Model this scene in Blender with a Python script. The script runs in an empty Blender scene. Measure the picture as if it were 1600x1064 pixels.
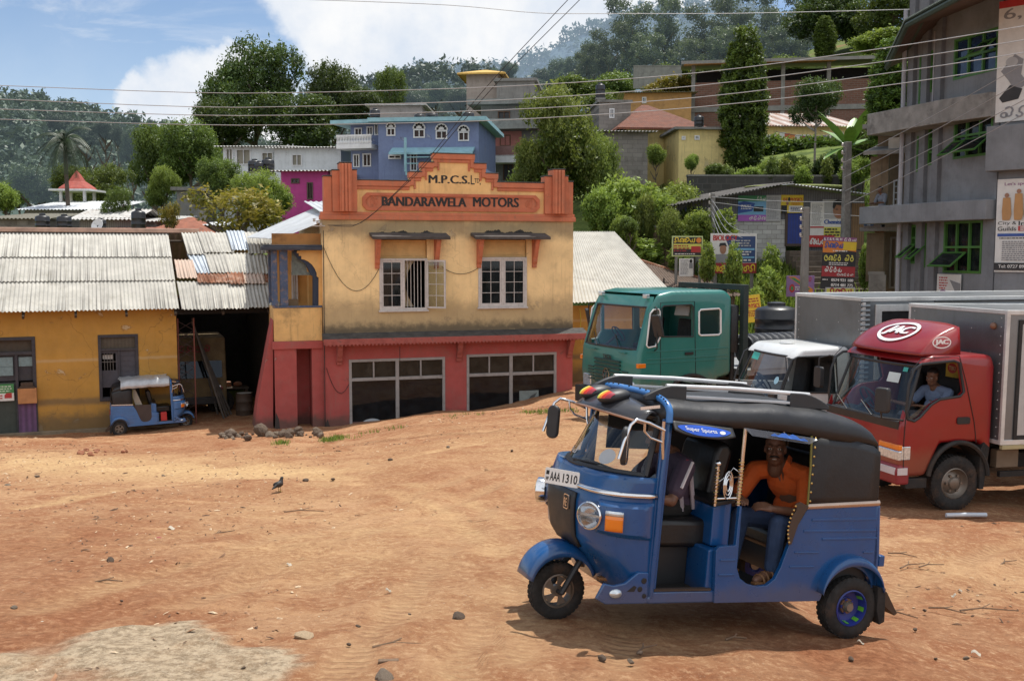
import bpy,bmesh,math,random
import numpy as np
from mathutils import Vector,Matrix,Euler
random.seed(7)
SC = bpy.context.scene
COL = SC.collection
R = math.radians
PI = math.pi
# camera (eye at the world origin, z is height relative to the eye)
FPX = 1600.0
PITCH = math.atan(137/1600)
def at(px,py,d):
 a = (px-800)/FPX; b = (532-py)/FPX
 cp,sp = math.cos(PITCH),math.sin(PITCH)
 t = d/(cp+b*sp)
 return Vector((a*t,d,(-sp+b*cp)*t))
def px_of(v):
 cp,sp = math.cos(PITCH),math.sin(PITCH)
 x,y,z = v
 dep = y*cp - z*sp; up = y*sp + z*cp
 return (800+FPX*x/dep,532-FPX*up/dep)
class Frame:
 """a vertical building plane: origin + heading; loc() turns a spot of the photograph into plane coordinates"""
 def __init__(s,o,rz):
  s.o = Vector(o); s.rz = rz
  s.e = Vector((math.cos(rz),math.sin(rz),0)); s.n = Vector((-math.sin(rz),math.cos(rz),0))
 def loc(s,px,py,off=0.0):
  r = at(px,py,1.0)
  t = (s.o.dot(s.n)+off)/r.dot(s.n)
  p = r*t-s.o
  return (p.dot(s.e),p.z)
 def X(s,px,py=500,off=0.0): return s.loc(px,py,off)[0]
 def Z(s,px,py,off=0.0): return s.loc(px,py,off)[1]
 def rect(s,x0,y0,x1,y1,off=0.0):
  a = s.loc(x0,y1,off); b = s.loc(x1,y0,off)
  return min(a[0],b[0]),max(a[0],b[0]),min(a[1],b[1]),max(a[1],b[1])        # X0,X1,Z0,Z1
 def world(s,x,y,z): return s.o+s.e*x+s.n*y+Vector((0,0,z))
# materials
MATS = {}
def srgb(r,g,b):
 def f(c):
  c /= 255.0
  return c/12.92 if c <= .04045 else ((c+.055)/1.055)**2.4
 return (f(r),f(g),f(b))
class NT:
 def __init__(s,nt): s.nt = nt; s.n = nt.nodes; s.l = nt.links
 def new(s,t,**kw):
  n = s.n.new(t)
  for k,v in kw.items(): setattr(n,k,v)
  return n
 def put(s,n,i,v):
  if v is None: return
  if hasattr(v,'links') or hasattr(v,'is_linked'): s.l.new(v,n.inputs[i])
  else: n.inputs[i].default_value = v
 def noise(s,vec,scale,detail=4,rough=.6,dist=0.0):
  n = s.new('ShaderNodeTexNoise'); s.put(n,'Vector',vec)
  n.inputs['Scale'].default_value = scale; n.inputs['Detail'].default_value = detail
  n.inputs['Roughness'].default_value = rough; n.inputs['Distortion'].default_value = dist
  return n.outputs['Fac']
 def ramp(s,f,a,b,lo=0.0,hi=1.0):
  n = s.new('ShaderNodeMapRange'); n.interpolation_type = 'SMOOTHSTEP'
  s.put(n,0,f); n.inputs[1].default_value = a; n.inputs[2].default_value = b
  n.inputs[3].default_value = lo; n.inputs[4].default_value = hi
  return n.outputs[0]
 def mix(s,f,a,b,mode='MIX'):
  n = s.new('ShaderNodeMix',data_type='RGBA',blend_type=mode)
  s.put(n,0,f)
  for i,v in ((6,a),(7,b)):
   if isinstance(v,tuple): v = tuple(v[:3])+(1,)
   s.put(n,i,v)
  return n.outputs[2]
 def math(s,op,a,b=None,c=None):
  n = s.new('ShaderNodeMath',operation=op); s.put(n,0,a); s.put(n,1,b)
  if c is not None: s.put(n,2,c)
  return n.outputs[0]
 def mapping(s,vec,scale=(1,1,1),rot=(0,0,0),loc=(0,0,0)):
  n = s.new('ShaderNodeMapping'); s.put(n,0,vec)
  n.inputs['Scale'].default_value = scale; n.inputs['Rotation'].default_value = rot; n.inputs['Location'].default_value = loc
  return n.outputs[0]
def new_mat(name):
 m = bpy.data.materials.new(name); m.use_nodes = True
 m.node_tree.nodes.clear()
 g = NT(m.node_tree)
 out = g.new('ShaderNodeOutputMaterial')
 return m,g,out
def M(name,col=(.5,.5,.5),rough=.6,metal=0.0,var=.12,scale=2.5,bump=.0,bscale=40,bands=(),grime=0.0,gcol=(.06,.05,.04),gscale=1.5,
 coat=0.0,haze=0.0,hcol=(.42,.55,.72),streak=0.0,wave=None,brick=None,spec=.5,cracks=0.0,peel=None):
 """principled material with colour variation, grime, height bands, streaks, bump - all procedural in object space"""
 if name in MATS: return MATS[name]
 m,g,out = new_mat(name)
 tc = g.new('ShaderNodeTexCoord').outputs['Object']
 n1 = g.noise(tc,scale,5,.65)
 c = g.mix(g.ramp(n1,.25,.75),tuple(max(0,x*(1-var)) for x in col),tuple(min(1,x*(1+var)) for x in col))
 bnorm = None
 if brick:
  b = g.new('ShaderNodeTexBrick'); g.put(b,'Vector',g.mapping(tc,rot=brick.get('rot',(PI/2,0,0))))
  b.inputs['Scale'].default_value = 1; b.inputs['Brick Width'].default_value = brick.get('w',.4); b.inputs['Row Height'].default_value = brick.get('h',.2)
  b.inputs['Mortar Size'].default_value = brick.get('m',.012)
  b.inputs['Color1'].default_value = tuple(x*1.1 for x in col)+(1,); b.inputs['Color2'].default_value = tuple(x*.75 for x in col)+(1,)
  b.inputs['Mortar'].default_value = tuple(brick.get('mc',(.25,.24,.22)))+(1,)
  c = g.mix(.8,c,b.outputs['Color']); bnorm = b.outputs['Fac']
 if wave:
  w = g.new('ShaderNodeTexWave'); w.bands_direction = wave.get('dir','X'); g.put(w,'Vector',tc)
  w.inputs['Scale'].default_value = wave['scale']; w.inputs['Distortion'].default_value = wave.get('dist',0)
  c = g.mix(g.math('MULTIPLY',w.outputs['Fac'],wave.get('amt',.3)),c,wave.get('col',(.05,.04,.03)))
 if streak:
  st = g.noise(g.mapping(tc,scale=(6,6,.35)),1.6,5,.7)
  c = g.mix(g.ramp(st,.52,.75,0,streak),c,gcol)
 if grime:
  gn = g.noise(tc,gscale,7,.72)
  c = g.mix(g.ramp(gn,.48,.72,0,grime),c,gcol)
 if peel:
  pn = g.noise(tc,peel[2],8,.68,.4); c = g.mix(g.ramp(pn,peel[3],peel[3]+.018,0,peel[0]),c,peel[1])
  c = g.mix(g.math('MULTIPLY',g.ramp(pn,peel[3]-.03,peel[3]-.002),g.ramp(pn,peel[3]-.002,peel[3]+.004,.5,0)),c,(.08,.05,.035))
 if cracks:
  vo = g.new('ShaderNodeTexVoronoi'); vo.feature = 'DISTANCE_TO_EDGE'
  wv = g.new('ShaderNodeVectorMath',operation='ADD')
  nz = g.new('ShaderNodeTexNoise'); g.put(nz,'Vector',tc); nz.inputs['Scale'].default_value = 1.3; nz.inputs['Detail'].default_value = 6
  g.put(wv,0,tc); g.put(wv,1,nz.outputs['Color'])
  g.put(vo,'Vector',wv.outputs[0]); vo.inputs['Scale'].default_value = .42
  c = g.mix(g.ramp(vo.outputs['Distance'],.0,.006,cracks,0),c,(.05,.035,.02))
 sx = None
 for (z0,z1,soft,bcol,amt,ns) in bands:
  if sx is None: sx = g.new('ShaderNodeSeparateXYZ'); g.put(sx,0,tc)
  wob = g.math('MULTIPLY_ADD',g.noise(tc,ns,6,.7),soft*2.4,-soft*1.2)
  z = g.math('ADD',sx.outputs[2],wob)
  up = g.ramp(z,z0-soft,z0+soft*.3); dn = g.ramp(z,z1-soft*.3,z1+soft,1,0)
  c = g.mix(g.math('MULTIPLY',g.math('MULTIPLY',up,dn),amt),c,bcol)
 p = g.new('ShaderNodeBsdfPrincipled')
 g.put(p,'Base Color',c); p.inputs['Metallic'].default_value = metal
 rn = g.ramp(g.noise(tc,scale*3,4),.2,.8,max(.02,rough*.85),min(1,rough*1.15)); g.put(p,'Roughness',rn)
 p.inputs['Specular IOR Level'].default_value = spec
 if coat: p.inputs['Coat Weight'].default_value = coat; p.inputs['Coat Roughness'].default_value = .06
 if bump:
  bn = g.new('ShaderNodeBump'); bn.inputs['Strength'].default_value = min(1,bump); bn.inputs['Distance'].default_value = .02
  h = g.noise(tc,bscale,6,.7)
  if bnorm is not None: h = g.math('SUBTRACT',h,bnorm)
  g.put(bn,'Height',h); g.put(p,'Normal',bn.outputs[0])
 sh = p.outputs[0]
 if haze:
  e = g.new('ShaderNodeEmission'); e.inputs[0].default_value = hcol+(1,); e.inputs[1].default_value = 1.0  # air haze painted in: constant bluish glow mixed into the surface
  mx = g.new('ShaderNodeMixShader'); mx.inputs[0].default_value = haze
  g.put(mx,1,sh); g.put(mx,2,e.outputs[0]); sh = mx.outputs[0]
 g.put(out,0,sh)
 MATS[name] = m
 return m
def MGLASS(name,tint=(.75,.85,.85),clear=.7,rough=.02,base=(.02,.03,.03),refl=1.0):
 """thin pane: partly clear, partly mirror"""
 if name in MATS: return MATS[name]
 m,g,out = new_mat(name)
 t = g.new('ShaderNodeBsdfTransparent'); t.inputs[0].default_value = tint+(1,)
 gl = g.new('ShaderNodeBsdfGlossy'); gl.inputs['Roughness'].default_value = rough; gl.inputs[0].default_value = (.95,.97,1,1)
 d = g.new('ShaderNodeBsdfDiffuse')
 tc = g.new('ShaderNodeTexCoord').outputs['Object']
 g.put(d,0,g.mix(g.ramp(g.noise(tc,3,5),.3,.8),base,tuple(min(1,x*2.5+.006) for x in base)))
 lw = g.new('ShaderNodeLayerWeight'); lw.inputs[0].default_value = .5; ff = g.math('MULTIPLY_ADD',g.math('POWER',lw.outputs['Facing'],4.0),.85*refl,.045*refl)
 a = g.new('ShaderNodeMixShader'); a.inputs[0].default_value = clear; g.put(a,1,d.outputs[0]); g.put(a,2,t.outputs[0])
 b = g.new('ShaderNodeMixShader'); g.put(b,0,ff); g.put(b,1,a.outputs[0]); g.put(b,2,gl.outputs[0])
 g.put(out,0,b.outputs[0]); MATS[name] = m
 return m
def MLEAF(name,dark,light,trans=.3,haze=0.0,hcol=(.40,.52,.68),rough=.5):
 if name in MATS: return MATS[name]
 m,g,out = new_mat(name)
 at_ = g.new('ShaderNodeAttribute'); at_.attribute_name = 'tone'
 oi = g.new('ShaderNodeObjectInfo')
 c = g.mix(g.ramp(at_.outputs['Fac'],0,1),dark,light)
 hs = g.new('ShaderNodeHueSaturation'); g.put(hs,'Color',c)
 g.put(hs,'Value',g.ramp(oi.outputs['Random'],0,1,.82,1.15)); g.put(hs,'Hue',g.ramp(oi.outputs['Random'],0,1,.488,.508))
 c = hs.outputs[0]
 p = g.new('ShaderNodeBsdfPrincipled'); g.put(p,'Base Color',c); p.inputs['Roughness'].default_value = rough; p.inputs['Specular IOR Level'].default_value = .35
 t = g.new('ShaderNodeBsdfTranslucent'); g.put(t,0,g.mix(.35,c,(.25,.3,.03)))
 mx = g.new('ShaderNodeMixShader'); mx.inputs[0].default_value = trans; g.put(mx,1,p.outputs[0]); g.put(mx,2,t.outputs[0])
 sh = mx.outputs[0]
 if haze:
  e = g.new('ShaderNodeEmission'); e.inputs[0].default_value = hcol+(1,)  # same painted air haze for leaves, a bluish glow in the material
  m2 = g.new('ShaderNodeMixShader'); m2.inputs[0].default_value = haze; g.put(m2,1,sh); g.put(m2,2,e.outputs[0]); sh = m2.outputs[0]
 g.put(out,0,sh); MATS[name] = m
 return m
# mesh builder
def arc(cx,cy,r,a0,a1,n=10,ry=None):
 ry = r if ry is None else ry
 return [(cx+r*math.cos(R(a0+(a1-a0)*i/n)),cy+ry*math.sin(R(a0+(a1-a0)*i/n))) for i in range(n+1)]
def rrect(x0,y0,x1,y1,r,n=4):
 return arc(x1-r,y0+r,r,-90,0,n)+arc(x1-r,y1-r,r,0,90,n)+arc(x0+r,y1-r,r,90,180,n)+arc(x0+r,y0+r,r,180,270,n)
def bez(p0,p1,p2,p3,n=10):
 out = []
 for i in range(n+1):
  t = i/n; s = 1-t
  out.append(tuple(s**3*a+3*s*s*t*b+3*s*t*t*c+t**3*d for a,b,c,d in zip(p0,p1,p2,p3)))
 return out
class MB:
 def __init__(s): s.v = []; s.f = []; s.mi = []; s.m = 0; s.X = Matrix.Identity(4)
 def add(s,vs,fs):
  o = len(s.v); X = s.X
  s.v += [tuple(X @ Vector(p)) for p in vs]
  s.f += [tuple(i+o for i in q) for q in fs]; s.mi += [s.m]*len(fs)
  return s
 def box(s,x0,x1,y0,y1,z0,z1):
  return s.add([(x0,y0,z0),(x1,y0,z0),(x1,y1,z0),(x0,y1,z0),(x0,y0,z1),(x1,y0,z1),(x1,y1,z1),(x0,y1,z1)],
     [(0,3,2,1),(4,5,6,7),(0,1,5,4),(1,2,6,5),(2,3,7,6),(3,0,4,7)])
 def obox(s,c,size,rot=(0,0,0)):
  keep = s.X; s.X = keep @ Matrix.Translation(c) @ Euler(rot).to_matrix().to_4x4()
  a,b,c2 = size; s.box(-a/2,a/2,-b/2,b/2,-c2/2,c2/2); s.X = keep
  return s
 def prism(s,poly,ax,a,b):
  """extrude a 2-D outline; ax 'x': poly=(y,z), 'y': poly=(x,z), 'z': poly=(x,y)"""
  def pt(p,t): return {'x': (t,p[0],p[1]),'y': (p[0],t,p[1]),'z': (p[0],p[1],t)}[ax]
  n = len(poly)
  vs = [pt(p,a) for p in poly]+[pt(p,b) for p in poly]
  fs = [tuple(range(n)),tuple(range(2*n-1,n-1,-1))]+[(i,i+n,(i+1) % n+n,(i+1) % n) for i in range(n)]
  return s.add(vs,fs)
 def loft(s,rings,close=True,caps=True):
  n = len(rings[0]); vs = [p for r in rings for p in r]; fs = []
  for k in range(len(rings)-1):
   for i in range(n if close else n-1):
    j = (i+1) % n
    fs.append((k*n+i,k*n+j,(k+1)*n+j,(k+1)*n+i))
  if caps and close:
   fs.append(tuple(range(n-1,-1,-1))); fs.append(tuple((len(rings)-1)*n+i for i in range(n)))
  return s.add(vs,fs)
 def tube(s,pts,r,n=8,r2=None,caps=True):
  pts = [Vector(p) for p in pts]; rings = []; up = None
  for i,p in enumerate(pts):
   d = (pts[min(i+1,len(pts)-1)]-pts[max(i-1,0)])
   if d.length < 1e-9: d = Vector((0,0,1))
   d.normalize()
   if up is None:
    up = Vector((0,0,1)) if abs(d.z) < .9 else Vector((1,0,0))
   a = d.cross(up)
   if a.length < 1e-6: a = d.orthogonal()
   a.normalize(); b = a.cross(d).normalized(); up = b
   rr = r if r2 is None else r+(r2-r)*i/(len(pts)-1)
   rings.append([p+(a*math.cos(2*PI*k/n)+b*math.sin(2*PI*k/n))*rr for k in range(n)])
  return s.loft(rings,True,caps)
 def lathe(s,prof,c=(0,0,0),axis='z',n=20,caps=True):
  rings = []
  for r,h in prof:
   ring = []
   for k in range(n):
    a = 2*PI*k/n; u,w = r*math.cos(a),r*math.sin(a)
    ring.append({'z': (c[0]+u,c[1]+w,c[2]+h),'y': (c[0]+u,c[1]+h,c[2]+w),'x': (c[0]+h,c[1]+u,c[2]+w)}[axis])
   rings.append(ring)
  return s.loft(rings,True,caps)
 def ell(s,c,r,nu=12,nv=8):
  vs = [(c[0],c[1],c[2]-r[2])]; fs = []
  for i in range(1,nv):
   t = -PI/2+PI*i/nv
   for k in range(nu):
    a = 2*PI*k/nu
    vs.append((c[0]+r[0]*math.cos(t)*math.cos(a),c[1]+r[1]*math.cos(t)*math.sin(a),c[2]+r[2]*math.sin(t)))
  vs.append((c[0],c[1],c[2]+r[2])); L = len(vs)-1
  for k in range(nu): fs.append((0,1+(k+1) % nu,1+k)); fs.append((L,L-nu+k,L-nu+(k+1) % nu))
  for i in range(nv-2):
   for k in range(nu):
    a = 1+i*nu+k; b = 1+i*nu+(k+1) % nu
    fs.append((a,b,b+nu,a+nu))
  return s.add(vs,fs)
 def grid(s,fn,nu,nv):
  vs = [fn(i/nu,j/nv) for j in range(nv+1) for i in range(nu+1)]
  fs = [(j*(nu+1)+i,j*(nu+1)+i+1,(j+1)*(nu+1)+i+1,(j+1)*(nu+1)+i) for j in range(nv) for i in range(nu)]
  return s.add(vs,fs)
 def wall(s,X0,X1,Z0,Z1,y0,y1,holes=()):
  """one wall slab y0..y1 with rectangular openings (x0,x1,z0,z1)"""
  xs = sorted({X0,X1,*[min(max(h[i],X0),X1) for h in holes for i in (0,1)]}); zs = sorted({Z0,Z1,*[min(max(h[i],Z0),Z1) for h in holes for i in (2,3)]})
  def solid(i,j):
   if i < 0 or j < 0 or i >= len(xs)-1 or j >= len(zs)-1: return False
   cx = (xs[i]+xs[i+1])/2; cz = (zs[j]+zs[j+1])/2
   return not any(h[0] < cx < h[1] and h[2] < cz < h[3] for h in holes)
  vs = []; ix = {}
  def v(p):
   if p not in ix: ix[p] = len(vs); vs.append(p)
   return ix[p]
  fs = []
  for i in range(len(xs)-1):
   for j in range(len(zs)-1):
    if not solid(i,j): continue
    a,b,c,d = xs[i],xs[i+1],zs[j],zs[j+1]
    fs.append((v((a,y0,c)),v((b,y0,c)),v((b,y0,d)),v((a,y0,d))))
    fs.append((v((b,y1,c)),v((a,y1,c)),v((a,y1,d)),v((b,y1,d))))
    if not solid(i-1,j): fs.append((v((a,y1,c)),v((a,y0,c)),v((a,y0,d)),v((a,y1,d))))
    if not solid(i+1,j): fs.append((v((b,y0,c)),v((b,y1,c)),v((b,y1,d)),v((b,y0,d))))
    if not solid(i,j-1): fs.append((v((a,y1,c)),v((b,y1,c)),v((b,y0,c)),v((a,y0,c))))
    if not solid(i,j+1): fs.append((v((a,y0,d)),v((b,y0,d)),v((b,y1,d)),v((a,y1,d))))
  return s.add(vs,fs)
 def frame(s,x0,x1,z0,z1,y0,y1,t):
  return s.wall(x0,x1,z0,z1,y0,y1,[(x0+t,x1-t,z0+t,z1-t)])
 def corr(s,A,B,C,D,pitch=.12,amp=.02,thick=.006,jag=0.0,per=6):
  """corrugated sheet: A->B along the eave, A->D up the slope (waves run A->D)"""
  A,B,C,D = map(Vector,(A,B,C,D)); n = max(4,int((B-A).length/pitch*per))
  nr = (B-A).cross(D-A).normalized(); lo = []; hi = []
  for i in range(n+1):
   t = i/n; w = amp*math.sin(2*PI*t*n/per)
   j = jag*(random.random()-.5)
   p = A.lerp(B,t); q = D.lerp(C,t); u = (q-p).normalized()
   lo.append(p+nr*w+u*j); hi.append(q+nr*w)
  vs = lo+hi+[p-nr*thick for p in lo]+[p-nr*thick for p in hi]; k = n+1; fs = []
  for i in range(n):
   fs.append((i,i+1,k+i+1,k+i)); fs.append((2*k+i+1,2*k+i,3*k+i,3*k+i+1))
   fs.append((i+1,i,2*k+i,2*k+i+1)); fs.append((k+i,k+i+1,3*k+i+1,3*k+i))
  fs.append((0,k,3*k,2*k)); fs.append((n,2*k+n,3*k+n,k+n))
  return s.add(vs,fs)
 def mesh(s,name,mats=None):
  me = bpy.data.meshes.new(name)
  me.from_pydata(s.v,[],s.f)
  if mats is not None:
   mats = mats if isinstance(mats,(list,tuple)) else [mats]
   for m in mats: me.materials.append(m)
   if len(mats) > 1: me.polygons.foreach_set('material_index',s.mi)
  bm = bmesh.new(); bm.from_mesh(me); bmesh.ops.recalc_face_normals(bm,faces=bm.faces); bm.to_mesh(me); bm.free()
  me.update()
  return me
 def build(s,name,mats,parent=None,bevel=0.0,smooth=None,label=None,seg=2,loc=None,keepn=False):
  me = s.mesh(name,mats)
  if smooth is not None:
   me.shade_smooth(); me.set_sharp_from_angle(angle=R(smooth))
  o = bpy.data.objects.new(name,me); COL.objects.link(o)
  if parent is not None: o.parent = parent
  if loc is not None: o.location = loc
  if label: o['label'] = label
  if bevel:
   b = o.modifiers.new('bevel','BEVEL'); b.width = bevel; b.segments = seg; b.limit_method = 'ANGLE'; b.angle_limit = R(38)
  return o
def thing(name,label,cat,loc=(0,0,0),rotz=0.0,group=None,rot=None,scale=None):
 o = bpy.data.objects.new(name,None); COL.objects.link(o); o.empty_display_size = .2
 o.location = loc; o.rotation_euler = rot if rot is not None else (0,0,rotz)
 if scale is not None: o.scale = scale if isinstance(scale,(tuple,list)) else (scale,)*3
 return tag(o,label,cat,group)
def tag(o,label=None,cat=None,group=None,kind=None):
 if label: o['label'] = label
 if cat: o['category'] = cat
 if group: o['group'] = group
 if kind: o['kind'] = kind
 return o
def dup(root,loc=None,rot=None,scale=None,label=None,group=None):
 def cp(o,par):
  c = o.copy(); COL.objects.link(c)
  if par is not None: c.parent = par
  for ch in list(o.children): cp(ch,c)
  return c
 r = cp(root,None)
 if loc is not None: r.location = loc
 if rot is not None: r.rotation_euler = rot
 if scale is not None: r.scale = scale if isinstance(scale,(tuple,list)) else (scale,)*3
 if label: r['label'] = label
 if group: r['group'] = group
 return r
WS = bpy.data.scenes.new('work')
def work_graph(): WS.view_layers[0].update(); return WS.view_layers[0].depsgraph
# lettering
_TX = {}
def text_mesh(body,bold=.0):
 k = (body,bold)
 if k in _TX: return _TX[k]
 cu = bpy.data.curves.new('lettering','FONT'); cu.body = body; cu.size = 1; cu.offset = bold; cu.resolution_u = 3
 ob = bpy.data.objects.new('lettering',cu); WS.collection.objects.link(ob); dg = work_graph()
 me = bpy.data.meshes.new_from_object(ob.evaluated_get(dg))
 vs = [tuple(v.co) for v in me.vertices]; fs = [tuple(p.vertices) for p in me.polygons]
 bpy.data.objects.remove(ob); bpy.data.curves.remove(cu); bpy.data.meshes.remove(me)
 x0 = min(v[0] for v in vs); x1 = max(v[0] for v in vs); y0 = min(v[1] for v in vs); y1 = max(v[1] for v in vs)
 _TX[k] = (vs,fs,x0,x1,y0,y1)
 return _TX[k]
def put_text(mb,body,o,ux,uz,x0,x1,z0,z1,bold=.0,lift=.004,fat=0.0):
 """lay lettering on a flat face: o origin, ux / uz unit axes in the face, box x0..x1, z0..z1 (stretched to fill)"""
 vs,fs,a0,a1,b0,b1 = text_mesh(body,bold)
 o,ux,uz = Vector(o),Vector(ux),Vector(uz); n = ux.cross(uz).normalized()
 sx = (x1-x0)/(a1-a0); sz = (z1-z0)/(b1-b0)
 for k in ((0,) if not fat else (-1,1,0)):
  mb.add([o+ux*(x0+(v[0]-a0)*sx+k*fat*(x1-x0))+uz*(z0+(v[1]-b0)*sz)+n*(lift+.0006*(k+1)) for v in vs],fs)
def put_rect(mb,o,ux,uz,x0,x1,z0,z1,lift=.002):
 o,ux,uz = Vector(o),Vector(ux),Vector(uz); n = ux.cross(uz).normalized()
 mb.add([o+ux*x+uz*z+n*lift for x,z in ((x0,z0),(x1,z0),(x1,z1),(x0,z1))],[(0,1,2,3)])
def put_poly(mb,o,ux,uz,pts,lift=.002):
 o,ux,uz = Vector(o),Vector(ux),Vector(uz); n = ux.cross(uz).normalized()
 mb.add([o+ux*x+uz*z+n*lift for x,z in pts],[tuple(range(len(pts)))])
# round-lettered script used on the tuition boards (stroke glyphs in a unit box)
GLY = {
 'ga': [arc(.22,.25,.2,180,450,10)+[(.22,.75)]+arc(.55,.65,.33,150,-30,10)+[(.85,.1)]],
 'na': [arc(.2,.3,.18,0,360,12),arc(.5,.5,.3,200,30,8)+[(.75,.3)]+arc(.82,.25,.16,180,400,8)+[(.98,.8)]],
 'ta': [arc(.3,.3,.22,60,360,10)+arc(.5,.5,.42,-10,180,12)],
 'ya': [arc(.25,.3,.2,120,400,10)+[(.5,.75),(.5,.3)]+arc(.72,.3,.22,180,380,8)+[(.95,.85)]],
 'ba': [arc(.5,.45,.42,60,360,14)+arc(.7,.45,.2,0,180,6)],
 'da': [arc(.45,.3,.28,90,400,12),[(.45,.58),(.3,.75)]+arc(.55,.75,.25,180,0,8)],
 'ra': [arc(.4,.35,.3,0,360,14),arc(.4,.8,.16,-90,150,6)],
 'sa': [arc(.28,.3,.22,0,360,12)+arc(.6,.35,.2,180,380,8)+[(.88,.7)]+arc(.6,.75,.25,0,160,6)],
 'la': [arc(.3,.35,.26,60,400,12)+arc(.7,.55,.26,180,-60,10)],
 'ha': [arc(.25,.3,.2,90,360,8)+[(.45,.8)]+arc(.7,.3,.24,150,400,10)],
}
def ribbon(pts,w):
 out = []; n = len(pts)
 for i,p in enumerate(pts):
  a = pts[max(0,i-1)]; b = pts[min(n-1,i+1)]; dx,dy = b[0]-a[0],b[1]-a[1]; L = math.hypot(dx,dy) or 1
  out.append(((p[0]-dy/L*w,p[1]+dx/L*w),(p[0]+dy/L*w,p[1]-dx/L*w)))
 return out
def put_script(mb,word,o,ux,uz,x0,x1,z0,z1,w=.075,lift=.004):
 o,ux,uz = Vector(o),Vector(ux),Vector(uz); n = ux.cross(uz).normalized(); N = len(word); cw = (x1-x0)/N; ch = z1-z0; li = 0
 for k,gname in enumerate(word):
  for st in GLY[gname]:
   rb = ribbon([(p[0],p[1]) for p in st],w); vs = []; li += 1
   for a,b in rb:
    for q in (a,b): vs.append(o+ux*(x0+cw*(k+.05+.9*q[0]))+uz*(z0+ch*q[1])+n*(lift+.0003*li))
   mb.add(vs,[(2*i,2*i+1,2*i+3,2*i+2) for i in range(len(rb)-1)])
def put_lines(mb,o,ux,uz,x0,x1,z0,z1,rows,fill=.5,rnd=None,lift=.004,ragged=True):
 """rows of tiny word blocks standing for small print"""
 rnd = rnd or random.Random(3); h = (z1-z0)/rows
 for r in range(rows):
  z = z1-h*(r+1)+h*(1-fill)/2; x = x0; end = x1-(rnd.random()*.3*(x1-x0) if ragged else 0)
  while x < end:
   wd = h*fill*(1+2.5*rnd.random()); put_rect(mb,o,ux,uz,x,min(x+wd,end),z,z+h*fill,lift); x += wd+h*.35
def solid(o,th,off=1):
 m = o.modifiers.new('thickness','SOLIDIFY'); m.thickness = th; m.offset = off; return o
def smooth_obj(o,ang=40):
 o.data.shade_smooth(); o.data.set_sharp_from_angle(angle=R(ang)); return o
# terrain height (relative to the eye)
GU = np.array([-.6,-.4,-.2,-.05,.08,.2,.35,.6])
GD = np.array([3,6,7.3,10,14.3,18,24,28,31.5,36,45,60,80,110,150,250,500,1600.])
GZ = np.array([
 [-2.1]*8,
 [-2.42,-2.42,-2.42,-2.43,-2.45,-2.5,-2.6,-2.7],
 [-2.56,-2.56,-2.56,-2.575,-2.61,-2.69,-2.86,-3.0],
 [-2.95,-2.95,-2.93,-2.92,-2.95,-3.0,-3.15,-3.3],
 [-3.5,-3.5,-3.47,-3.4,-3.4,-3.45,-3.58,-3.75],
 [-4.0,-3.95,-3.88,-3.7,-3.62,-3.65,-3.8,-3.95],
 [-4.75,-4.7,-4.5,-4.1,-3.85,-3.82,-3.9,-4.0],
 [-5.2,-5.2,-4.98,-4.45,-4.1,-4.0,-4.0,-4.0],
 [-5.52,-5.52,-5.38,-4.95,-4.5,-4.1,-4.0,-4.0],
 [-5.52,-5.52,-5.5,-5.3,-4.5,-3.6,-3.4,-3.6],
 [-5.5,-5.4,-5.0,-4.4,-2.2,-.8,-1.0,-1.0],
 [-5.5,-5.0,-3.0,-1.5,1.4,4.0,5.0,6.0],
 [-6,-4.5,.5,2.0,5.0,8.0,10,12],
 [-6,-3.5,3,5.0,9.0,14,18,20],
 [-6,-1,5,8.0,15,25,31,33],
 [-2,5,8,12,22,40,47,50],
 [0,8,12,18,30,50,60,65],
 [0,0,0,0,0,10,20,20.]])
def herm(xs,Y,x):
 """smooth interpolation of the rows Y (len(xs), k) at x (n,) -> (n, k)"""
 x = np.clip(x,xs[0],xs[-1]); i = np.clip(np.searchsorted(xs,x)-1,0,len(xs)-2)
 h = np.diff(xs); d = np.diff(Y,axis=0)/h[:,None]; m = np.zeros_like(Y); m[0] = d[0]; m[-1] = d[-1]
 a,b = d[:-1],d[1:]; m[1:-1] = np.where(a*b > 0,2*a*b/(a+b+1e-12),0)
 t = ((x-xs[i])/h[i])[:,None]; hh = h[i][:,None]
 return (2*t**3-3*t**2+1)*Y[i]+(t**3-2*t**2+t)*hh*m[i]+(-2*t**3+3*t**2)*Y[i+1]+(t**3-t**2)*hh*m[i+1]
def vnoise(x,y,s,seed=0):
 x = x*s; y = y*s; xi = np.floor(x).astype(int); yi = np.floor(y).astype(int); fx = x-xi; fy = y-yi
 fx = fx*fx*(3-2*fx); fy = fy*fy*(3-2*fy)
 def h(a,b):
  n = (a*374761393+b*668265263+seed*974711) & 0x7fffffff
  n = ((n ^ (n >> 13))*1274126177) & 0x7fffffff
  return ((n ^ (n >> 16)) & 0xffff)/65535.0
 return (h(xi,yi)*(1-fx)+h(xi+1,yi)*fx)*(1-fy)+(h(xi,yi+1)*(1-fx)+h(xi+1,yi+1)*fx)*fy
PADS = [(.2895,6.936,-2.53,.45),(2.358,7.077,-2.712,.5),(1.962,8.156,-2.742,.5),(1.3,7.35,-2.66,.8)]
def ground_base(x,y):
 x = np.asarray(x,float).ravel(); y = np.asarray(y,float).ravel()
 rows = herm(GD,GZ,y); u = np.clip(x/np.maximum(y,4.0),GU[0],GU[-1])
 i = np.clip(np.searchsorted(GU,u)-1,0,len(GU)-2); t = (u-GU[i])/(GU[i+1]-GU[i]); t = t*t*(3-2*t)
 k = np.arange(len(u))
 return rows[k,i]*(1-t)+rows[k,i+1]*t
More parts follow.
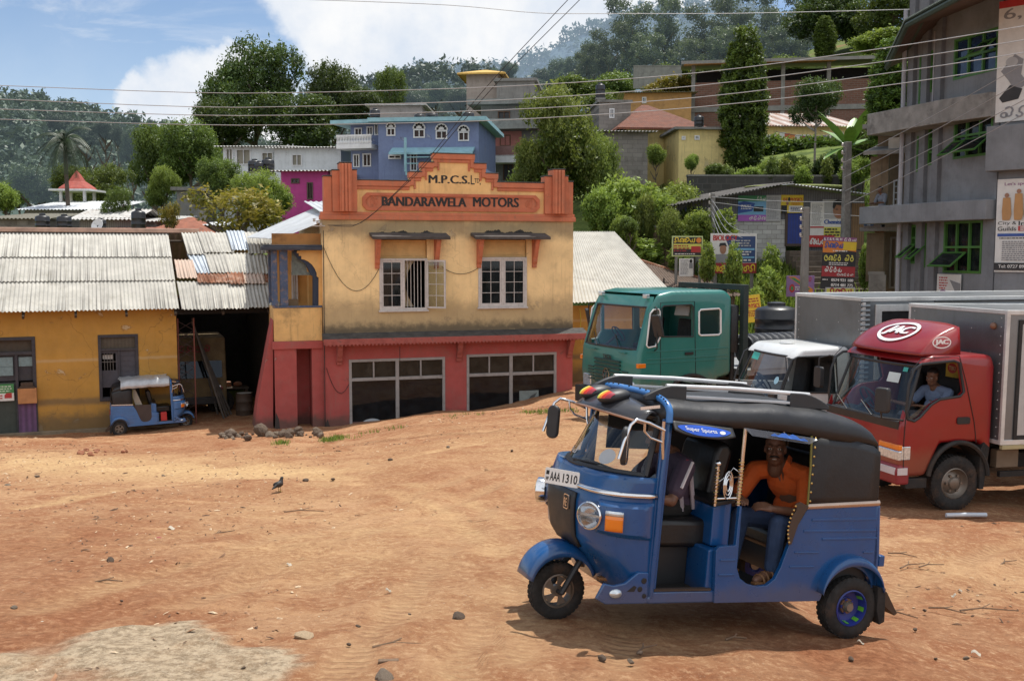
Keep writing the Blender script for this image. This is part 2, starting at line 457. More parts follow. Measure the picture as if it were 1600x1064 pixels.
def ground_raw(x,y):
 x = np.asarray(x,float).ravel(); y = np.asarray(y,float).ravel(); z = ground_base(x,y)
 wt = np.zeros_like(z); ad = np.zeros_like(z)
 for px,py,pz,r in PADS:
  d = pz-ground_base([px],[py])[0]; w = np.exp(-(((x-px)**2+(y-py)**2)/r**2)); wt += w; ad += w*d
 return z+np.where(wt > 1,ad/np.maximum(wt,1e-9),ad)
def g(x,y): return float(ground_raw([x],[y])[0])
def on_ground(px,py,d0=4.5,d1=60):
 """where the sight line through a spot of the photograph meets the ground"""
 lo,hi = d0,d1; last = d0; d = d0
 while d < d1:
  p = at(px,py,d)
  if p.z < g(p.x,p.y): break
  last = d; d += .25
 lo,hi = last,d
 for _ in range(24):
  m = (lo+hi)/2; p = at(px,py,m)
  if p.z < g(p.x,p.y): hi = m
  else: lo = m
 p = at(px,py,hi); return Vector((p.x,p.y,g(p.x,p.y)))
def seg_dist(x,y,pts,along=False):
 best = np.full(x.shape,1e9); sl = np.zeros(x.shape); acc = 0.0
 for (ax,ay),(bx,by) in zip(pts[:-1],pts[1:]):
  vx,vy = bx-ax,by-ay; L = vx*vx+vy*vy
  t = np.clip(((x-ax)*vx+(y-ay)*vy)/L,0,1)
  h = np.hypot(x-ax-t*vx,y-ay-t*vy); L = L**.5; sl = np.where(h < best,acc+t*L,sl); acc += L; best = np.minimum(best,h)
 return (best,sl) if along else best
def axis(lo,hi,step,far,grow=1.16):
 a = list(np.arange(lo,hi,step)); s = step; p = a[-1]
 while p < far[1]: s *= grow; p += s; a.append(p)
 s = step; p = a[0]; b = []
 while p > far[0]: s *= grow; p -= s; b.append(p)
 return np.array(b[::-1]+a)
gx = axis(-15,13,.085,(-1500,1500)); gy = axis(3.5,33,.085,(-60,1600),1.12)
XX,YY = np.meshgrid(gx,gy); ZZ = ground_raw(XX,YY).reshape(XX.shape)
near = np.clip((36-YY)/3,0,1)
bump = (vnoise(XX,YY,.5,1)-.5)*.10+(vnoise(XX,YY,1.7,2)-.5)*.05+(vnoise(XX,YY,4.5,3)-.5)*.026+(vnoise(XX,YY,9.5,4)-.5)*.013
clod = np.maximum(0,vnoise(XX,YY,6,8)-.72)*.09*np.clip((vnoise(XX,YY,.35,9)-.45)*4,0,1)
rough_far = (vnoise(XX,YY,.12,5)-.5)*1.6*(1-near)*np.clip((YY-40)/20,0,1)
tracks = [[(520,1064),(640,930),(760,800),(850,735),(900,700)],[(700,1064),(780,940),(860,850),(905,790)],
  [(30,790),(240,760),(430,745),(600,725),(760,690)],[(0,735),(200,722),(420,712),(640,700)],
  [(600,765),(680,790),(745,840),(775,870)],[(640,755),(730,780),(800,830)],[(40,960),(300,880),(560,800),(800,715)],
  [(1380,930),(1480,880),(1600,850)]]
tw = [[tuple(on_ground(*p)[:2]) for p in t] for t in tracks]
rut = np.zeros_like(XX); tmask = np.zeros_like(XX); talong = np.zeros_like(XX); pale = np.zeros_like(XX)
for i,t in enumerate(tw):
 for off in (0,1.25):
  if i in (2,3,4,5) and off: continue
  d,al = seg_dist(XX,YY,[(a+off*.8,b+off*.3) for a,b in t],True); m_ = (0.0 if i in (2,3,4,5) else 1.0)*np.exp(-(d/.12)**4)*np.clip(vnoise(XX,YY,.8,80+i)*1.5+vnoise(XX,YY,3.2,81+i)*1.1-.85,0,1); talong = np.where(m_ > tmask,al,talong); tmask = np.maximum(tmask,m_); d = d+(vnoise(XX,YY,1.1,20+i)-.5)*.16
  kk = .35 if i in (2,3,4,5) else 1.0; rut -= kk*.035*np.exp(-(d/.13)**2)*(vnoise(XX,YY,.7,40+i)); rut += kk*.018*np.exp(-((d-.24)/.09)**2)
  pale = np.maximum(pale,np.exp(-(d/.2)**2)*(.35+.4*vnoise(XX,YY,2.0,60+i))*(1.0 if i in (2,4,5) else .6))
padw = np.zeros_like(XX)
for px,py,pz,r in PADS: padw = np.maximum(padw,np.exp(-(((XX-px)**2+(YY-py)**2)/(r*.6)**2)))
ZZ = ZZ+(bump+clod+rut)*near*(1-padw)+rough_far
# worn paving at the near left, pale sand band at the far left, damp earth, grass beyond the yard
P0 = [tuple(on_ground(*p)[:2]) for p in ((-120,1064),(90,1010),(250,985),(330,1015),(430,1063))]
pv = seg_dist(XX,YY,P0); inside = np.zeros_like(XX,bool)
poly = [tuple(on_ground(*p)[:2]) for p in ((-700,1100),(-60,1040),(110,1000),(200,982),(306,968),(330,990),(420,1010),(480,1035),(440,1064))]+[(-1.5,4.0),(-6,4.0)]
for (ax,ay),(bx,by) in zip(poly,poly[1:]+poly[:1]):
 c = ((ay > YY) != (by > YY)) & (XX < (bx-ax)*(YY-ay)/(by-ay+1e-12)+ax); inside ^= c
edge = seg_dist(XX,YY,poly+poly[:1])+(vnoise(XX,YY,1.2,69)-.5)*.5+(vnoise(XX,YY,3,70)-.5)*.3+(vnoise(XX,YY,9,71)-.5)*.16
paving = np.where(inside,np.clip(edge/.16,0,1),0)*np.clip((vnoise(XX,YY,1.3,73)*.7+vnoise(XX,YY,5,74)*.3-.25)*5,0,1)
ZZ = ZZ+paving*.022
sb = [tuple(on_ground(*p)[:2]) for p in ((-60,722),(120,728),(300,735),(430,742))]
sand = np.exp(-(seg_dist(XX,YY,sb)/2.2)**2)*np.clip((vnoise(XX,YY,.45,75)+vnoise(XX,YY,2.2,76)*.35-.32)*3,0,1)
pale = np.maximum(pale,sand)
for px,py,r,k in ((560,850,1.5,.7),(640,800,1.6,.6),(900,690,2.6,.6),(760,700,3.0,.55),(420,800,2.2,.55),(250,735,3.0,.6),(650,900,1.2,.5),(1000,1020,.7,.3),(1480,880,1.2,.45),(720,960,.7,.4)):
 c_ = on_ground(px,py); pale = np.maximum(pale,k*np.exp(-((XX-c_.x)**2+((YY-c_.y)/1.4)**2)/r**2)*np.clip(vnoise(XX,YY,.9,int(px))*.8+vnoise(XX,YY,3.1,7)*.6-.15,0,1))
damp = np.zeros_like(XX)
for px,py,r,k in ((90,850,1.3,.8),(200,900,1.2,.7),(60,960,1.2,.7),(850,780,1.0,.6),(1330,1030,.6,.9),(980,1035,.5,.8),(420,720,1.8,.5),(700,760,1.2,.5),(1500,960,.8,.6),(330,700,1.6,.6)):
 c_ = on_ground(px,py); damp = np.maximum(damp,k*np.exp(-((XX-c_.x)**2+((YY-c_.y)/1.3)**2)/r**2)*np.clip(vnoise(XX,YY,1.3,int(py))*.9+vnoise(XX,YY,4.1,17)*.7-.25,0,1))
grass = np.clip((YY-36.5+(vnoise(XX,YY,.4,77)-.5)*3)/2,0,1)
vs = np.stack([XX,YY,ZZ],-1).reshape(-1,3); ny,nx = XX.shape
idx = np.arange(nx*ny).reshape(ny,nx)
fs = np.stack([idx[:-1,:-1],idx[:-1,1:],idx[1:,1:],idx[1:,:-1]],-1).reshape(-1,4)
def np_mesh(name,vs,fs,mats,attrs=None,smooth=False):
 me = bpy.data.meshes.new(name); n,k = len(vs),fs.shape[1]
 me.vertices.add(n); me.vertices.foreach_set('co',np.ascontiguousarray(vs,dtype=np.float32).ravel())
 me.loops.add(fs.size); me.loops.foreach_set('vertex_index',np.ascontiguousarray(fs,dtype=np.int32).ravel())
 me.polygons.add(len(fs)); me.polygons.foreach_set('loop_start',np.arange(0,fs.size,k,dtype=np.int32))
 me.polygons.foreach_set('use_smooth',np.full(len(fs),smooth))
 for m in (mats if isinstance(mats,(list,tuple)) else [mats]): me.materials.append(m)
 for an,(kind,data) in (attrs or {}).items():
  a = me.attributes.new(an,kind,'POINT')
  a.data.foreach_set('value' if kind == 'FLOAT' else 'vector',np.ascontiguousarray(data,dtype=np.float32).ravel())
 me.update(calc_edges=True); me.validate()
 return me
def ground_mat():
 m,q,out = new_mat('earth')
 tc = q.new('ShaderNodeTexCoord').outputs['Object']
 za = q.new('ShaderNodeAttribute'); za.attribute_name = 'zone'
 sp = q.new('ShaderNodeSeparateXYZ'); q.put(sp,0,za.outputs['Vector'])
 big = q.noise(tc,.28,6,.62,.6); mid = q.noise(tc,1.5,7,.7,.4); fine = q.noise(tc,14,8,.75); st = q.noise(q.mapping(tc,scale=(.5,1.6,1),rot=(0,0,.35)),1.1,7,.7,.5)
 c = q.mix(q.ramp(big,.34,.66),(.285,.136,.068),(.395,.222,.117))
 c = q.mix(q.ramp(mid,.42,.6,0,.85),c,(.245,.092,.04))
 c = q.mix(q.ramp(st,.54,.66,0,.6),c,(.48,.275,.14))
 c = q.mix(q.ramp(q.noise(tc,4.2,8,.75,.8),.54,.68,0,.6),c,(.19,.076,.036))
 c = q.mix(q.ramp(fine,.5,.66,0,.6),c,(.55,.35,.20))
 c = q.mix(q.ramp(fine,.34,.46,.6,0),c,(.17,.08,.045))
 gr2 = q.noise(tc,60,5,.8); c = q.mix(q.ramp(gr2,.56,.66,0,.45),c,(.62,.44,.28)); c = q.mix(q.ramp(gr2,.34,.44,.5,0),c,(.15,.075,.045))
 spk = q.new('ShaderNodeTexVoronoi'); spk.feature = 'F1'; q.put(spk,'Vector',tc); spk.inputs['Scale'].default_value = 17
 sm = q.math('MULTIPLY',q.ramp(spk.outputs['Distance'],.10,.2,1,0),q.ramp(q.noise(tc,1.1,5,.7),.5,.64))
 c = q.mix(q.math('MULTIPLY',sm,.75),c,q.mix(q.ramp(q.noise(tc,33,2),.42,.58),(.16,.09,.06),(.58,.49,.37)))
 tr = q.new('ShaderNodeAttribute'); tr.attribute_name = 'tread'; ts = q.new('ShaderNodeSeparateXYZ'); q.put(ts,0,tr.outputs['Vector'])
 bar = q.math('MULTIPLY',q.ramp(q.math('SINE',q.math('MULTIPLY_ADD',ts.outputs[1],62.0,q.math('MULTIPLY',q.noise(tc,6,3),5.0))),-.2,.5),ts.outputs[0])
 c = q.mix(ts.outputs[2],c,q.mix(q.ramp(fine,.4,.6),(.17,.06,.026),(.30,.12,.055)))
 c = q.mix(q.math('MULTIPLY',ts.outputs[0],.35),c,(.46,.27,.15)); c = q.mix(q.math('MULTIPLY',bar,.5),c,(.22,.10,.055))
 pale_c = q.mix(q.ramp(mid,.3,.7),(.49,.32,.155),(.60,.42,.22))
 c = q.mix(q.math('MULTIPLY',sp.outputs[1],q.ramp(fine,.35,.6,.35,.9)),c,pale_c)
 pav = q.mix(q.ramp(fine,.4,.6),(.24,.175,.11),(.46,.355,.24)); pav = q.mix(q.ramp(gr2,.52,.62,0,.5),pav,(.58,.49,.37))
 pav = q.mix(q.ramp(mid,.5,.8,0,.5),pav,(.40,.22,.10))
 c = q.mix(sp.outputs[2],c,pav)
 gr = q.mix(q.ramp(q.noise(tc,.8,7,.7),.35,.65),(.055,.085,.018),(.15,.19,.045))
 gr = q.mix(q.ramp(q.noise(tc,.16,5,.6),.55,.7,0,.8),gr,(.22,.12,.06))
 c = q.mix(sp.outputs[0],c,gr)
 p = q.new('ShaderNodeBsdfPrincipled'); q.put(p,'Base Color',c); p.inputs['Roughness'].default_value = .93; p.inputs['Specular IOR Level'].default_value = .15
 b = q.new('ShaderNodeBump'); b.inputs['Strength'].default_value = .9; b.inputs['Distance'].default_value = .05
 hgt = q.math('ADD',q.math('MULTIPLY',fine,.55),q.math('ADD',q.math('MULTIPLY',mid,.9),q.math('MULTIPLY_ADD',gr2,.22,q.math('MULTIPLY',bar,-.4))))
 q.put(b,'Height',hgt); q.put(p,'Normal',b.outputs[0]); q.put(out,0,p.outputs[0])
 return m
zone = np.stack([grass,pale,paving],-1).reshape(-1,3)
gm = np_mesh('ground',vs,fs,ground_mat(),{'zone': ('FLOAT_VECTOR',zone),'tread': ('FLOAT_VECTOR',np.stack([tmask,talong,damp],-1).reshape(-1,3))},True)
go = bpy.data.objects.new('ground',gm); COL.objects.link(go); tag(go,kind='structure')
# sky, sun, camera
SUN_EL,SUN_AZ = R(69),math.atan2(.62,.78)
def make_world():
 w = bpy.data.worlds.new('World'); SC.world = w; w.use_nodes = True; w.node_tree.nodes.clear(); q = NT(w.node_tree)
 out = q.new('ShaderNodeOutputWorld'); sky = q.new('ShaderNodeTexSky'); sky.sky_type = 'NISHITA'; sky.sun_disc = False
 sky.sun_elevation = SUN_EL; sky.sun_rotation = SUN_AZ; sky.altitude = 1200; sky.air_density = 1.0; sky.dust_density = .5; sky.ozone_density = 2.2
 tc = q.new('ShaderNodeTexCoord').outputs['Generated']
 blobs = [(470,15,70),(560,45,120),(650,70,130),(760,50,150),(870,30,140),(700,120,110),(820,110,110),(960,40,120),(600,130,60),
   (205,150,42),(250,165,60),(310,140,62),(345,105,40),(290,195,70),(120,190,40),(400,200,90),(1050,20,120)]
 dens = None
 warp = q.new('ShaderNodeTexNoise'); q.put(warp,'Vector',tc); warp.inputs['Scale'].default_value = 9; warp.inputs['Detail'].default_value = 6; warp.inputs['Roughness'].default_value = .6
 off = q.new('ShaderNodeVectorMath',operation='MULTIPLY_ADD'); q.put(off,0,warp.outputs['Color']); off.inputs[1].default_value = (.075,)*3; off.inputs[2].default_value = (-.0375,)*3
 wv = q.new('ShaderNodeVectorMath',operation='ADD'); q.put(wv,0,tc); q.put(wv,1,off.outputs[0])
 for px,py,r in blobs:
  d = at(px,py,1).normalized()
  dt = q.new('ShaderNodeVectorMath',operation='DISTANCE'); q.put(dt,0,wv.outputs[0]); dt.inputs[1].default_value = tuple(d)
  rr = r/1600
  s = q.ramp(dt.outputs['Value'],rr*.35,rr*1.25,1,0)
  dens = s if dens is None else q.math('SMOOTH_MAX',dens,s,.3)
 n = q.noise(tc,14,8,.6,.3); cir = q.noise(q.mapping(tc,scale=(2.2,3,9),rot=(0,.25,0)),2.2,7,.62,.6)
 a = q.ramp(q.math('MULTIPLY_ADD',n,.8,q.math('MULTIPLY_ADD',dens,.95,-.55)),.02,.58)
 b = q.ramp(cir,.48,.8,0,.6)
 far = q.ramp(q.noise(q.mapping(tc,scale=(1,1,2)),3.0,7,.6,.4),.42,.6,0,.9)      # broken cumulus over the rest of the sky
 sx = q.new('ShaderNodeSeparateXYZ'); q.put(sx,0,tc)
 back = q.ramp(q.math('MULTIPLY',sx.outputs[1],-1.0),-.05,.3,0,.85)  # unseen bright cloud bank behind the camera, added to fill the shaded facade
 far = q.math('MULTIPLY',far,q.ramp(sx.outputs[2],.22,.4,0,1.0))
 mask = q.math('MAXIMUM',q.math('MAXIMUM',q.math('MAXIMUM',a,back),b),far)
 hz = q.ramp(sx.outputs[2],.0,.28,.42,.0)
 mask = q.math('MAXIMUM',mask,hz)
 bg = q.new('ShaderNodeBackground'); q.put(bg,0,sky.outputs[0]); bg.inputs[1].default_value = .125
 cl = q.new('ShaderNodeBackground'); q.put(cl,0,q.mix(q.ramp(q.noise(tc,7,7,.6),.3,.65),(.70,.78,.90),(1.0,1.0,1.0))); q.put(cl,1,q.ramp(q.math('MULTIPLY',sx.outputs[1],-1.0),-.1,.45,1.0,1.3))  # cloud strength raised towards the back as added fill light
 mx = q.new('ShaderNodeMixShader'); q.put(mx,0,mask); q.put(mx,1,bg.outputs[0]); q.put(mx,2,cl.outputs[0]); q.put(out,0,mx.outputs[0])
make_world()
sv = Vector((math.sin(SUN_AZ)*math.cos(SUN_EL),math.cos(SUN_AZ)*math.cos(SUN_EL),math.sin(SUN_EL)))
sl = bpy.data.lights.new('sun','SUN'); sl.energy = 5.0; sl.angle = R(.5); sl.color = (1,.96,.89)
so = bpy.data.objects.new('sun',sl); COL.objects.link(so); so.rotation_euler = sv.to_track_quat('Z','Y').to_euler(); so.location = (0,0,40)
cam = bpy.data.cameras.new('camera'); cam.sensor_width = 36; cam.lens = 36*FPX/1600; cam.sensor_fit = 'HORIZONTAL'; cam.clip_end = 6000; cam.clip_start = .1
co = bpy.data.objects.new('camera',cam); COL.objects.link(co); co.location = (0,0,0); co.rotation_euler = (PI/2-PITCH,0,0); SC.camera = co
SC.view_settings.view_transform = 'Standard'; SC.view_settings.look = 'None'; SC.view_settings.exposure = 0; SC.view_settings.gamma = 1
SC.cycles.max_bounces = 8; SC.cycles.diffuse_bounces = 5; SC.cycles.transparent_max_bounces = 12
# two-storey motor shop
DARK = M('dark_room',(.012,.011,.01),.9)  # near-black colour standing in for the shade inside rooms and openings
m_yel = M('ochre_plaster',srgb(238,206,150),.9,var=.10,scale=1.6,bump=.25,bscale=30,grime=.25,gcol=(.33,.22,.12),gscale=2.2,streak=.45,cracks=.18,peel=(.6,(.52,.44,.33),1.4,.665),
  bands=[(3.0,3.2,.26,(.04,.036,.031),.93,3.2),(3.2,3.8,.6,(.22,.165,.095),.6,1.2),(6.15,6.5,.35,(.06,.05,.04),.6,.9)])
m_hoodst = M('sooty_plaster',(.03,.027,.024),.95,var=.4,scale=6)
m_sal = M('salmon_paint',srgb(190,112,80),.85,var=.14,scale=2,bump=.2,grime=.4,gcol=(.30,.17,.11),streak=.6,peel=(.55,(.36,.27,.2),2.2,.66))
m_pink = M('pink_plaster',srgb(166,80,75),.9,var=.12,scale=1.4,bump=.25,grime=.4,gcol=(.25,.13,.105),streak=.45,peel=(.6,(.30,.22,.19),1.7,.655),
  bands=[(-1,.35,.25,(.10,.07,.055),.8,2.5)])
m_white = M('worn_white_paint',(.52,.49,.46),.7,var=.1,scale=5,grime=.5,gcol=(.22,.19,.16),gscale=9)
m_panel = M('faded_cream_panel',srgb(205,168,112),.85,var=.12,grime=.4,gcol=(.2,.14,.08))
m_dkled = M('mouldy_slab',(.06,.055,.05),.95,var=.4,scale=4,bump=.4)
m_ledpink = M('ledge_pink',srgb(158,84,76),.9,var=.25,scale=5,grime=.7,gcol=(.1,.07,.06),gscale=5,bump=.3)
m_glass = MGLASS('dark_window_glass',(.5,.56,.56),.55,.03,(.014,.017,.018),.6)
m_shopglass = MGLASS('shop_window_glass',(.35,.4,.42),.5,.02,(.008,.011,.014),.6)
m_black = M('black_paint',(.015,.013,.012),.6)
m_bluegrey = M('flaking_blue_paint',srgb(70,84,108),.85,var=.18,scale=4,grime=.7,gcol=srgb(170,130,80),gscale=7)
m_curt = M('cream_curtain',(.50,.42,.28),.9,var=.15,wave=dict(scale=6,dist=1,amt=.35,col=(.2,.15,.1)))
m_zinc = M('zinc_sheet',(.55,.57,.58),.5,.35,var=.12,scale=1.2,grime=.3,gcol=(.3,.2,.13))
m_wire = M('cable_black',(.02,.02,.02),.6)
A0 = at(508,675,31.4)
FB = Frame((A0.x,A0.y,-5.52),R(17))
mb0 = thing('motor_shop','two storey ochre and pink motor shop with a stepped lettered parapet','building',FB.o,R(17))
W = FB.X(895); ZL = FB.Z(560,530); ZC0 = FB.Z(700,345); ZC1 = FB.Z(700,338)
wl = FB.rect(592,484,668,374); wr = FB.rect(747,479,823,374)
gl = FB.rect(545,690,696,562); gr = FB.rect(729,690,869,554); gl = (gl[0],gl[1],.25,gl[3]); gr = (gr[0],gr[1],.25,gr[3])
ZF = 2.78
b = MB(); b.wall(0,W,ZF,ZC0,0,.25,[wl,wr]); b.box(-.003,.25,.25,7.5,ZF,ZC0); b.box(W-.25,W+.003,.25,7.5,ZF,ZC0); b.box(.25,W-.25,7.25,7.5,ZF,ZC0)
b.build('upper_wall',m_yel,mb0)
b = MB(); b.wall(0,W,-.8,ZF-.004,0,.25,[gl,gr]); b.box(0,.25,.25,7.5,-.8,ZF-.004); b.box(W-.25,W,.25,7.5,-.8,ZF-.004); b.box(.25,W-.25,7.25,7.5,-.8,ZF-.004)
b.build('lower_wall',m_pink,mb0)
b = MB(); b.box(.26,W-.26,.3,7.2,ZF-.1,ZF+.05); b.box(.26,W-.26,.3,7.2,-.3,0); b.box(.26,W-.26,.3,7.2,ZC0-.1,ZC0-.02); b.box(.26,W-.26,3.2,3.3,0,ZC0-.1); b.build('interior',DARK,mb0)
# ledge between the storeys: thin concrete slab with a scalloped pink lip, mould along its top
b = MB(); b.prism([(-.48,ZL+.06),(-.02,ZL+.2),(-.003,ZL+.2),(-.003,ZL-.0),(-.48,ZL-.02)],'x',-.05,W+.36); b.build('ledge',m_dkled,mb0,.01)
b = MB(); b.box(-.06,W+.37,-.52,-.481,ZL-.12,ZL+.055)
for i in range(72): x = .0+i*(W+.3)/72; b.box(x,x+.055,-.525,-.47,ZL-.16,ZL-.118)
b.build('ledge_lip',m_ledpink,mb0,.006)
def bracket(xc,z1,z0,dep,name='bracket',w=.16,mat=m_sal):
 q = MB(); n = 5; pts = [(-.002,z1)]
 pts.append((-dep,z1))
 for k in range(n):
  t0 = k/n; d = dep*(1-t0)
  pts += [(-d*.98-.01,z1-(z1-z0)*(t0+.4/n)),(-d*.82-.01,z1-(z1-z0)*(t0+1/n))]
 pts.append((-.002,z0)); q.prism(pts,'x',xc-w/2,xc+w/2); q.build(name,mat,mb0,.008)
for px in (529,716,889): bracket(FB.X(px),ZL-.12,ZL-.78,.42,mat=m_ledpink)
# hoods over the upper windows
for (x0,x1,y0,y1,bk) in ((577,697,366,374,(590,682)),(735,851,366,374,(748,834))):
 a0,a1,z0,z1 = FB.rect(x0,y1,x1,y0)
 q = MB(); q.prism([(-.62,z0-.02),(-.003,z0+.1),(-.003,z0+.2),(-.62,z0+.07)],'x',a0,a1); q.build('window_hood',M('hood_slab',(.075,.062,.055),.9,var=.3,grime=.6,gcol=(.02,.02,.02)),mb0,.008)
 for px in bk: bracket(FB.X(px),z0+.02,z0-.92,.46,'hood_bracket',.14)
# mould above the hoods
def stain(px0,px1,pz,pz1,name='mould_stain'):
 q = MB(); a0,a1,z0,z1 = FB.rect(px0,pz,px1,pz1); rnd = random.Random(int(px0)); top = []
 n = 110; ph = rnd.random()*9
 for i in range(n+1): t = i/n; top.append((a0+(a1-a0)*t,z0+(z1-z0)*(.42+.22*math.sin(t*17+ph)+.14*math.sin(t*41+ph*2)+.22*rnd.random())*min(1,6*t,6*(1-t)+.1)))
 put_poly(q,(0,0,0),(1,0,0),(0,0,1),[(a0,z0),(a1,z0)]+top[::-1],.004); q.build(name,m_hoodst,mb0)
stain(578,690,367,359); stain(736,845,367,357)
# cornice and stepped parapet
b = MB(); b.box(-.06,W+.06,-.08,.3,ZC0,ZC1); b.box(-.03,W+.03,-.045,.27,ZC1,ZC1+.1); b.build('cornice',m_sal,mb0,.01)
m_par = M('parapet_plaster',srgb(230,186,124),.9,var=.1,scale=2,bump=.2,grime=.35,gcol=(.26,.15,.08),streak=.35)
pl = [(548,285),(640,285),(640,271),(658,271),(658,256),(677,256),(677,242.5),(741,243.5),(741,258),(759,258),(759,273),(777.5,273.5),(777.5,288),(862,288.5)]
pts = [(FB.X(x,y),FB.Z(x,y)) for x,y in pl]
b = MB(); b.prism([(pts[0][0],ZC1+.1)]+pts+[(pts[-1][0],ZC1+.1)],'y',.04,.28); b.build('parapet',m_par,mb0)
b = MB()
for i in range(len(pts)-1):
 (x0,z0),(x1,z1) = pts[i],pts[i+1]
 if abs(x1-x0) > abs(z1-z0):
  zz = max(z0,z1); b.box(min(x0,x1)-.02,max(x0,x1)+.02,-.035,.31,zz-.14,zz+.03); b.box(min(x0,x1),max(x0,x1),-.0,.27,zz-.24,zz-.142)
 else:
  s = 1 if z1 > z0 else -1; a,c = sorted((x0+s*.002,x0+s*.13)); b.box(a,c,-.033,.305,min(z0,z1)-.1,max(z0,z1)-.142)
  a,c = sorted((x0+s*.132,x0+s*.2)); b.box(a,c,.002,.27,min(z0,z1)-.2,max(z0,z1)-.243)
b.build('parapet_moulding',m_sal,mb0,.012)
q = MB()
for i in range(0,len(pts)-1,1):
 (x0,z0),(x1,z1) = pts[i],pts[i+1]
 if abs(x1-x0) > abs(z1-z0):
  q.box(min(x0,x1)-.03,max(x0,x1)+.03,-.05,.32,max(z0,z1)+.032,max(z0,z1)+.06)
q.build('parapet_cap',m_dkled,mb0,.008)
for (st) in ([(505,518,276,0),(518,529.5,267,.03),(529,548,256,.10),(548,557,266.5,.03)],[(850,861,276.5,.03),(861,879,266.5,.1),(879,886.5,276.5,.03),(886.5,895,285,0)]):
 q = MB(); cap = MB()
 for x0,x1,y,pr in st:
  a,c = FB.X(x0,y)+.002,FB.X(x1,y)-.002; zt = FB.Z((x0+x1)/2,y)
  q.box(a,c,-.05-pr*2,.32,ZC1+.1,zt); cap.box(a-.015,c+.015,-.07-pr*2,.34,zt+.001,zt+.035)
  if pr > .05:
   for k in (.12,.4,.68): q.box(a+(c-a)*k,a+(c-a)*(k+.2),-.09-pr*2,-.052-pr*2,ZC1+.1,zt-.02)
 q.build('parapet_pylon',m_sal,mb0,.012); cap.build('pylon_cap',m_dkled,mb0,.01)
# name panel
a0,a1,z0,z1 = FB.rect(566,332,843,301); ch = .14
def chf(a0,a1,z0,z1,c): return [(a0+c,z0),(a1-c,z0),(a1,z0+c),(a1,z1-c),(a1-c,z1),(a0+c,z1),(a0,z1-c),(a0,z0+c)]
np_ = MB(); np_.prism(chf(a0,a1,z0,z1,ch),'y',.0,.038); pn = np_.build('name_panel',m_sal,mb0,.01)
np_ = MB(); o = chf(a0,a1,z0,z1,ch); i_ = chf(a0+.09,a1-.09,z0+.09,z1-.09,ch)
for k in range(8):
 j = (k+1) % 8; np_.add([(o[k][0],-.035,o[k][1]),(o[j][0],-.035,o[j][1]),(i_[j][0],-.035,i_[j][1]),(i_[k][0],-.035,i_[k][1]),
       (o[k][0],-.001,o[k][1]),(o[j][0],-.001,o[j][1]),(i_[j][0],-.001,i_[j][1]),(i_[k][0],-.001,i_[k][1])],
      [(0,1,2,3),(0,4,5,1),(3,2,6,7),(0,3,7,4),(1,5,6,2)])
np_.build('panel_border',M('salmon_dark',srgb(186,106,76),.85,grime=.3),pn)
for s in (0,1):
 q = MB()
 for k in range(3):
  cx = (a0+.24+k*.09) if s == 0 else (a1-.24-k*.09); cz = (z0+z1)/2
  q.tube([(cx+.1*math.cos(t/8*PI*2)*(1-k*.2),-.004,cz+.17*math.sin(t/8*PI*2)*(1-k*.2)) for t in range(9)],.014,5)
 q.build('relief_scroll',m_sal,pn)
for txt,x0,x1,y0,y1 in (('BANDARAWELA',597,728,323.6,307.5),('MOTORS',739.5,810,324.2,308.5)):
 q = MB(); c0,c1,e0,e1 = FB.rect(x0,y0,x1,y1); put_text(q,txt,(0,-.006,0),(1,0,0),(0,0,1),c0,c1,e0,e1,.0,.004,.007 if len(txt) > 7 else .011); q.build('lettering',m_black,pn)
q = MB()
x = 670.5
for txt,x0,x1,y0,y1 in (('M.P.C.S.',670.5,734,287.5,273.5),('L',736,742,288.5,274),('TD',742,749.5,286,279),(',',750,751.5,290,286)):
 c0,c1,e0,e1 = FB.rect(x0,y0,x1,y1); put_text(q,txt,(0,.04,0),(1,0,0),(0,0,1),c0,c1,e0,e1,.0,.005,.012)
q.build('society_lettering',m_black,mb0)
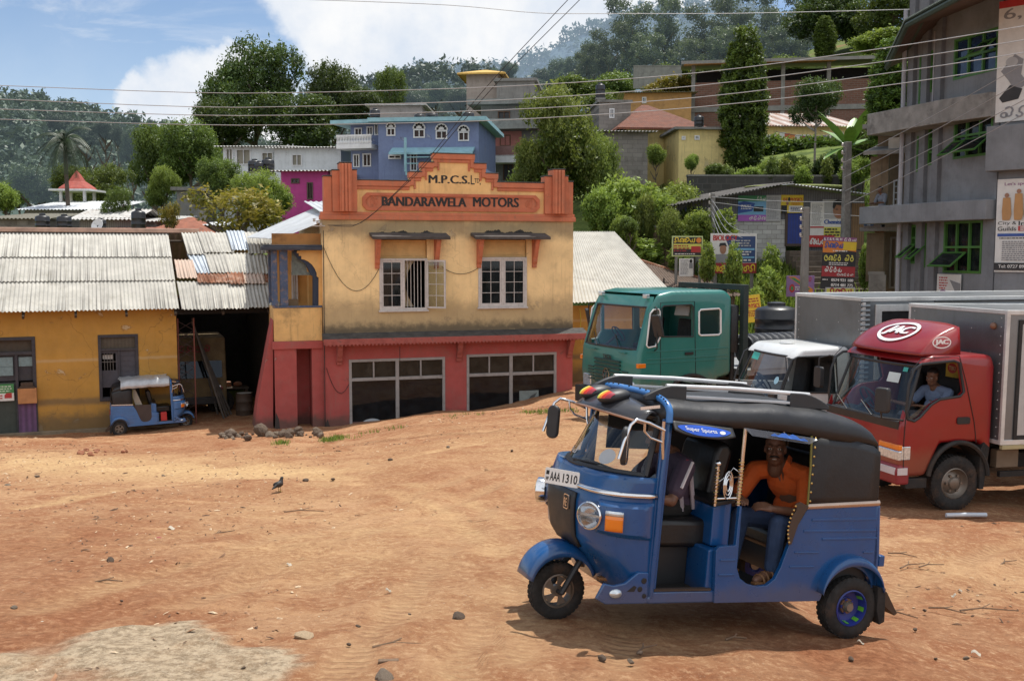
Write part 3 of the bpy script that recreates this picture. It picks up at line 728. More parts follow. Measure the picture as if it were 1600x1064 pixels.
# upper windows
def bars(mb,x0,x1,z0,z1,nx,nz,y,r=.009):
 for i in range(1,nx): x = x0+(x1-x0)*i/nx; mb.box(x-r,x+r,y-r,y+r,z0,z1)
 for j in range(1,nz): z = z0+(z1-z0)*j/nz; mb.box(x0,x1,y-r*.9,y+r*.9,z-r,z+r)
def upper_window(rc,zt,open_right):
 x0,x1,z0,z1 = rc; fr = MB(); fr.frame(x0,x1,z0,zt,-.03,.1,.07); fr.box((x0+x1)/2-.04,(x0+x1)/2+.04,-.028,.098,z0+.07,zt-.07)
 fr.box(x0-.03,x1+.03,-.07,.1,z0-.05,z0-.001)
 w = fr.build('window',m_white,mb0,.006)
 tr = MB(); tr.box(x0+.02,x1-.02,.1,.16,zt+.0,z1-.02); tr.box(x0+.06,x1-.06,.085,.1,zt+.08,z1-.08); tr.build('transom_panel',m_panel,w,.008)
 xm = (x0+x1)/2
 for k,(a,c) in enumerate(((x0+.07,xm-.04),(xm+.04,x1-.07))):
  if k == 1 and open_right: continue
  s = MB(); s.frame(a,c,z0+.07,zt-.07,-.01,.03,.055); bars(s,a+.05,c-.05,z0+.12,zt-.12,2,4,.012); sa = s.build('sash',m_white,w,.003)
  p = MB(); p.box(a+.05,c-.05,.016,.02,z0+.12,zt-.12); p.build('pane',m_glass,sa)
  c2 = MB(); c2.grid(lambda u,v,a=a,c=c: (a+(c-a)*u,.19+.02*math.sin(u*40),z0+.1+(zt-z0-.2)*v),40,1); c2.build('curtain',M('green_curtain',(.10,.17,.14),.9,wave=dict(scale=7,amt=.5)) if open_right else M('grey_blind',(.3,.3,.28),.9,wave=dict(dir='Z',scale=9,amt=.5)),w)
 g2 = MB()
 for i in range(1,6): xx = xm+.04+(x1-xm-.11)*i/6; g2.box(xx-.009,xx+.009,.11,.13,z0+.07,zt-.07)
 if not open_right:
  for i in range(1,6): xx = x0+.07+(xm-x0-.11)*i/6; g2.box(xx-.007,xx+.007,.11,.13,z0+.07,zt-.07)
 g2.build('security_bars',m_white,w)
 if open_right:
  L = x1-.07-xm-.04; s = MB(); s.X = Matrix.Translation((x1-.02,-.03,0)) @ Matrix.Rotation(R(-38),4,'Z')
  s.frame(0,L,z0+.05,zt-.05,-.02,.02,.055); bars(s,.05,L-.05,z0+.1,zt-.1,2,4,0); sa = s.build('open_sash',m_white,w,.003)
  p = MB(); p.X = s.X; p.box(.05,L-.05,-.002,.002,z0+.1,zt-.1); p.build('pane',MGLASS('clear_pane',(.85,.9,.88),.85),sa)
  c2 = MB(); c2.grid(lambda u,v: (xm+.02+(.36-.2*math.sin(v*3))*u*(1-.6*(1-abs(2*v-.9))),.17+.03*math.sin(u*16),z0+.1+(zt-z0-.18)*v),16,10); c2.build('tied_curtain',m_curt,w)
upper_window(wl,FB.Z(630,404),True); upper_window(wr,FB.Z(785,402),False)
# ground floor shop windows
for k,(rc,mpx,tpy) in enumerate(((gl,620,591),(gr,798.5,584))):
 x0,x1,z0,z1 = rc; xm = FB.X(mpx); zt = FB.Z(mpx,tpy); fr = MB(); fr.frame(x0,x1,-.3,z1,-.02,.13,.085); fr.box(xm-.055,xm+.055,-.018,.128,-.2,z1-.085)
 fr.box(x0+.085,xm-.055,-.016,.126,zt-.05,zt+.05); fr.box(xm+.055,x1-.085,-.016,.126,zt-.05,zt+.05)
 for a,c in ((x0+.085,xm-.055),(xm+.055,x1-.085)): m_ = (a+c)/2; fr.box(m_-.025,m_+.025,.0,.1,zt+.05,z1-.085)
 w = fr.build('shop_window',M('grey_shop_frame',(.30,.285,.275),.7,var=.1,grime=.5,gcol=(.12,.1,.085),gscale=6),mb0,.008)
 p = MB(); p.box(x0+.07,x1-.07,.05,.055,-.25,zt-.02); p.build('pane',m_shopglass,w)
 p = MB(); p.box(x0+.07,x1-.07,.045,.05,zt+.02,z1-.07); p.build('transom_pane',MGLASS('dusty_transom',(.5,.5,.45),.25,.15,(.022,.02,.016),.4),w)
 if k == 0:
  p = MB(); a0,a1,e0,e1 = FB.rect(550,630,612,598)
  for (u0,u1) in ((0,.3),(.36,.62),(.68,1)):
   for (v0,v1) in ((.08,.4),(.55,.95)): p.box(a0+(a1-a0)*u0,a0+(a1-a0)*u1,.3,.31,e0+(e1-e0)*v0,e0+(e1-e0)*v1)
  p.box(a0-.1,a1+.1,.33,.35,-.2,e1+.1); p.build('inner_shutter',[M('inner_lights',(.16,.19,.18),.6)],w)
  p = MB(); a0,a1,e0,e1 = FB.rect(563,662,600,655); p.prism([(a0+(a1-a0)*i/12,e0+(e1-e0)*math.sin(PI*i/12)**.6) for i in range(13)],'y',.04,.044); p.build('pale_sticker',M('sticker_grey',(.42,.46,.48),.5),w)
 else:
  p = MB(); a0,a1,e0,e1 = FB.rect(812,643,842,611); p.box(a0,a1,.036,.044,e0,e1); ps = p.build('window_poster',M('bleached_poster',(.20,.235,.225),.6,var=.2,scale=5),w)
  p = MB(); put_poly(p,(0,.036,0),(1,0,0),(0,0,1),[(a0+(a1-a0)*u,e0+(e1-e0)*v) for u,v in ((.12,.1),(.2,.5),(.35,.45),(.6,.75),(.92,.9),(.7,.55),(.5,.25),(.45,.1))],.003); p.build('bird_print',M('print_dark',(.06,.065,.065),.6),ps)
# cracks of missing plaster at the foot
q = MB(); put_poly(q,(0,-.004,0),(1,0,0),(0,0,1),[(FB.X(x,y),FB.Z(x,y)) for x,y in ((508,676),(519,677),(516,668),(512,655),(509,661))],.003); q.build('bare_patch',M('bare_brick',(.05,.04,.035),.95),mb0)
# porch on the left
XP = FB.X(429,560,.15)
zb0,zb1 = FB.Z(465,545,.15),FB.Z(465,533,.15); zs = FB.Z(465,481,.15); zt = FB.Z(465,391,.15)
p = MB(); p.box(XP,-.02,.15,.3,zb1,zs); p.box(XP,XP+.14,.3,2.4,zb1,zs); p.build('porch_parapet',M('porch_ochre',srgb(216,174,112),.9,var=.12,scale=2,grime=.5,gcol=(.16,.12,.06),gscale=2.5,streak=.5,bump=.2),mb0,.01)
p = MB(); p.box(XP-.06,-.01,.09,.34,zb0,zb1-.004); p.box(XP-.06,XP+.16,.34,2.4,zb0,zb1-.004); p.box(XP,-.01,.34,2.4,zb0+.02,zb1-.01); p.build('porch_band',m_pink,mb0,.012)
p = MB(); p.box(XP-.02,-.01,.13,.32,zs+.001,zs+.06); p.build('sill_rail',m_bluegrey,mb0,.008)
p = MB(); p.box(XP-.04,XP+.13,.12,.3,zs+.06,zt); p.build('porch_post',m_bluegrey,mb0,.01)
xa,xb = FB.X(437.5,440,.15),FB.X(450,440,.15)
p = MB(); p.box(xa,xb,.14,.34,zs+.06,zt); p.build('porch_post',m_bluegrey,mb0,.01)
p = MB(); p.box(XP,XP+.14,2.2,2.4,zs,zt); p.build('porch_post',m_bluegrey,mb0,.01)
# stepped arch on the front opening
x0 = FB.X(455,440,.15); x1 = -.02
def hs(px,py): return (FB.X(px,py,.15),FB.Z(px,py,.15))
ar = [hs(464,392),hs(464,396),hs(467,396),hs(467,400),hs(471,400),hs(471,405),hs(476,406),hs(482,409),hs(488,414),hs(492,420),hs(495,427),hs(495,432),hs(498,434),hs(498,480),hs(507.5,480),hs(507.5,391)]
p = MB(); p.prism(ar,'y',.16,.24); p.build('stepped_arch',M('arch_ochre',srgb(212,166,102),.9,var=.1,grime=.3,gcol=(.2,.14,.07)),mb0)
ar2 = [hs(456,392),hs(460,397),hs(463,400),hs(466,405),hs(470,407),hs(476,411),hs(480,416),hs(484,424),hs(486,430),hs(490,432),hs(490,480),hs(498,480),hs(498,434),hs(495,432),hs(495,427),hs(492,420),hs(488,414),hs(482,409),hs(476,406),hs(471,405),hs(471,400),hs(467,400),hs(467,396),hs(464,396),hs(464,392)]
p = MB(); p.prism(ar2,'y',.2,.5); p.build('arch_reveal',M('deep_blue_paint',(.025,.035,.06),.8),mb0)
p = MB(); p.box(XP,-.01,2.3,2.4,zs-.2,zt); p.box(-.26,-.006,1.6,2.3,zb1,zt); p.build('porch_back_wall',M('porch_inner',srgb(206,160,96),.9,var=.1),mb0)
p = MB(); a,c,e0,e1 = FB.rect(455,470,466,408,2.2); p.frame(a,c,e0,e1,2.2,2.29,.06); p.box((a+c)/2-.02,(a+c)/2+.02,2.21,2.28,e0+.06,e1-.06); p.build('porch_casement',m_white,mb0)
p = MB(); a,c,e0,e1 = FB.rect(450,479,466,468,.6); p.box(a,c,.5,.9,e0,e1); p.build('carton_on_sill',M('brown_card',(.2,.13,.07),.9),mb0,.01)
sg = MB(); a,c,e0,e1 = FB.rect(455,430,485,425,.35); sg.box(a,c,.33,.36,e0,e1); sg.prism([(a+.02,e1),(c-.1,e1),(c-.16,e1+.5),(c-.3,e1+.66),(a+.2,e1+.75),(a+.02,e1+.6)],'y',.345,.352); sg.build('arch_signboard',M('sign_greygreen',(.13,.15,.13),.7,var=.3,scale=9),mb0)
p = MB(); p.box(XP-.34,-.006,-.1,.5,zt+.0,zt+.1); p.box(XP-.26,-.006,-.02,.5,zt+.102,zt+.16); p.box(XP-.2,XP+.2,.5,2.5,zt+.002,zt+.15); p.build('porch_cornice',M('slate_blue_cornice',srgb(58,60,68),.85,var=.2),mb0,.012)
p = MB(); p.box(XP,-.006,.3,.45,zt+.162,FB.Z(470,365,.3)); p.build('gable_infill',M('gable_ochre',srgb(160,112,62),.9,var=.15,grime=.6,gcol=(.03,.025,.02)),mb0)
# porch ground floor: piers, niche, stair flank
xpa = FB.X(464,600,.15); xpb = FB.X(488,600,.15)
p = MB(); p.box(XP,xpa,.15,2.4,-.8,zb0-.002); p.box(xpb,-.004,.16,2.4,-.8,zb0-.002); p.box(xpa,xpb,1.0,1.2,-.8,zb0-.002); p.build('porch_base',m_pink,mb0)
q = MB(); fl = [(427,500),(427,690),(396,690),(399,660),(403,628),(412,580),(421,530)]; q.prism([(FB.X(x,y,.3)-.003,FB.Z(x,y,.3)) for x,y in fl],'y',.3,1.6); q.build('stair_flank',m_pink,mb0)
q = MB(); put_poly(q,(0,.15,0),(1,0,0),(0,0,1),[(FB.X(x,y,.15),FB.Z(x,y,.15)) for x,y in ((429,676),(438,676),(436,655),(431,644))],.003); q.build('bare_patch',M('bare_brick',(.05,.04,.035),.95),mb0)
# roof behind the parapet, spilling to the left over the porch
C4 = [at(433,373.5,31.6),at(509,343.5,31.9),at(509,318,37.5),at(386,371,36.5)]
C4 = [FB_.copy() for FB_ in C4]
inv = Matrix.Translation(FB.o) @ Matrix.Rotation(R(17),4,'Z'); inv = inv.inverted()
L4 = [inv @ c for c in C4]
q = MB(); q.corr(L4[3],L4[0],L4[1],L4[2],.2,.02,.008); q.build('side_roof',m_zinc,mb0)
q = MB(); q.corr((.2,.4,ZC0+.12),(W-.2,.4,ZC0+.12),(W-.2,7.4,ZC0+.9),(.2,7.4,ZC0+.9),.2,.02); q.build('main_roof',m_zinc,mb0)
q = MB(); x,z = FB.loc(505,350);
for k in range(3): q.lathe([(.0,0),(.03,0),(.045,.03),(.03,.06),(.05,.09),(.0,.1)],(x-.08-.1*k,-.08,z+.06*(k-1)),'z',8)
q.box(x-.35,x+.05,-.06,-.002,z-.08,z-.05); q.build('service_insulator',M('porcelain',(.45,.42,.38),.3),mb0,smooth=40)
def drape(p0,p1,sag,off):
 a = FB.loc(*p0); c = FB.loc(*p1); return [(a[0]+(c[0]-a[0])*t,off,a[1]+(c[1]-a[1])*t-sag*4*t*(1-t)) for t in [i/12 for i in range(13)]]
for cb_ in ((drape((505,385),(592,420),1.0,-.03),.008),(drape((505,360),(508,670),.0,-.03),.012),(drape((690,417),(748,418),.22,-.03),.008),(drape((510,575),(545,600),.5,-.03),.008),(drape((622,540),(622,566),0,-.3),.01)): q = MB(); q.tube(cb_[0],cb_[1],4); q.build('service_cable',m_wire,mb0)
# shared tools for vehicles and figures
def bake(me,mods):
 """apply modifiers given as (type, {settings}) to a mesh datablock, return the new mesh"""
 o = bpy.data.objects.new('work',me); WS.collection.objects.link(o); tmp = []
 for t,kw in mods:
  m = o.modifiers.new(t,t)
  for k,v in kw.items():
   if k == 'object':
    c = bpy.data.objects.new('cut',v); WS.collection.objects.link(c); tmp.append(c); v = c
   setattr(m,k,v)
 dg = work_graph()
 out = bpy.data.meshes.new_from_object(o.evaluated_get(dg),depsgraph=dg)
 for c in tmp:
  d = c.data; bpy.data.objects.remove(c); bpy.data.meshes.remove(d)
 bpy.data.objects.remove(o)
 return out
def obj_from(me,name,mats,parent,smooth=35,label=None):
 me.name = name; me.materials.clear()
 for m in (mats if isinstance(mats,(list,tuple)) else [mats]): me.materials.append(m)
 me.polygons.foreach_set('material_index',np.zeros(len(me.polygons),dtype=np.int32))
 if smooth is not None: me.shade_smooth(); me.set_sharp_from_angle(angle=R(smooth))
 o = bpy.data.objects.new(name,me); COL.objects.link(o); o.parent = parent
 if label: o['label'] = label
 return o
def cut_shell(solid,cutters,bevel=.04,seg=3,ang=30):
 me = bake(solid.mesh('shell'),[('BEVEL',dict(width=bevel,segments=seg,limit_method='ANGLE',angle_limit=R(ang)))])
 mods = [('BOOLEAN',dict(operation='DIFFERENCE',solver='EXACT',object=c.mesh('cut'))) for c in cutters]
 return bake(me,mods)
class VF:
 """vehicle frame: a world matrix, and where a spot of the photograph falls on one of its planes"""
 def __init__(s,mw): s.m = mw; s.i = mw.inverted()
 def P(s,px,py,x=None,y=None,z=None):
  o = s.i @ Vector((0,0,0)); d = s.i.to_3x3() @ at(px,py,1)
  k,v = [(k,v) for k,v in enumerate((x,y,z)) if v is not None][0]
  t = (v-o[k])/d[k]; return o+d*t
def heading(o,phi,tilt=0.0,roll=0.0,mirror=False):
 x = Vector((-math.cos(phi)*math.cos(tilt),-math.sin(phi)*math.cos(tilt),math.sin(tilt)))
 y = Vector((math.sin(phi),-math.cos(phi),0)); z = x.cross(y); y2 = y*math.cos(roll)+z*math.sin(roll); z2 = x.cross(y2)
 m = Matrix((x,y2,z2)).transposed().to_4x4(); m.translation = o
 return m
def place(root,mw):
 root.rotation_mode = 'XYZ'; root.location = mw.translation; root.rotation_euler = mw.to_euler()
# ---- figures
m_skin = M('brown_skin',(.155,.075,.045),.46,var=.1,scale=20,spec=.35)
m_hair = M('black_hair',(.008,.007,.006),.6,var=.3,scale=60)
def limb(mb,pts,rad,n=10):
 pts = [Vector(p) for p in pts]
 for i in range(len(pts)-1):
  a,b,r0,r1 = pts[i],pts[i+1],rad[i],rad[i+1]; d = (b-a)
  if d.length < 1e-6: continue
  d.normalize(); u = d.orthogonal().normalized(); w = d.cross(u); rings = []
  for k in range(0,4): t = -PI/2+PI/2*k/3; rings.append((a+d*(r0*math.sin(t)),r0*math.cos(t)+1e-4))
  for k in range(0,4): t = PI/2*k/3; rings.append((b+d*(r1*math.sin(t)),r1*math.cos(t)+1e-4))
  mb.loft([[c+(u*math.cos(2*PI*q/n)+w*math.sin(2*PI*q/n))*r for q in range(n)] for c,r in rings])
def oell(mb,c,r,axes=None):
 keep = mb.X
 if axes is not None:
  m = Matrix(axes).transposed().to_4x4(); m.translation = Vector(c); mb.X = keep @ m; mb.ell((0,0,0),r,14,10)
 else: mb.ell(c,r,14,10)
 mb.X = keep
def fuse(mb,name,mat,parent,voxel=.007,smooth=2):
 me = bake(mb.mesh(name),[('REMESH',dict(mode='VOXEL',voxel_size=voxel)),('SMOOTH',dict(factor=.5,iterations=smooth))])
 return obj_from(me,name,mat,parent,80)
def head_matrix(eye,fwd,tilt=0.0,roll=0.0):
 f = Vector(fwd).normalized(); l = Vector((0,0,1)).cross(f).normalized(); u = f.cross(l)
 m = Matrix((f,l,u)).transposed().to_4x4(); m.translation = Vector(eye); return m @ Matrix.Rotation(roll,4,'X')
def add_head(mb,hm):
 k = mb.X; mb.X = k @ hm
 mb.ell((-.02,0,.04),(.094,.074,.088),16,12); mb.ell((.018,0,-.03),(.066,.060,.098),16,12); mb.ell((.035,0,-.09),(.045,.044,.036),12,8)
 limb(mb,[(.078,0,.012),(.1,0,-.034)],[.008,.0125],8)
 for s in (-1,1):
  mb.ell((.092,s*.012,-.037),(.012,.010,.009)); mb.ell((.072,s*.03,.020),(.016,.026,.009)); mb.ell((.056,s*.036,-.032),(.026,.022,.024))
  mb.ell((-.008,s*.073,-.012),(.017,.010,.031)); mb.ell((.0,s*.05,-.062),(.03,.014,.045))
 mb.ell((.079,0,-.065),(.013,.025,.006)); mb.ell((.078,0,-.080),(.013,.021,.0075))
 limb(mb,[(-.02,0,-.06),(-.035,0,-.17)],[.052,.056])
 mb.X = k
def head_bits(root,hm,moustache=True,smile=True):
 for s in (-1,1):
  e = MB(); e.X = hm; e.ell((.0685,s*.031,.0),(.0125,.0145,.0085)); e.m = 1; e.ell((.0775,s*.031+.001,.0),(.005,.0062,.0066)); e.build('eye',[M('eye_white',(.55,.5,.45),.3),M('iris',(.01,.006,.004),.2)],root,smooth=60)
 h = MB(); h.X = hm; h.ell((-.024,0,.046),(.1,.080,.090),22,16)
 keep = []; inv = hm.inverted()
 for f in h.f:
  c = sum((inv @ Vector(h.v[i]) for i in f),Vector())/len(f)
  if c.z > .075-(.0 if c.x > .03 else .02) or (c.x < .005 and c.z > .0+.06*(c.x > -.03)) or (c.x < -.05 and c.z > -.06): keep.append(f)
 h.f = keep; h.mi = [0]*len(keep)
 h.build('hair',m_hair,root,smooth=80)
 if moustache:
  q = MB(); q.X = hm
  for s in (-1,1): limb(q,[(.094,s*.002,-.05),(.088,s*.018,-.0525),(.074,s*.034,-.062)],[.0065,.007,.003],8)
  q.build('moustache',m_hair,root,smooth=80)
  for s in (-1,1):
   q = MB(); q.X = hm; limb(q,[(.083,s*.014,.0175),(.08,s*.03,.023),(.068,s*.045,.018)],[.003,.004,.0025],6); q.build('eyebrow',m_hair,root,smooth=80)
 if smile:
  q = MB(); q.X = hm; q.ell((.0835,0,-.0725),(.008,.017,.0035)); q.build('teeth',M('teeth',(.6,.57,.5),.3),root,smooth=80)
def hand(mb,wrist,tip,palm_n,curl=.5,s=1.0):
 """palm, four unequal bent fingers and a side thumb; wrist -> tip gives the reach, palm_n the direction the palm faces"""
 w = Vector(wrist); d = (Vector(tip)-w).normalized(); n = Vector(palm_n); n = (n-d*n.dot(d)).normalized(); a = d.cross(n).normalized()
 c = w+d*.045*s; limb(mb,[w,w+d*.03*s],[.025*s,.027*s])
 for k in range(4): q = (k-1.5)*.02*s; limb(mb,[w+d*.02*s+a*q*.7,w+d*.085*s+a*q],[.015*s,.0125*s],8)
 for k,L in enumerate((.066,.076,.071,.055)):
  q = (k-1.5)*.021*s; p = w+d*.088*s+a*q; pts = [p]; dd = d.copy()
  for j in range(3):
   ang = curl*(.5+.4*j); rot = Matrix.Rotation(ang,3,d.cross(n));
   dd = (d*math.cos(ang)+n*math.sin(ang)).normalized() if j < 2 else (d*math.cos(ang*1.1)+n*math.sin(ang*1.1)).normalized()
   pts.append(pts[-1]+dd*L*s*(.42,.33,.25)[j])
  limb(mb,pts,[.0095*s,.009*s,.008*s,.0065*s],8)
 p = w+d*.03*s-a*.028*s; t1 = (d*.55-a*.7+n*.35).normalized(); t2 = (d*.85-a*.25+n*.45).normalized()
 limb(mb,[p,p+t1*.032*s,p+t1*.032*s+t2*.028*s,p+t1*.032*s+t2*.05*s],[.014*s,.0115*s,.0105*s,.008*s],8)
# three-wheeled auto rickshaw (x forward, y left, z up, front wheel at x=1.2, rear axle at x=-0.8)
m_blue = M('rickshaw_blue',(.004,.064,.205),.3,var=.1,scale=3,coat=.45,grime=.3,gcol=(.03,.05,.085),gscale=3.2,streak=.15,bump=.05,bscale=5,bands=[(-.2,.33,.10,(.12,.10,.09),.35,5.0)])
m_canvas = M('black_canvas',(.010,.010,.0115),.46,var=.2,scale=5,bump=.2,bscale=7,grime=.25,gcol=(.022,.02,.019))
m_rubber = M('tyre_rubber',(.016,.015,.014),.85,var=.3,scale=9,grime=.55,gcol=(.12,.065,.035),gscale=4)
m_chrome = M('chrome',(.72,.72,.72),.14,1.0,var=.06,grime=.15,gcol=(.2,.16,.12))
m_brass = M('brass',(.55,.38,.14),.3,1.0,var=.12)
m_dkplast = M('dark_plastic',(.02,.02,.021),.5,var=.2)
m_vinyl = M('black_vinyl',(.008,.0075,.0075),.4,var=.2,scale=6,bump=.1)
m_floor = M('floor_mat',(.012,.010,.009),.9,grime=.6,gcol=(.10,.055,.03))
m_amber = M('amber_lens',(.75,.20,.012),.18,coat=.6)
m_lens = M('lamp_glass',(.62,.66,.68),.12,.55,coat=.8,var=.25,scale=30)
m_rim = M('steel_rim',(.22,.19,.16),.45,.6,var=.2,scale=6,grime=.4,gcol=(.1,.06,.03))
m_wglass = MGLASS('windscreen_glass',(.86,.92,.92),.93,.02)
m_plate = M('plate_white',(.72,.70,.66),.5,grime=.2)
def wheel(root,c,r,w,rim_mat=m_rim,side=1,style='spoke',tread=34,label=None):
 h = MB(); h.X = Matrix.Translation(c)
 s = side
 h.lathe([(.0,s*w*.30),(r*.13,s*w*.30),(r*.15,s*w*.22),(r*.2,s*w*.1),(r*.2,-s*w*.1),(0,-s*w*.1)],axis='y',n=16)
 hub = h.build('wheel',rim_mat,root,smooth=35,label=label)
 t = MB(); t.X = Matrix.Translation(c); k = .58 if style != 'truck' else .56
 prof = [(r*k,-w*.36),(r*(k+.08),-w*.46),(r*.8,-w*.5),(r*.93,-w*.44),(r*.985,-w*.34),(r*.985,w*.34),(r*.93,w*.44),(r*.8,w*.5),(r*(k+.08),w*.46),(r*k,w*.36)]
 t.lathe(prof,axis='y',n=40,caps=False)
 t.lathe([(r*k,w*.36),(r*k*.985,0),(r*k,-w*.36)],axis='y',n=40,caps=False)
 for i in range(tread):
  a = 2*PI*i/tread; ca,sa = math.cos(a),math.sin(a)
  for q in (-1,0,1):
   y = q*w*.27; aa = a+(q % 2)*PI/tread
   t.obox((r*.985*math.cos(aa),y,r*.985*math.sin(aa)),(r*.035,w*.2,2*PI*r/tread*.62),(0,-aa,0))
 t.build('tyre',m_rubber,hub,smooth=35)
 m = MB(); m.X = Matrix.Translation(c); R0 = r*k
 if style == 'spoke':
  m.lathe([(R0*1.03,s*w*.40),(R0*.93,s*w*.42),(R0*.88,s*w*.3),(R0*.86,-s*w*.3),(R0*1.0,-s*w*.36)],axis='y',n=32,caps=False)
  for i in range(5):
   a = 2*PI*i/5+.3
   pts = [(R0*.25*math.cos(a-.25),R0*.25*math.sin(a-.25)),(R0*.9*math.cos(a-.05),R0*.9*math.sin(a-.05)),(R0*.9*math.cos(a+.62),R0*.9*math.sin(a+.62)),(R0*.5*math.cos(a+.5),R0*.5*math.sin(a+.5)),(R0*.25*math.cos(a+.45),R0*.25*math.sin(a+.45))]
   m.prism(pts,'y',s*w*.2,s*w*.3)
  m.lathe([(0,s*w*.26),(R0*.35,s*w*.26),(R0*.35,s*w*.1),(0,s*w*.1)],axis='y',n=20)
  m.build('rim',rim_mat,hub,smooth=35)
 elif style == 'dish':
  m.lathe([(R0*1.03,s*w*.41),(R0*.96,s*w*.44),(R0*.93,s*w*.36),(R0*.86,-s*w*.05),(R0*.5,-s*w*.12),(R0*.34,-s*w*.02),(0,0.0)],axis='y',n=32,caps=False)
  for i in range(5):
   a = 2*PI*i/5; m.lathe([(0,s*.012),(.012,s*.012),(.013,0),(0,0)],(R0*.36*math.cos(a),s*w*-.0,R0*.36*math.sin(a)),'y',8)
  ro = m.build('rim',M('rim_blue',(.02,.035,.22),.4,var=.2),hub,smooth=40)
  p = MB(); p.X = Matrix.Translation(c)
  for i in range(8):
   a = 2*PI*i/8
   for (ra,ya,rb,yb) in ((R0*.915,s*w*.34,R0*.85,-s*w*.03),):
    vs = []
    for j in range(4):
     aa = a+.28*j/3; vs += [((ra-.003)*math.cos(aa),ya+s*.002,(ra-.003)*math.sin(aa)),((rb-.003)*math.cos(aa),yb+s*.002,(rb-.003)*math.sin(aa))]
    p.add(vs,[(2*j,2*j+1,2*j+3,2*j+2) for j in range(3)])
  p.build('rim_stripes',M('lime_paint',(.12,.42,.03),.4),hub)
  p = MB(); p.X = Matrix.Translation(c); p.lathe([(0,s*w*.06),(R0*.42,s*w*.06),(R0*.45,-s*w*.02),(0,-s*w*.02)],axis='y',n=20)
  for i in range(5): a = 2*PI*i/5; p.lathe([(0,s*.014),(.010,s*.014),(.011,0),(0,0)],(R0*.28*math.cos(a),s*w*.06,R0*.28*math.sin(a)),'y',8)
  p.build('hub_cover',M('rusty_hub',(.22,.12,.07),.6,.3,var=.3),hub,smooth=35)
 else:
  m.lathe([(R0*1.02,s*w*.36),(R0*.95,s*w*.40),(R0*.9,s*w*.28),(R0*.8,s*w*.1),(R0*.72,s*w*.06),(R0*.5,s*w*.2),(R0*.42,s*w*.24),(R0*.36,s*w*.36),(R0*.2,s*w*.42),(0,s*w*.42)],axis='y',n=32,caps=False)
  for i in range(6): a = 2*PI*i/6; m.lathe([(0,s*.03),(.018,s*.03),(.02,0),(0,0)],(R0*.54*math.cos(a),s*w*.17,R0*.54*math.sin(a)),'y',6)
  m.build('rim',rim_mat,hub,smooth=35)
 return hub
NOSE = [(.28,.93),(.36,.97),(.45,1.03),(.54,1.13),(.62,1.185),(.75,1.205),(.86,1.21),(.94,1.20),(1.02,1.175),(1.09,1.145)]
def nose_x(z):
 for (z0,a),(z1,b) in zip(NOSE,NOSE[1:]):
  if z <= z1: return a+(b-a)*max(0,(z-z0)/(z1-z0))
 return NOSE[-1][1]
def cowl_pt(t,z,out=0.0):
 """point on the front shield: t in -1..1 across (1 = left edge), z height"""
 yw = .57 if z > .5 else .57-.03*(.5-z)/.2
 a = abs(t); n = nose_x(z); x = .77+(n-.77)*(1-a**2.5)**.75; y = yw*(math.sin(a*PI/2)**.92)*(1 if t >= 0 else -1)
 if out:
  p = Vector((x,y,z)); q = Vector(cowl_pt(min(1,t+.02),z)); p0 = Vector(cowl_pt(max(-1,t-.02),z)); tg = q-p0; nn = Vector((tg.y,-tg.x,0)).normalized()
  if nn.dot(Vector((x-.6,y,0))) < 0: nn = -nn
  p += nn*out; return tuple(p)
 return (x,y,z)
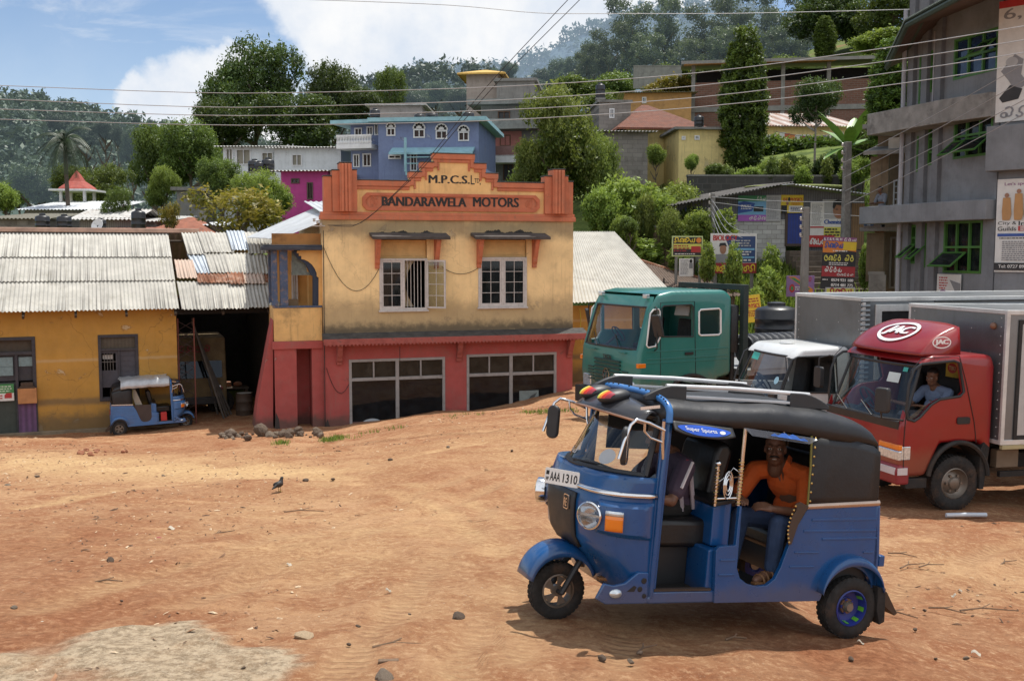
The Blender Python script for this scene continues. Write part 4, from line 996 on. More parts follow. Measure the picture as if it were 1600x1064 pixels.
def make_rickshaw(label,mw,hero=True,group=None):
 rt = thing('auto_rickshaw',label,'auto rickshaw',group=group); place(rt,mw)
 bm_ = m_blue if hero else M('rickshaw_blue_faded',(.045,.14,.33),.42,var=.1,coat=.25,grime=.4,gcol=(.12,.1,.08))
 # front shield
 q = MB(); zs = [.28,.33,.4,.48,.54,.62,.7,.78,.86,.93,1.0,1.05,1.09]
 q.grid(lambda u,v: cowl_pt(1-2*u,zs[min(len(zs)-1,int(round(v*(len(zs)-1))))]),40,len(zs)-1)
 sh = smooth_obj(q.build('front_shield',bm_,rt),60); solid(sh,.012,-1)
 for s in (1,-1):                                            # door pillars
  q = MB(); q.tube([(.775,s*.57,.3),(.77,s*.575,.7),(.77,s*.575,1.02),(.755,s*.57,1.3),(.745,s*.56,1.47)],.02,8)
  q.prism([(.74,.28),(.80,.28),(.80,1.0),(.79,1.48),(.72,1.48),(.73,1.0)],'y',s*.545,s*.572)
  q.build('door_pillar',bm_,rt,.006,40)
 # black centre panel with badge
 q = MB(); q.grid(lambda u,v: cowl_pt(.22-.52*u*(1-.25*(1-v)),.55+.37*v,.012),10,10); smooth_obj(solid(q.build('nose_panel',m_dkplast,rt),.02,0),50)
 if hero:
  p = Vector(cowl_pt(.13,.845,.03)); q = MB(); ux = (Vector(cowl_pt(.2,.845))-Vector(cowl_pt(.06,.845))).normalized(); nn = Vector((-ux.y,ux.x,0))
  if nn.x < 0: nn = -nn
  q.prism(rrect(-.035,-.05,.035,.05,.012),'y',-.006,.006); me = q.mesh('badge',m_chrome)
  bo = bpy.data.objects.new('badge',me); COL.objects.link(bo); bo.parent = rt; M3 = Matrix((ux,-nn,(0,0,1))).transposed().to_4x4(); M3.translation = p; bo.matrix_local = M3
  q = MB(); q.prism(rrect(-.028,-.043,.028,.043,.01),'y',.0062,.0075); q.prism(rrect(-.028,-.043,.028,.043,.01),'y',-.0075,-.0062); q.build('badge_field',m_black,bo)
  q = MB(); put_text(q,'RE',(0,-.008,0),(1,0,0),(0,0,1),-.021,.021,-.03,.025,.02,.001); put_text(q,'RE',(0,.008,0),(-1,0,0),(0,0,1),-.021,.021,-.03,.025,.02,.001); q.build('badge_lettering',m_chrome,bo)
 # lamp pods, lamps, indicators
 for s in (1,-1):
  q = MB(); t0,t1 = (.52,.985)
  q.grid(lambda u,v: cowl_pt(s*(t0+(t1-t0)*u),.70+.225*v-.02*u*(1-v),.045*min(1,6*u+.2,8*(1-u)+.12,8*v+.1,8*(1-v)+.1)),20,14)
  pod = smooth_obj(q.build('lamp_pod',bm_,rt),30)
  pc = Vector(cowl_pt(s*.50,.815,.055)); ax = Vector((math.cos(R(34)),s*math.sin(R(34)),-.02)).normalized()
  mr = ax.to_track_quat('Z','Y').to_matrix().to_4x4(); mr.translation = pc
  q = MB(); q.X = mr; q.lathe([(.06,-.09),(.088,-.05),(.094,0),(.093,.018),(.084,.024),(.081,.012)],n=28,caps=False); lamp = q.build('headlight',m_chrome,rt,smooth=40)
  q = MB(); q.X = mr; q.lathe([(.083,.012),(.07,.022),(.04,.03),(0,.033)],n=28,caps=False); q.build('lens',MGLASS('lamp_cover',(.95,.97,1),.8,.03),lamp,smooth=60)
  q = MB(); q.X = mr; q.lathe([(.082,.008),(.07,-.02),(.045,-.045),(.015,-.055),(0,-.055)],n=28,caps=False); q.build('reflector',m_chrome,lamp,smooth=60)
  q = MB(); q.X = mr; q.ell((0,0,-.03),(.016,.016,.03)); q.box(-.08,.08,-.008,.008,-.004,.002); q.build('bulb',m_lens,lamp,smooth=60)
  q = MB(); q.grid(lambda u,v: cowl_pt(s*(.645+.14*u),.735+.10*v,.062),6,4); io = smooth_obj(solid(q.build('indicator',m_amber,rt),.04,-1),30)
  q = MB(); q.grid(lambda u,v: cowl_pt(s*(.645+.14*u),.836+.028*v,.0625),6,2); smooth_obj(solid(q.build('indicator_top',m_lens,io),.04,-1),30)
 # chrome strip and number plate
 for off,z0,z1 in ((.012,.955,.985),):
  q = MB(); q.grid(lambda u,v: cowl_pt(.99-1.98*u,z0+(z1-z0)*v+.0*u,.008+.008*math.sin(PI*v)),48,4); smooth_obj(solid(q.build('chrome_strip',m_chrome,rt),.012,0),50)
 if hero:
  pl = VF(mw); c = Vector(cowl_pt(.10,1.0,.095)); ax = Vector((math.cos(R(38)),math.sin(R(38)),.1)).normalized(); ux = Vector((-ax.y,ax.x,0)).normalized()
  uz = ax.cross(ux).normalized(); uz = -uz if uz.z < 0 else uz
  M3 = Matrix((ux,-ax,uz)).transposed().to_4x4() @ Matrix.Scale(.86,4); M3.translation = c
  q = MB(); q.prism(rrect(-.155,-.062,.155,.062,.012),'y',-.003,.004); po = q.build('number_plate',m_plate,rt,.001); po.matrix_local = M3
  q = MB(); put_text(q,'AAA',(0,-.0035,0),(1,0,0),(0,0,1),-.105,-.012,-.036,.036,.02,.001); q.m = 0
  put_text(q,'1310',(0,-.0035,0),(1,0,0),(0,0,1),.012,.142,-.036,.036,.02,.001)
  put_text(q,'WP',(0,-.0035,0),(1,0,0),(0,0,1),-.143,-.115,-.04,-.008,.03,.001); put_poly(q,(0,-.0035,0),(1,0,0),(0,0,1),[(-.143,.008),(-.115,.008),(-.115,.04),(-.143,.04)],.001)
  q.build('plate_lettering',m_black,po)
 # front mudguard, fork, wheel
 q = MB(); q.grid(lambda u,v: (1.205+(.262-.035*abs(2*v-1)**4)*math.cos(R(10+152*u)),.125*math.sin((v-.5)*PI),.245+(.30-.085*abs(2*v-1)**3)*math.sin(R(10+152*u))**.9),26,14)
 smooth_obj(solid(q.build('front_mudguard',bm_,rt),.008,0),60)
 q = MB(); q.tube([(1.2,.095,.2),(1.12,.10,.36),(1.02,.07,.5)],.022,8); q.tube([(1.2,-.095,.2),(1.12,-.10,.36),(1.02,-.07,.5)],.022,8); q.tube([(1.2,-.1,.2),(1.2,.1,.2)],.016,8); q.build('fork',m_dkplast,rt,smooth=40)
 wheel(rt,(1.2,0,.2),.2,.1,m_rim,1,'spoke')
 for s in (1,-1):
  wheel(rt,(-.8,s*.575,.215),.218,.14,m_rim,s,'dish' if hero else 'spoke')
 # side bumper wings with punched holes and lamp
 for s in (1,-1):
  pts = [(1.17,.30),(1.12,.40),(1.05,.385),(.97,.40),(.88,.47),(.80,.47),(.795,.29),(.78,.262),(1.10,.262)]
  q = MB(); q.prism(pts,'y',s*.545,s*.575); wing = q.build('bumper_wing',bm_,rt,.008,40)
  q = MB()
  for hx,hz,hr in ((.835,.415,.02),(.86,.36,.018),(.825,.315,.016)): q.lathe([(hr,s*.002),(hr*.7,s*.004),(0,s*.004)],(hx,s*.575,hz),'y',14)
  put_poly(q,(0,s*.577,0),(1,0,0),(0,0,1),[(.955,.345),(.9,.345),(.885,.375),(.905,.385)],.0); q.build('punched_hole',m_black,wing)
  q = MB(); q.X = Matrix.Translation((1.035,s*.578,.335)) @ Matrix.Scale(1.5,4,(1,0,0)); q.lathe([(.03,0),(.026,s*.012),(0,s*.018)],axis='y',n=18); q.build('side_lamp',m_lens,wing,smooth=60)
 # sill and floor
 q = MB(); q.box(-.3,.8,-.56,.56,.285,.315); q.build('floor',m_floor,rt)
 for s in (1,-1):
  q = MB(); q.prism([(.80,.262),(.80,.30),(.775,.345),(.30,.345),(.27,.262)],'y',s*.545,s*.585); sl_ = q.build('sill',bm_,rt,.012,40)
  q = MB(); q.box(.33,.76,s*.55,s*.587,.3455,.36); q.build('sill_tread',M('brown_rubber',(.05,.03,.02),.8),sl_)
 # rear tub
 P = [(.305,.265),(.325,.62),(.30,.645),(.175,.655),(.17,.92),(.155,.92),(.15,.50),(.12,.43),(.06,.39),(-.02,.372),(-.10,.378),(-.16,.42),(-.20,.50),(-.24,.62),(-.30,.78),(-.375,.90),(-.385,.905),(-.96,.94),(-.985,.8),(-1.005,.6),(-1.01,.36)]
 side = P+[(-1.005,.30)]+[(x,z) for x,z in arc(-.78,.28,.222,178,2,14)]+[(-.545,.262)]
 for s in (1,-1):
  q = MB(); q.prism(side,'y',s*.565,s*.60); tub = q.build('side_panel',bm_,rt,.012,40)
  for (x0,x1,z) in ((-.97,-.42,.835),(-.975,-.36,.755),(-.985,-.52,.70)):
   r_ = MB(); r_.prism([(x0,z),(x1,z-.01),(x1,z+.008),(x0,z+.016)],'y',s*.598,s*.606); r_.build('pressed_rib',bm_,tub,.003)
  for (x0,x1,z) in ((-.50,-.30,.60),(-.47,-.27,.50),(.17,.29,.55),(.17,.29,.45),(-.97,-.88,.60)): r_ = MB(); r_.prism([(x0,z),(x1,z),(x1,z+.012),(x0,z+.012)],'y',s*.598,s*.607); r_.build('pressed_rib',bm_,tub,.003)
  q = MB(); q.grid(lambda u,v: (-.78+(.262-.03*(v**2)*0)*math.cos(R(172-166*u)),s*(.585+.085*math.sin(PI*min(1,v*1.2)/2)),.30+(.285-.06*v**3)*math.sin(R(172-166*u))*1.0+.0),22,8); ao = smooth_obj(solid(q.build('wheel_arch',bm_,rt),.012,0),60)
  q = MB(); q.prism([(-.99,.37),(-1.06,.36),(-1.075,.12),(-1.03,.10),(-1.0,.2)],'y',s*.50,s*.66); q.build('mudflap',m_rubber,rt,.004)
  q = MB(); q.prism([(-1.06,.33),(-1.09,.33),(-1.2,.17),(-1.175,.155),(-1.06,.24)],'y',s*.42,s*.64); q.build('flap_guard',M('brown_flap',(.06,.035,.02),.8),rt,.004)
  q = MB(); q.box(-.99,-.96,s*.40,s*.596,.94,.962); q.grid(lambda u,v: (-.37-.61*u,s*(.604+.012*math.sin(PI*v)),.905+.035*u+.04*v),12,4); smooth_obj(q.build('belt_chrome',M('belt_trim',(.5,.38,.3),.3,.8),rt),50)
 q = MB(); q.prism([(-.96,.94),(-1.0,.94),(-1.03,.6),(-1.03,.28),(-.98,.28)],'y',-.6,.6); q.build('rear_panel',bm_,rt,.012,40)
 q = MB(); q.box(-1.08,-1.03,.50,.60,.50,.58); q.build('rear_bumper_stop',bm_,rt,.008)
 for s in (1,-1):
  q = MB(); q.box(-1.045,-1.03,s*.42,s*.55,.66,.82); q.build('tail_lamp',M('red_lens',(.4,.02,.015),.2),rt,.004)
 # partition box behind the driver
 q = MB(); q.prism([(.155,.62),(.155,.92),(.175,.925),(.30,.89),(.30,.62)],'y',-.55,.48); q.box(.16,.36,-.55,.56,.30,.615); q.build('partition_box',bm_,rt,.012)
 q = MB(); q.prism([(.15,.925),(.15,.945),(.17,.95),(.31,.925),(.31,.895)],'y',-.53,.51); q.build('partition_pad',m_vinyl,rt,.006)
 # seats
 q = MB(); q.box(.22,.74,-.28,.38,.58,.78); q.build('driver_seat',m_vinyl,rt,.04,40,seg=3)
 q = MB(); q.box(.36,.62,-.3,.3,.30,.58); q.build('seat_pedestal',m_dkplast,rt,.01)
 q = MB(); q.prism([(.24,.78),(.12,.80),(.02,1.24),(.06,1.30),(.14,1.29),(.17,1.22)],'y',-.24,.24); sb = q.build('driver_backrest',m_vinyl,rt,.05,50,seg=4)
 q = MB()
 for yy in (-.08,.06): q.lathe([(.022,.0),(.014,-.006),(0,-.008)],(.118,yy,1.18),'x',10)
 q.build('backrest_button',m_black,sb)
 q = MB(); q.box(-.92,-.42,-.54,.54,.50,.66); q.build('passenger_bench',m_vinyl,rt,.05,40,seg=3)
 q = MB(); q.box(-.95,-.5,-.56,.56,.32,.5); q.build('bench_base',m_dkplast,rt)
 q = MB(); q.prism([(-.78,.66),(-.92,.66),(-.95,1.2),(-.84,1.22)],'y',-.52,.52); q.build('passenger_backrest',M('quilted_vinyl',(.02,.018,.017),.5,wave=dict(dir='Y',scale=4,amt=.4,col=(.005,.005,.005))),rt,.05,50,seg=3)
 # canopy: arched black canvas over hoops
 def roof(u,v):
  # u across (0 left edge .. 1 right edge), v front .. rear
  x = .76-1.705*v
  w = .59 if v < .70 else .59-.012*((v-.7)/.3)**2
  zt = 1.622-.015*(2*v-.6)**2 if v < .62 else 1.622-.015*.41-.205*(1-max(0,1-((v-.62)/.38)**2.4)**.5)
  ze = 1.46-.055*v-.05*max(0,v-.6)/.4
  a = PI*(1-u); c = math.cos(a); s_ = math.sin(a)
  y = w*(abs(c)**.62)*(1 if c > 0 else -1); z = ze+(zt-ze)*(max(0,s_)**.5)+.004*math.sin(v*9*PI)*max(0,s_)
  return (x+.012*math.sin(v*38)*s_*0,y,z+.006*math.sin(v*11+u*3))
 q = MB(); q.grid(roof,36,40); can = smooth_obj(solid(q.build('canopy',m_canvas,rt),.014,-1),60)
 rear_edge = [roof(i/36,1.0) for i in range(37)]
 for s in (1,-1):                                           # canvas sides behind the passenger opening
  q = MB(); top = [(-.36,1.42),(-.55,1.405),(-.75,1.39),(-.90,1.36),(-.965,1.32)]; bot = [(-.375,.93),(-.52,.935),(-.70,.945),(-.85,.95),(-.955,.96)]
  q.grid(lambda u,v: ((bot[int(round(u*4))][0]*(1-v)+top[int(round(u*4))][0]*v)-.0,s*(.60-.02*v+.012*math.sin(PI*v)),bot[int(round(u*4))][1]*(1-v)+top[int(round(u*4))][1]*v),4,8)
  smooth_obj(solid(q.build('canvas_side',m_canvas,rt),.01,0),60)
  q = MB(); q.tube([(-.372,s*.602,.93),(-.368,s*.602,1.2),(-.362,s*.59,1.415)],.008,6); q.build('canvas_hem',M('hem_piping',(.16,.14,.03),.7),rt)
  if hero and s == 1:
   q = MB()
   for i in range(8): q.ell((-.385,s*.608,.965+.062*i),(.009,.006,.009),8,6)
   q.build('brass_stud',m_brass,rt,smooth=60)
 q = MB(); q.grid(lambda u,v: (-.96-.012*math.sin(PI*v)-.02*(1-v),(.585-.03*v)*(1-2*u),.95+.42*v),16,8); smooth_obj(solid(q.build('canvas_back',m_canvas,rt),.01,0),60)
 # hoop, front header, blue arch and the visor
 q = MB(); q.tube([roof(i/24,0.0) for i in range(25)],.024,8); q.build('front_arch',M('arch_blue',(.035,.17,.45),.35,coat=.4),rt,smooth=50)
 if hero:
  q = MB()
  for i in range(3,22): p = Vector(roof(i/24,0.0)); q.ell(p+Vector((.012,0,.022)),(.006,.01,.006),6,4)
  q.build('arch_rivet',m_black,rt)
 q = MB(); q.grid(lambda u,v: tuple(Vector(roof(u,0.0)).lerp(Vector((.80,.50*(1-2*u),1.46+.055*math.sin(PI*u))),v)+Vector((.06*math.sin(PI*v)*.4,0,0))),24,4); smooth_obj(solid(q.build('header_panel',bm_ if not hero else m_canvas,rt),.01,0),60)
 q = MB()
 def vis(u,v):
  yy = (1-2*u); x0 = .79+.04*(1-yy*yy); z0 = 1.575-.08*abs(yy)**2.2
  x1 = .90+.20*(1-abs(yy)**2.2); z1 = 1.52-.05*abs(yy)**2
  return (x0+(x1-x0)*v,(.48+.02*v)*yy,z0+(z1-z0)*v-.03*v*v+.03*math.sin(PI*v))
 q.grid(vis,28,8); vo = smooth_obj(solid(q.build('visor',M('visor_grey',(.03,.03,.034),.35,coat=.3,grime=.3,gcol=(.1,.09,.08)),rt),.012,0),60)
 q = MB(); q.tube([Vector(vis(i/28,1.0)) for i in range(29)],.009,6); q.build('visor_lip',M('copper_lip',(.4,.24,.17),.35,.6),vo)
 if hero:
  for k,yy in enumerate((.17,-.13)):
   q = MB(); c0 = Vector((.98,yy,1.545)); q.X = Matrix.Translation(c0) @ Matrix.Rotation(R(12),4,'Y'); q.ell((-.02,0,.03),(.12,.085,.05),18,12); dome = q.build('visor_dome',m_dkplast,rt,smooth=60)
   cols = [(.02,.10,.45),(.05,.35,.55),(.1,.4,.08),(.75,.6,.05),(.75,.25,.02),(.55,.03,.02),(.3,.02,.04)]
   for i,cc in enumerate(cols):
    q = MB(); a0,a1 = -.075+.15*i/7,-.075+.15*(i+1)/7
    q.X = Matrix.Translation(c0) @ Matrix.Rotation(R(12),4,'Y')
    def dome_pt(u,v):
     y = a0+(a1-a0)*u; rem = max(0.0,1-(y/.087)**2); th = R(8+62*v); return (-.02+.123*math.sqrt(rem)*math.cos(th),y,.03+.053*math.sqrt(rem)*math.sin(th))
    q.grid(dome_pt,3,6); smooth_obj(q.build('rainbow_stripe',M('stripe_%s' % ['indigo','cyan','green','yellow','orange','red','maroon'][i],cc,.3),dome),60)
  # roof rack
  for s in (1,-1):
   y = s*.40; rb = MB(); rb.tube([(.70,y,1.685),(.2,y,1.695),(-.45,y,1.685)],.016,10)
   ro = rb.build('roof_rail',M('rail_silver',(.62,.62,.62),.35,.5),rt,smooth=50)
   for x0,x1 in ((.86,.55),(-.62,-.28)): q = MB(); q.loft([[(x0+(x1-x0)*t,y-.026,1.585),(x0+(x1-x0)*t,y+.026,1.585),(x0+(x1-x0)*t,y+.02,1.615+.078*math.sin(PI/2*min(1,t*1.4))),(x0+(x1-x0)*t,y-.02,1.615+.078*math.sin(PI/2*min(1,t*1.4)))] for t in [i/8 for i in range(9)]]); q.build('rail_foot',m_dkplast,ro,.008,50)
   q = MB(); q.box(-.30,.56,y-.02,y+.02,1.612,1.630); q.build('rail_base',M('rail_base_grey',(.5,.5,.5),.5),ro,.004)
 # windscreen
 def ws(u,v):
  yy = (1-2*u); b = Vector((.83+.31*(1-abs(yy)**2.4),.53*yy,1.085)); t = Vector((.755+.14*(1-abs(yy)**2),.49*yy,1.475+.04*(1-yy*yy)))
  return tuple(b.lerp(t,v))
 q = MB(); q.grid(lambda u,v: ws(.03+.94*u,.03+.94*v),24,8); wo = smooth_obj(q.build('windscreen',m_wglass,rt),60)
 q = MB(); loop = [ws(.02+.96*i/20,.02) for i in range(21)]+[ws(.98,i/10) for i in range(1,10)]+[ws(.98-.96*i/20,.98) for i in range(21)]+[ws(.02,1-i/10) for i in range(1,10)]+[ws(.02,.02)]
 q.tube(loop,.022,6); q.build('windscreen_seal',m_dkplast,wo,smooth=50)
 q = MB(); q.grid(lambda u,v: tuple(Vector(cowl_pt(1-2*u,1.09)).lerp(Vector(ws(u,0)),v)),24,1); smooth_obj(q.build('scuttle',bm_,rt),60)
 if hero:
  q = MB(); a = Vector(ws(.50,.05)); c = Vector(ws(.25,.10)); q.tube([a+Vector((.02,0,.01)),a.lerp(c,.5)+Vector((.025,0,.005)),c+Vector((.02,0,0))],.008,6); q.tube([a+Vector((.0,0,-.03)),a+Vector((.02,0,.01))],.012,6); q.build('wiper',m_dkplast,rt)
  q = MB()
  for i,(u0,u1) in enumerate(((.58,.66),(.67,.73),(.74,.84))):
   for s_ in GLY[['ya','ta','na'][i]]:
    rb = ribbon(s_,.09); vv = [Vector(ws(u1+(u0-u1)*p[0],.13+.08*p[1]))+Vector((.004,0,.002)) for ab in rb for p in ab]; q.add(vv,[(2*k,2*k+1,2*k+3,2*k+2) for k in range(len(rb)-1)])
  q.build('windscreen_lettering',m_white,wo)
  q = MB(); q.add([Vector(ws(.24+.055*math.cos(2*PI*i/20),.22+.12*math.sin(2*PI*i/20)))+Vector((.004,0,.002)) for i in range(20)],[tuple(range(20))]); q.build('licence_disc',M('disc_grey',(.4,.42,.43),.5),wo)
 # interior fittings: handlebar, dash, far-side frame
 q = MB(); q.tube([(.95,.3,1.0),(.93,.15,1.03),(.95,0,1.02),(.93,-.15,1.03),(.95,-.3,1.0)],.016,8); q.tube([(.95,0,1.02),(1.03,0,.6)],.03,8); q.build('handlebar',m_dkplast,rt,smooth=50)
 q = MB(); q.prism([(.80,.92),(.98,.98),(1.0,1.07),(.86,1.07)],'y',-.42,.42); q.build('dashboard',m_dkplast,rt,.015)
 q = MB(); q.X = Matrix.Translation((.60,.05,.44)) @ Matrix.Rotation(R(30),4,'Z') @ Matrix.Rotation(R(-20),4,'X'); q.lathe([(.09,-.045),(.15,-.05),(.175,-.035),(.18,0),(.175,.035),(.15,.05),(.09,.045)],axis='y',n=28); q.build('spare_tyre',m_rubber,rt,smooth=40)
 # mirrors on chrome hoops
 for s in (1,-1):
  a = Vector((.80,s*.60,1.27)); q = MB()
  q.tube([(.775,s*.575,1.22),(.80,s*.60,1.33),(.81,s*.61,1.47)],.011,8)
  top = [(.80,s*.61,1.41),(.92,s*.62,1.455),(1.02,s*.63,1.475),(1.06,s*.635,1.44),(1.10,s*.64,1.33),(1.13,s*.645,1.22)]; q.tube(top,.011,8)
  q.tube([(.80,s*.60,1.33),(.90,s*.605,1.36),(.945,s*.61,1.40),(.95,s*.615,1.455)],.009,8)
  mo = q.build('mirror_bracket',m_chrome,rt,smooth=50)
  q = MB(); q.X = Matrix.Translation((1.075,s*.60,1.30)) @ Matrix.Rotation(s*R(-35),4,'Z'); q.prism(rrect(-.05,-.125,.05,.125,.045,5),'x',-.022,.016); mh = q.build('mirror',m_dkplast,mo,.012,50)
  g2 = MB(); g2.X = q.X; g2.prism(rrect(-.043,-.118,.043,.118,.04,5),'x',-.0245,-.0225); g2.build('mirror_glass',m_chrome,mh)
 q = MB()
 for s in (1,-1): q.obox((.86,s*.50,1.545),(.13,.012,.02),(0,R(10),s*R(-18)))
 q.build('visor_strap',m_chrome,rt)
 if hero:
  # name visor over the driver's door, clear flap over the passenger's door
  q = MB(); q.grid(lambda u,v: (.74-.46*u,.59+.05*(1-v),1.475-.03*u-.085*(1-v)+.03*abs(2*u-1)**3*(1-v)),24,6); nv = smooth_obj(solid(q.build('name_visor',m_dkplast,rt),.008,0),60)
  o = Vector((.74,.0,0))
  def nvp(u,v,l=.007): x = .74-.46*u; return Vector((x,.59+.05*(1-v)+l,1.475-.03*u-.085*(1-v)+.03*abs(2*u-1)**3*(1-v)+l*.5))
  q = MB(); N = 24; q.add([nvp(.5+.44*math.cos(2*PI*i/N)*(1-.0*math.sin(2*PI*i/N)),.48+.38*math.sin(2*PI*i/N),.0065) for i in range(N)],[tuple(range(N))]); q.build('visor_oval',M('visor_blue',(.02,.09,.5),.35),nv)
  vs_,fs_,a0,a1,b0,b1 = text_mesh('Super Sports',.01); q = MB()
  q.add([nvp(.2+.52*(p[0]-a0)/(a1-a0)-.02*(p[1]-b0)/(b1-b0),.30+.36*(p[1]-b0)/(b1-b0),.0095) for p in vs_],fs_)
  q.add([nvp(.80+.05*math.cos(2*PI*i/14),.45+.14*math.sin(2*PI*i/14),.0095) for i in range(14)],[tuple(range(14))]); q.build('visor_lettering',M('letter_white',(.7,.72,.75),.5),nv)
  q = MB(); q.grid(lambda u,v: (.20-.58*u,.60+.03*(1-v),1.452-.05*u-.045*(1-v)*min(1,8*u+.2,8*(1-u)+.2)),20,4); fl = smooth_obj(q.build('clear_flap',MGLASS('clear_plastic',(.7,.72,.74),.75,.2,(.1,.1,.11)),rt),60)
  q = MB(); q.add([(.0-.3*i/10,.634-.012*math.sin(PI*i/10),1.415-.03*i/10+.022*math.sin(PI*i/10)+.01*math.sin(i*2.2)) for i in range(11)]+[(.0-.3*i/10,.636-.0*i,1.410-.03*i/10) for i in range(11)],[(i,i+1,12+i,11+i) for i in range(10)]); q.build('flap_pattern',M('flap_blue',(.03,.12,.45),.4),fl)
  # ornamental posts and rings
  q = MB(); q.tube([(.165,.565,.92),(.165,.57,1.2),(.165,.575,1.45)],.014,8); po = q.build('grab_post',m_chrome,rt,smooth=50)
  q = MB(); q.tube([(.165+.017*math.cos(i*.9),.567+.017*math.sin(i*.9),.93+.3*i/90) for i in range(91)],.0045,5); q.build('brass_spiral',m_brass,po)
  q = MB(); q.tube([(.305,.50,.90),(.305,.50,1.17)],.012,8); q.ell((.305,.50,1.19),(.022,.022,.022)); sp_ = q.build('short_post',m_chrome,rt,smooth=50)
  q = MB(); q.tube([(.305+.015*math.cos(i*.9),.50+.015*math.sin(i*.9),.92+.24*i/70) for i in range(71)],.004,5); q.build('brass_spiral',m_brass,sp_)
  q = MB()
  for rr,cz in ((.05,1.05),(.036,1.05),(.022,1.05)): q.tube([(.235+rr*.7*math.cos(2*PI*i/20),.535,cz+rr*1.9*math.sin(2*PI*i/20)) for i in range(21)],.006,6)
  q.tube([(.17,.565,1.14),(.21,.54,1.17),(.24,.53,1.12),(.30,.505,1.06)],.006,6); q.tube([(.17,.565,.97),(.30,.505,.95)],.006,6)
  q.build('ornament_rings',m_chrome,rt,smooth=60)
  q = MB(); cpts = [(-.375,.93),(-.30,.96),(-.265,.945),(-.275,.90),(-.245,.86),(-.22,.74),(-.235,.66),(-.26,.665),(-.30,.80)]; q.prism(cpts,'y',.606,.616); ch_ = q.build('studded_corner',M('studded_leather',(.05,.03,.02),.5),rt,.003)
  q = MB()
  for k in range(10):
   t = k/9; x = -.265+.045*math.sin(t*2.5); z = .93-.25*t; q.ell((x,.617,z),(.008,.004,.008),8,6)
  q.build('stud',m_brass,ch_)
  q = MB(); q.box(.24,.62,-.602,-.594,1.12,1.46); q.build('side_curtain',m_canvas,rt); q = MB(); q.box(-.37,.16,-.602,-.594,.9,1.45); q.build('side_curtain',m_canvas,rt)
  q = MB(); q.box(.02,.04,-.45,.12,.95,1.12); q.build('notice_board',M('notice_grey',(.22,.24,.25),.6),rt)
 else:
  q = MB(); q.grid(lambda u,v: (.70-1.42*u+.03*math.sin(v*9),.655*(1-2*v)+.012*math.sin(u*23),1.705-.26*abs(1-2*v)**8+.006*math.sin(u*31+v*7)+.008*math.sin(u*12-v*16)-.10*max(0,u-.8)),46,26)
  smooth_obj(solid(q.build('silver_tarpaulin',M('silver_tarp',(.42,.43,.44),.38,.3,var=.15,scale=5),rt),.008,0),60)
  for s in (1,-1):
   q = MB(); q.prism([(.15,.90),(.15,.50),(.11,.42),(.03,.37),(-.10,.375),(-.18,.44),(-.24,.62),(-.30,.80),(-.35,.90)],'y',s*.585,s*.598); q.build('door_panel',M('brown_door_vinyl',(.05,.035,.03),.7,var=.15),rt,.006)
  q = MB(); q.box(.42,.60,-.55,-.38,.33,.62); q.build('red_crate',M('red_plastic',(.40,.02,.02),.5),rt,.012)
  q = MB(); q.prism([(-.30,.90),(-.1,.9),(-.28,1.38),(-.42,1.38)],'y',-.5,-.47); q.build('side_curtain',M('pale_canvas',(.30,.27,.22),.9),rt)
 return rt
# hero placement
HB = dict(phi=R(20),tilt=R(5.66),roll=R(1.5)); HO = Vector((1.4116,7.3443,-2.6479))
MH = heading(HO,HB['phi'],HB['tilt'],HB['roll'])
hero = make_rickshaw('large blue auto rickshaw with black roof and a man in orange, nearest the viewer',MH,True)
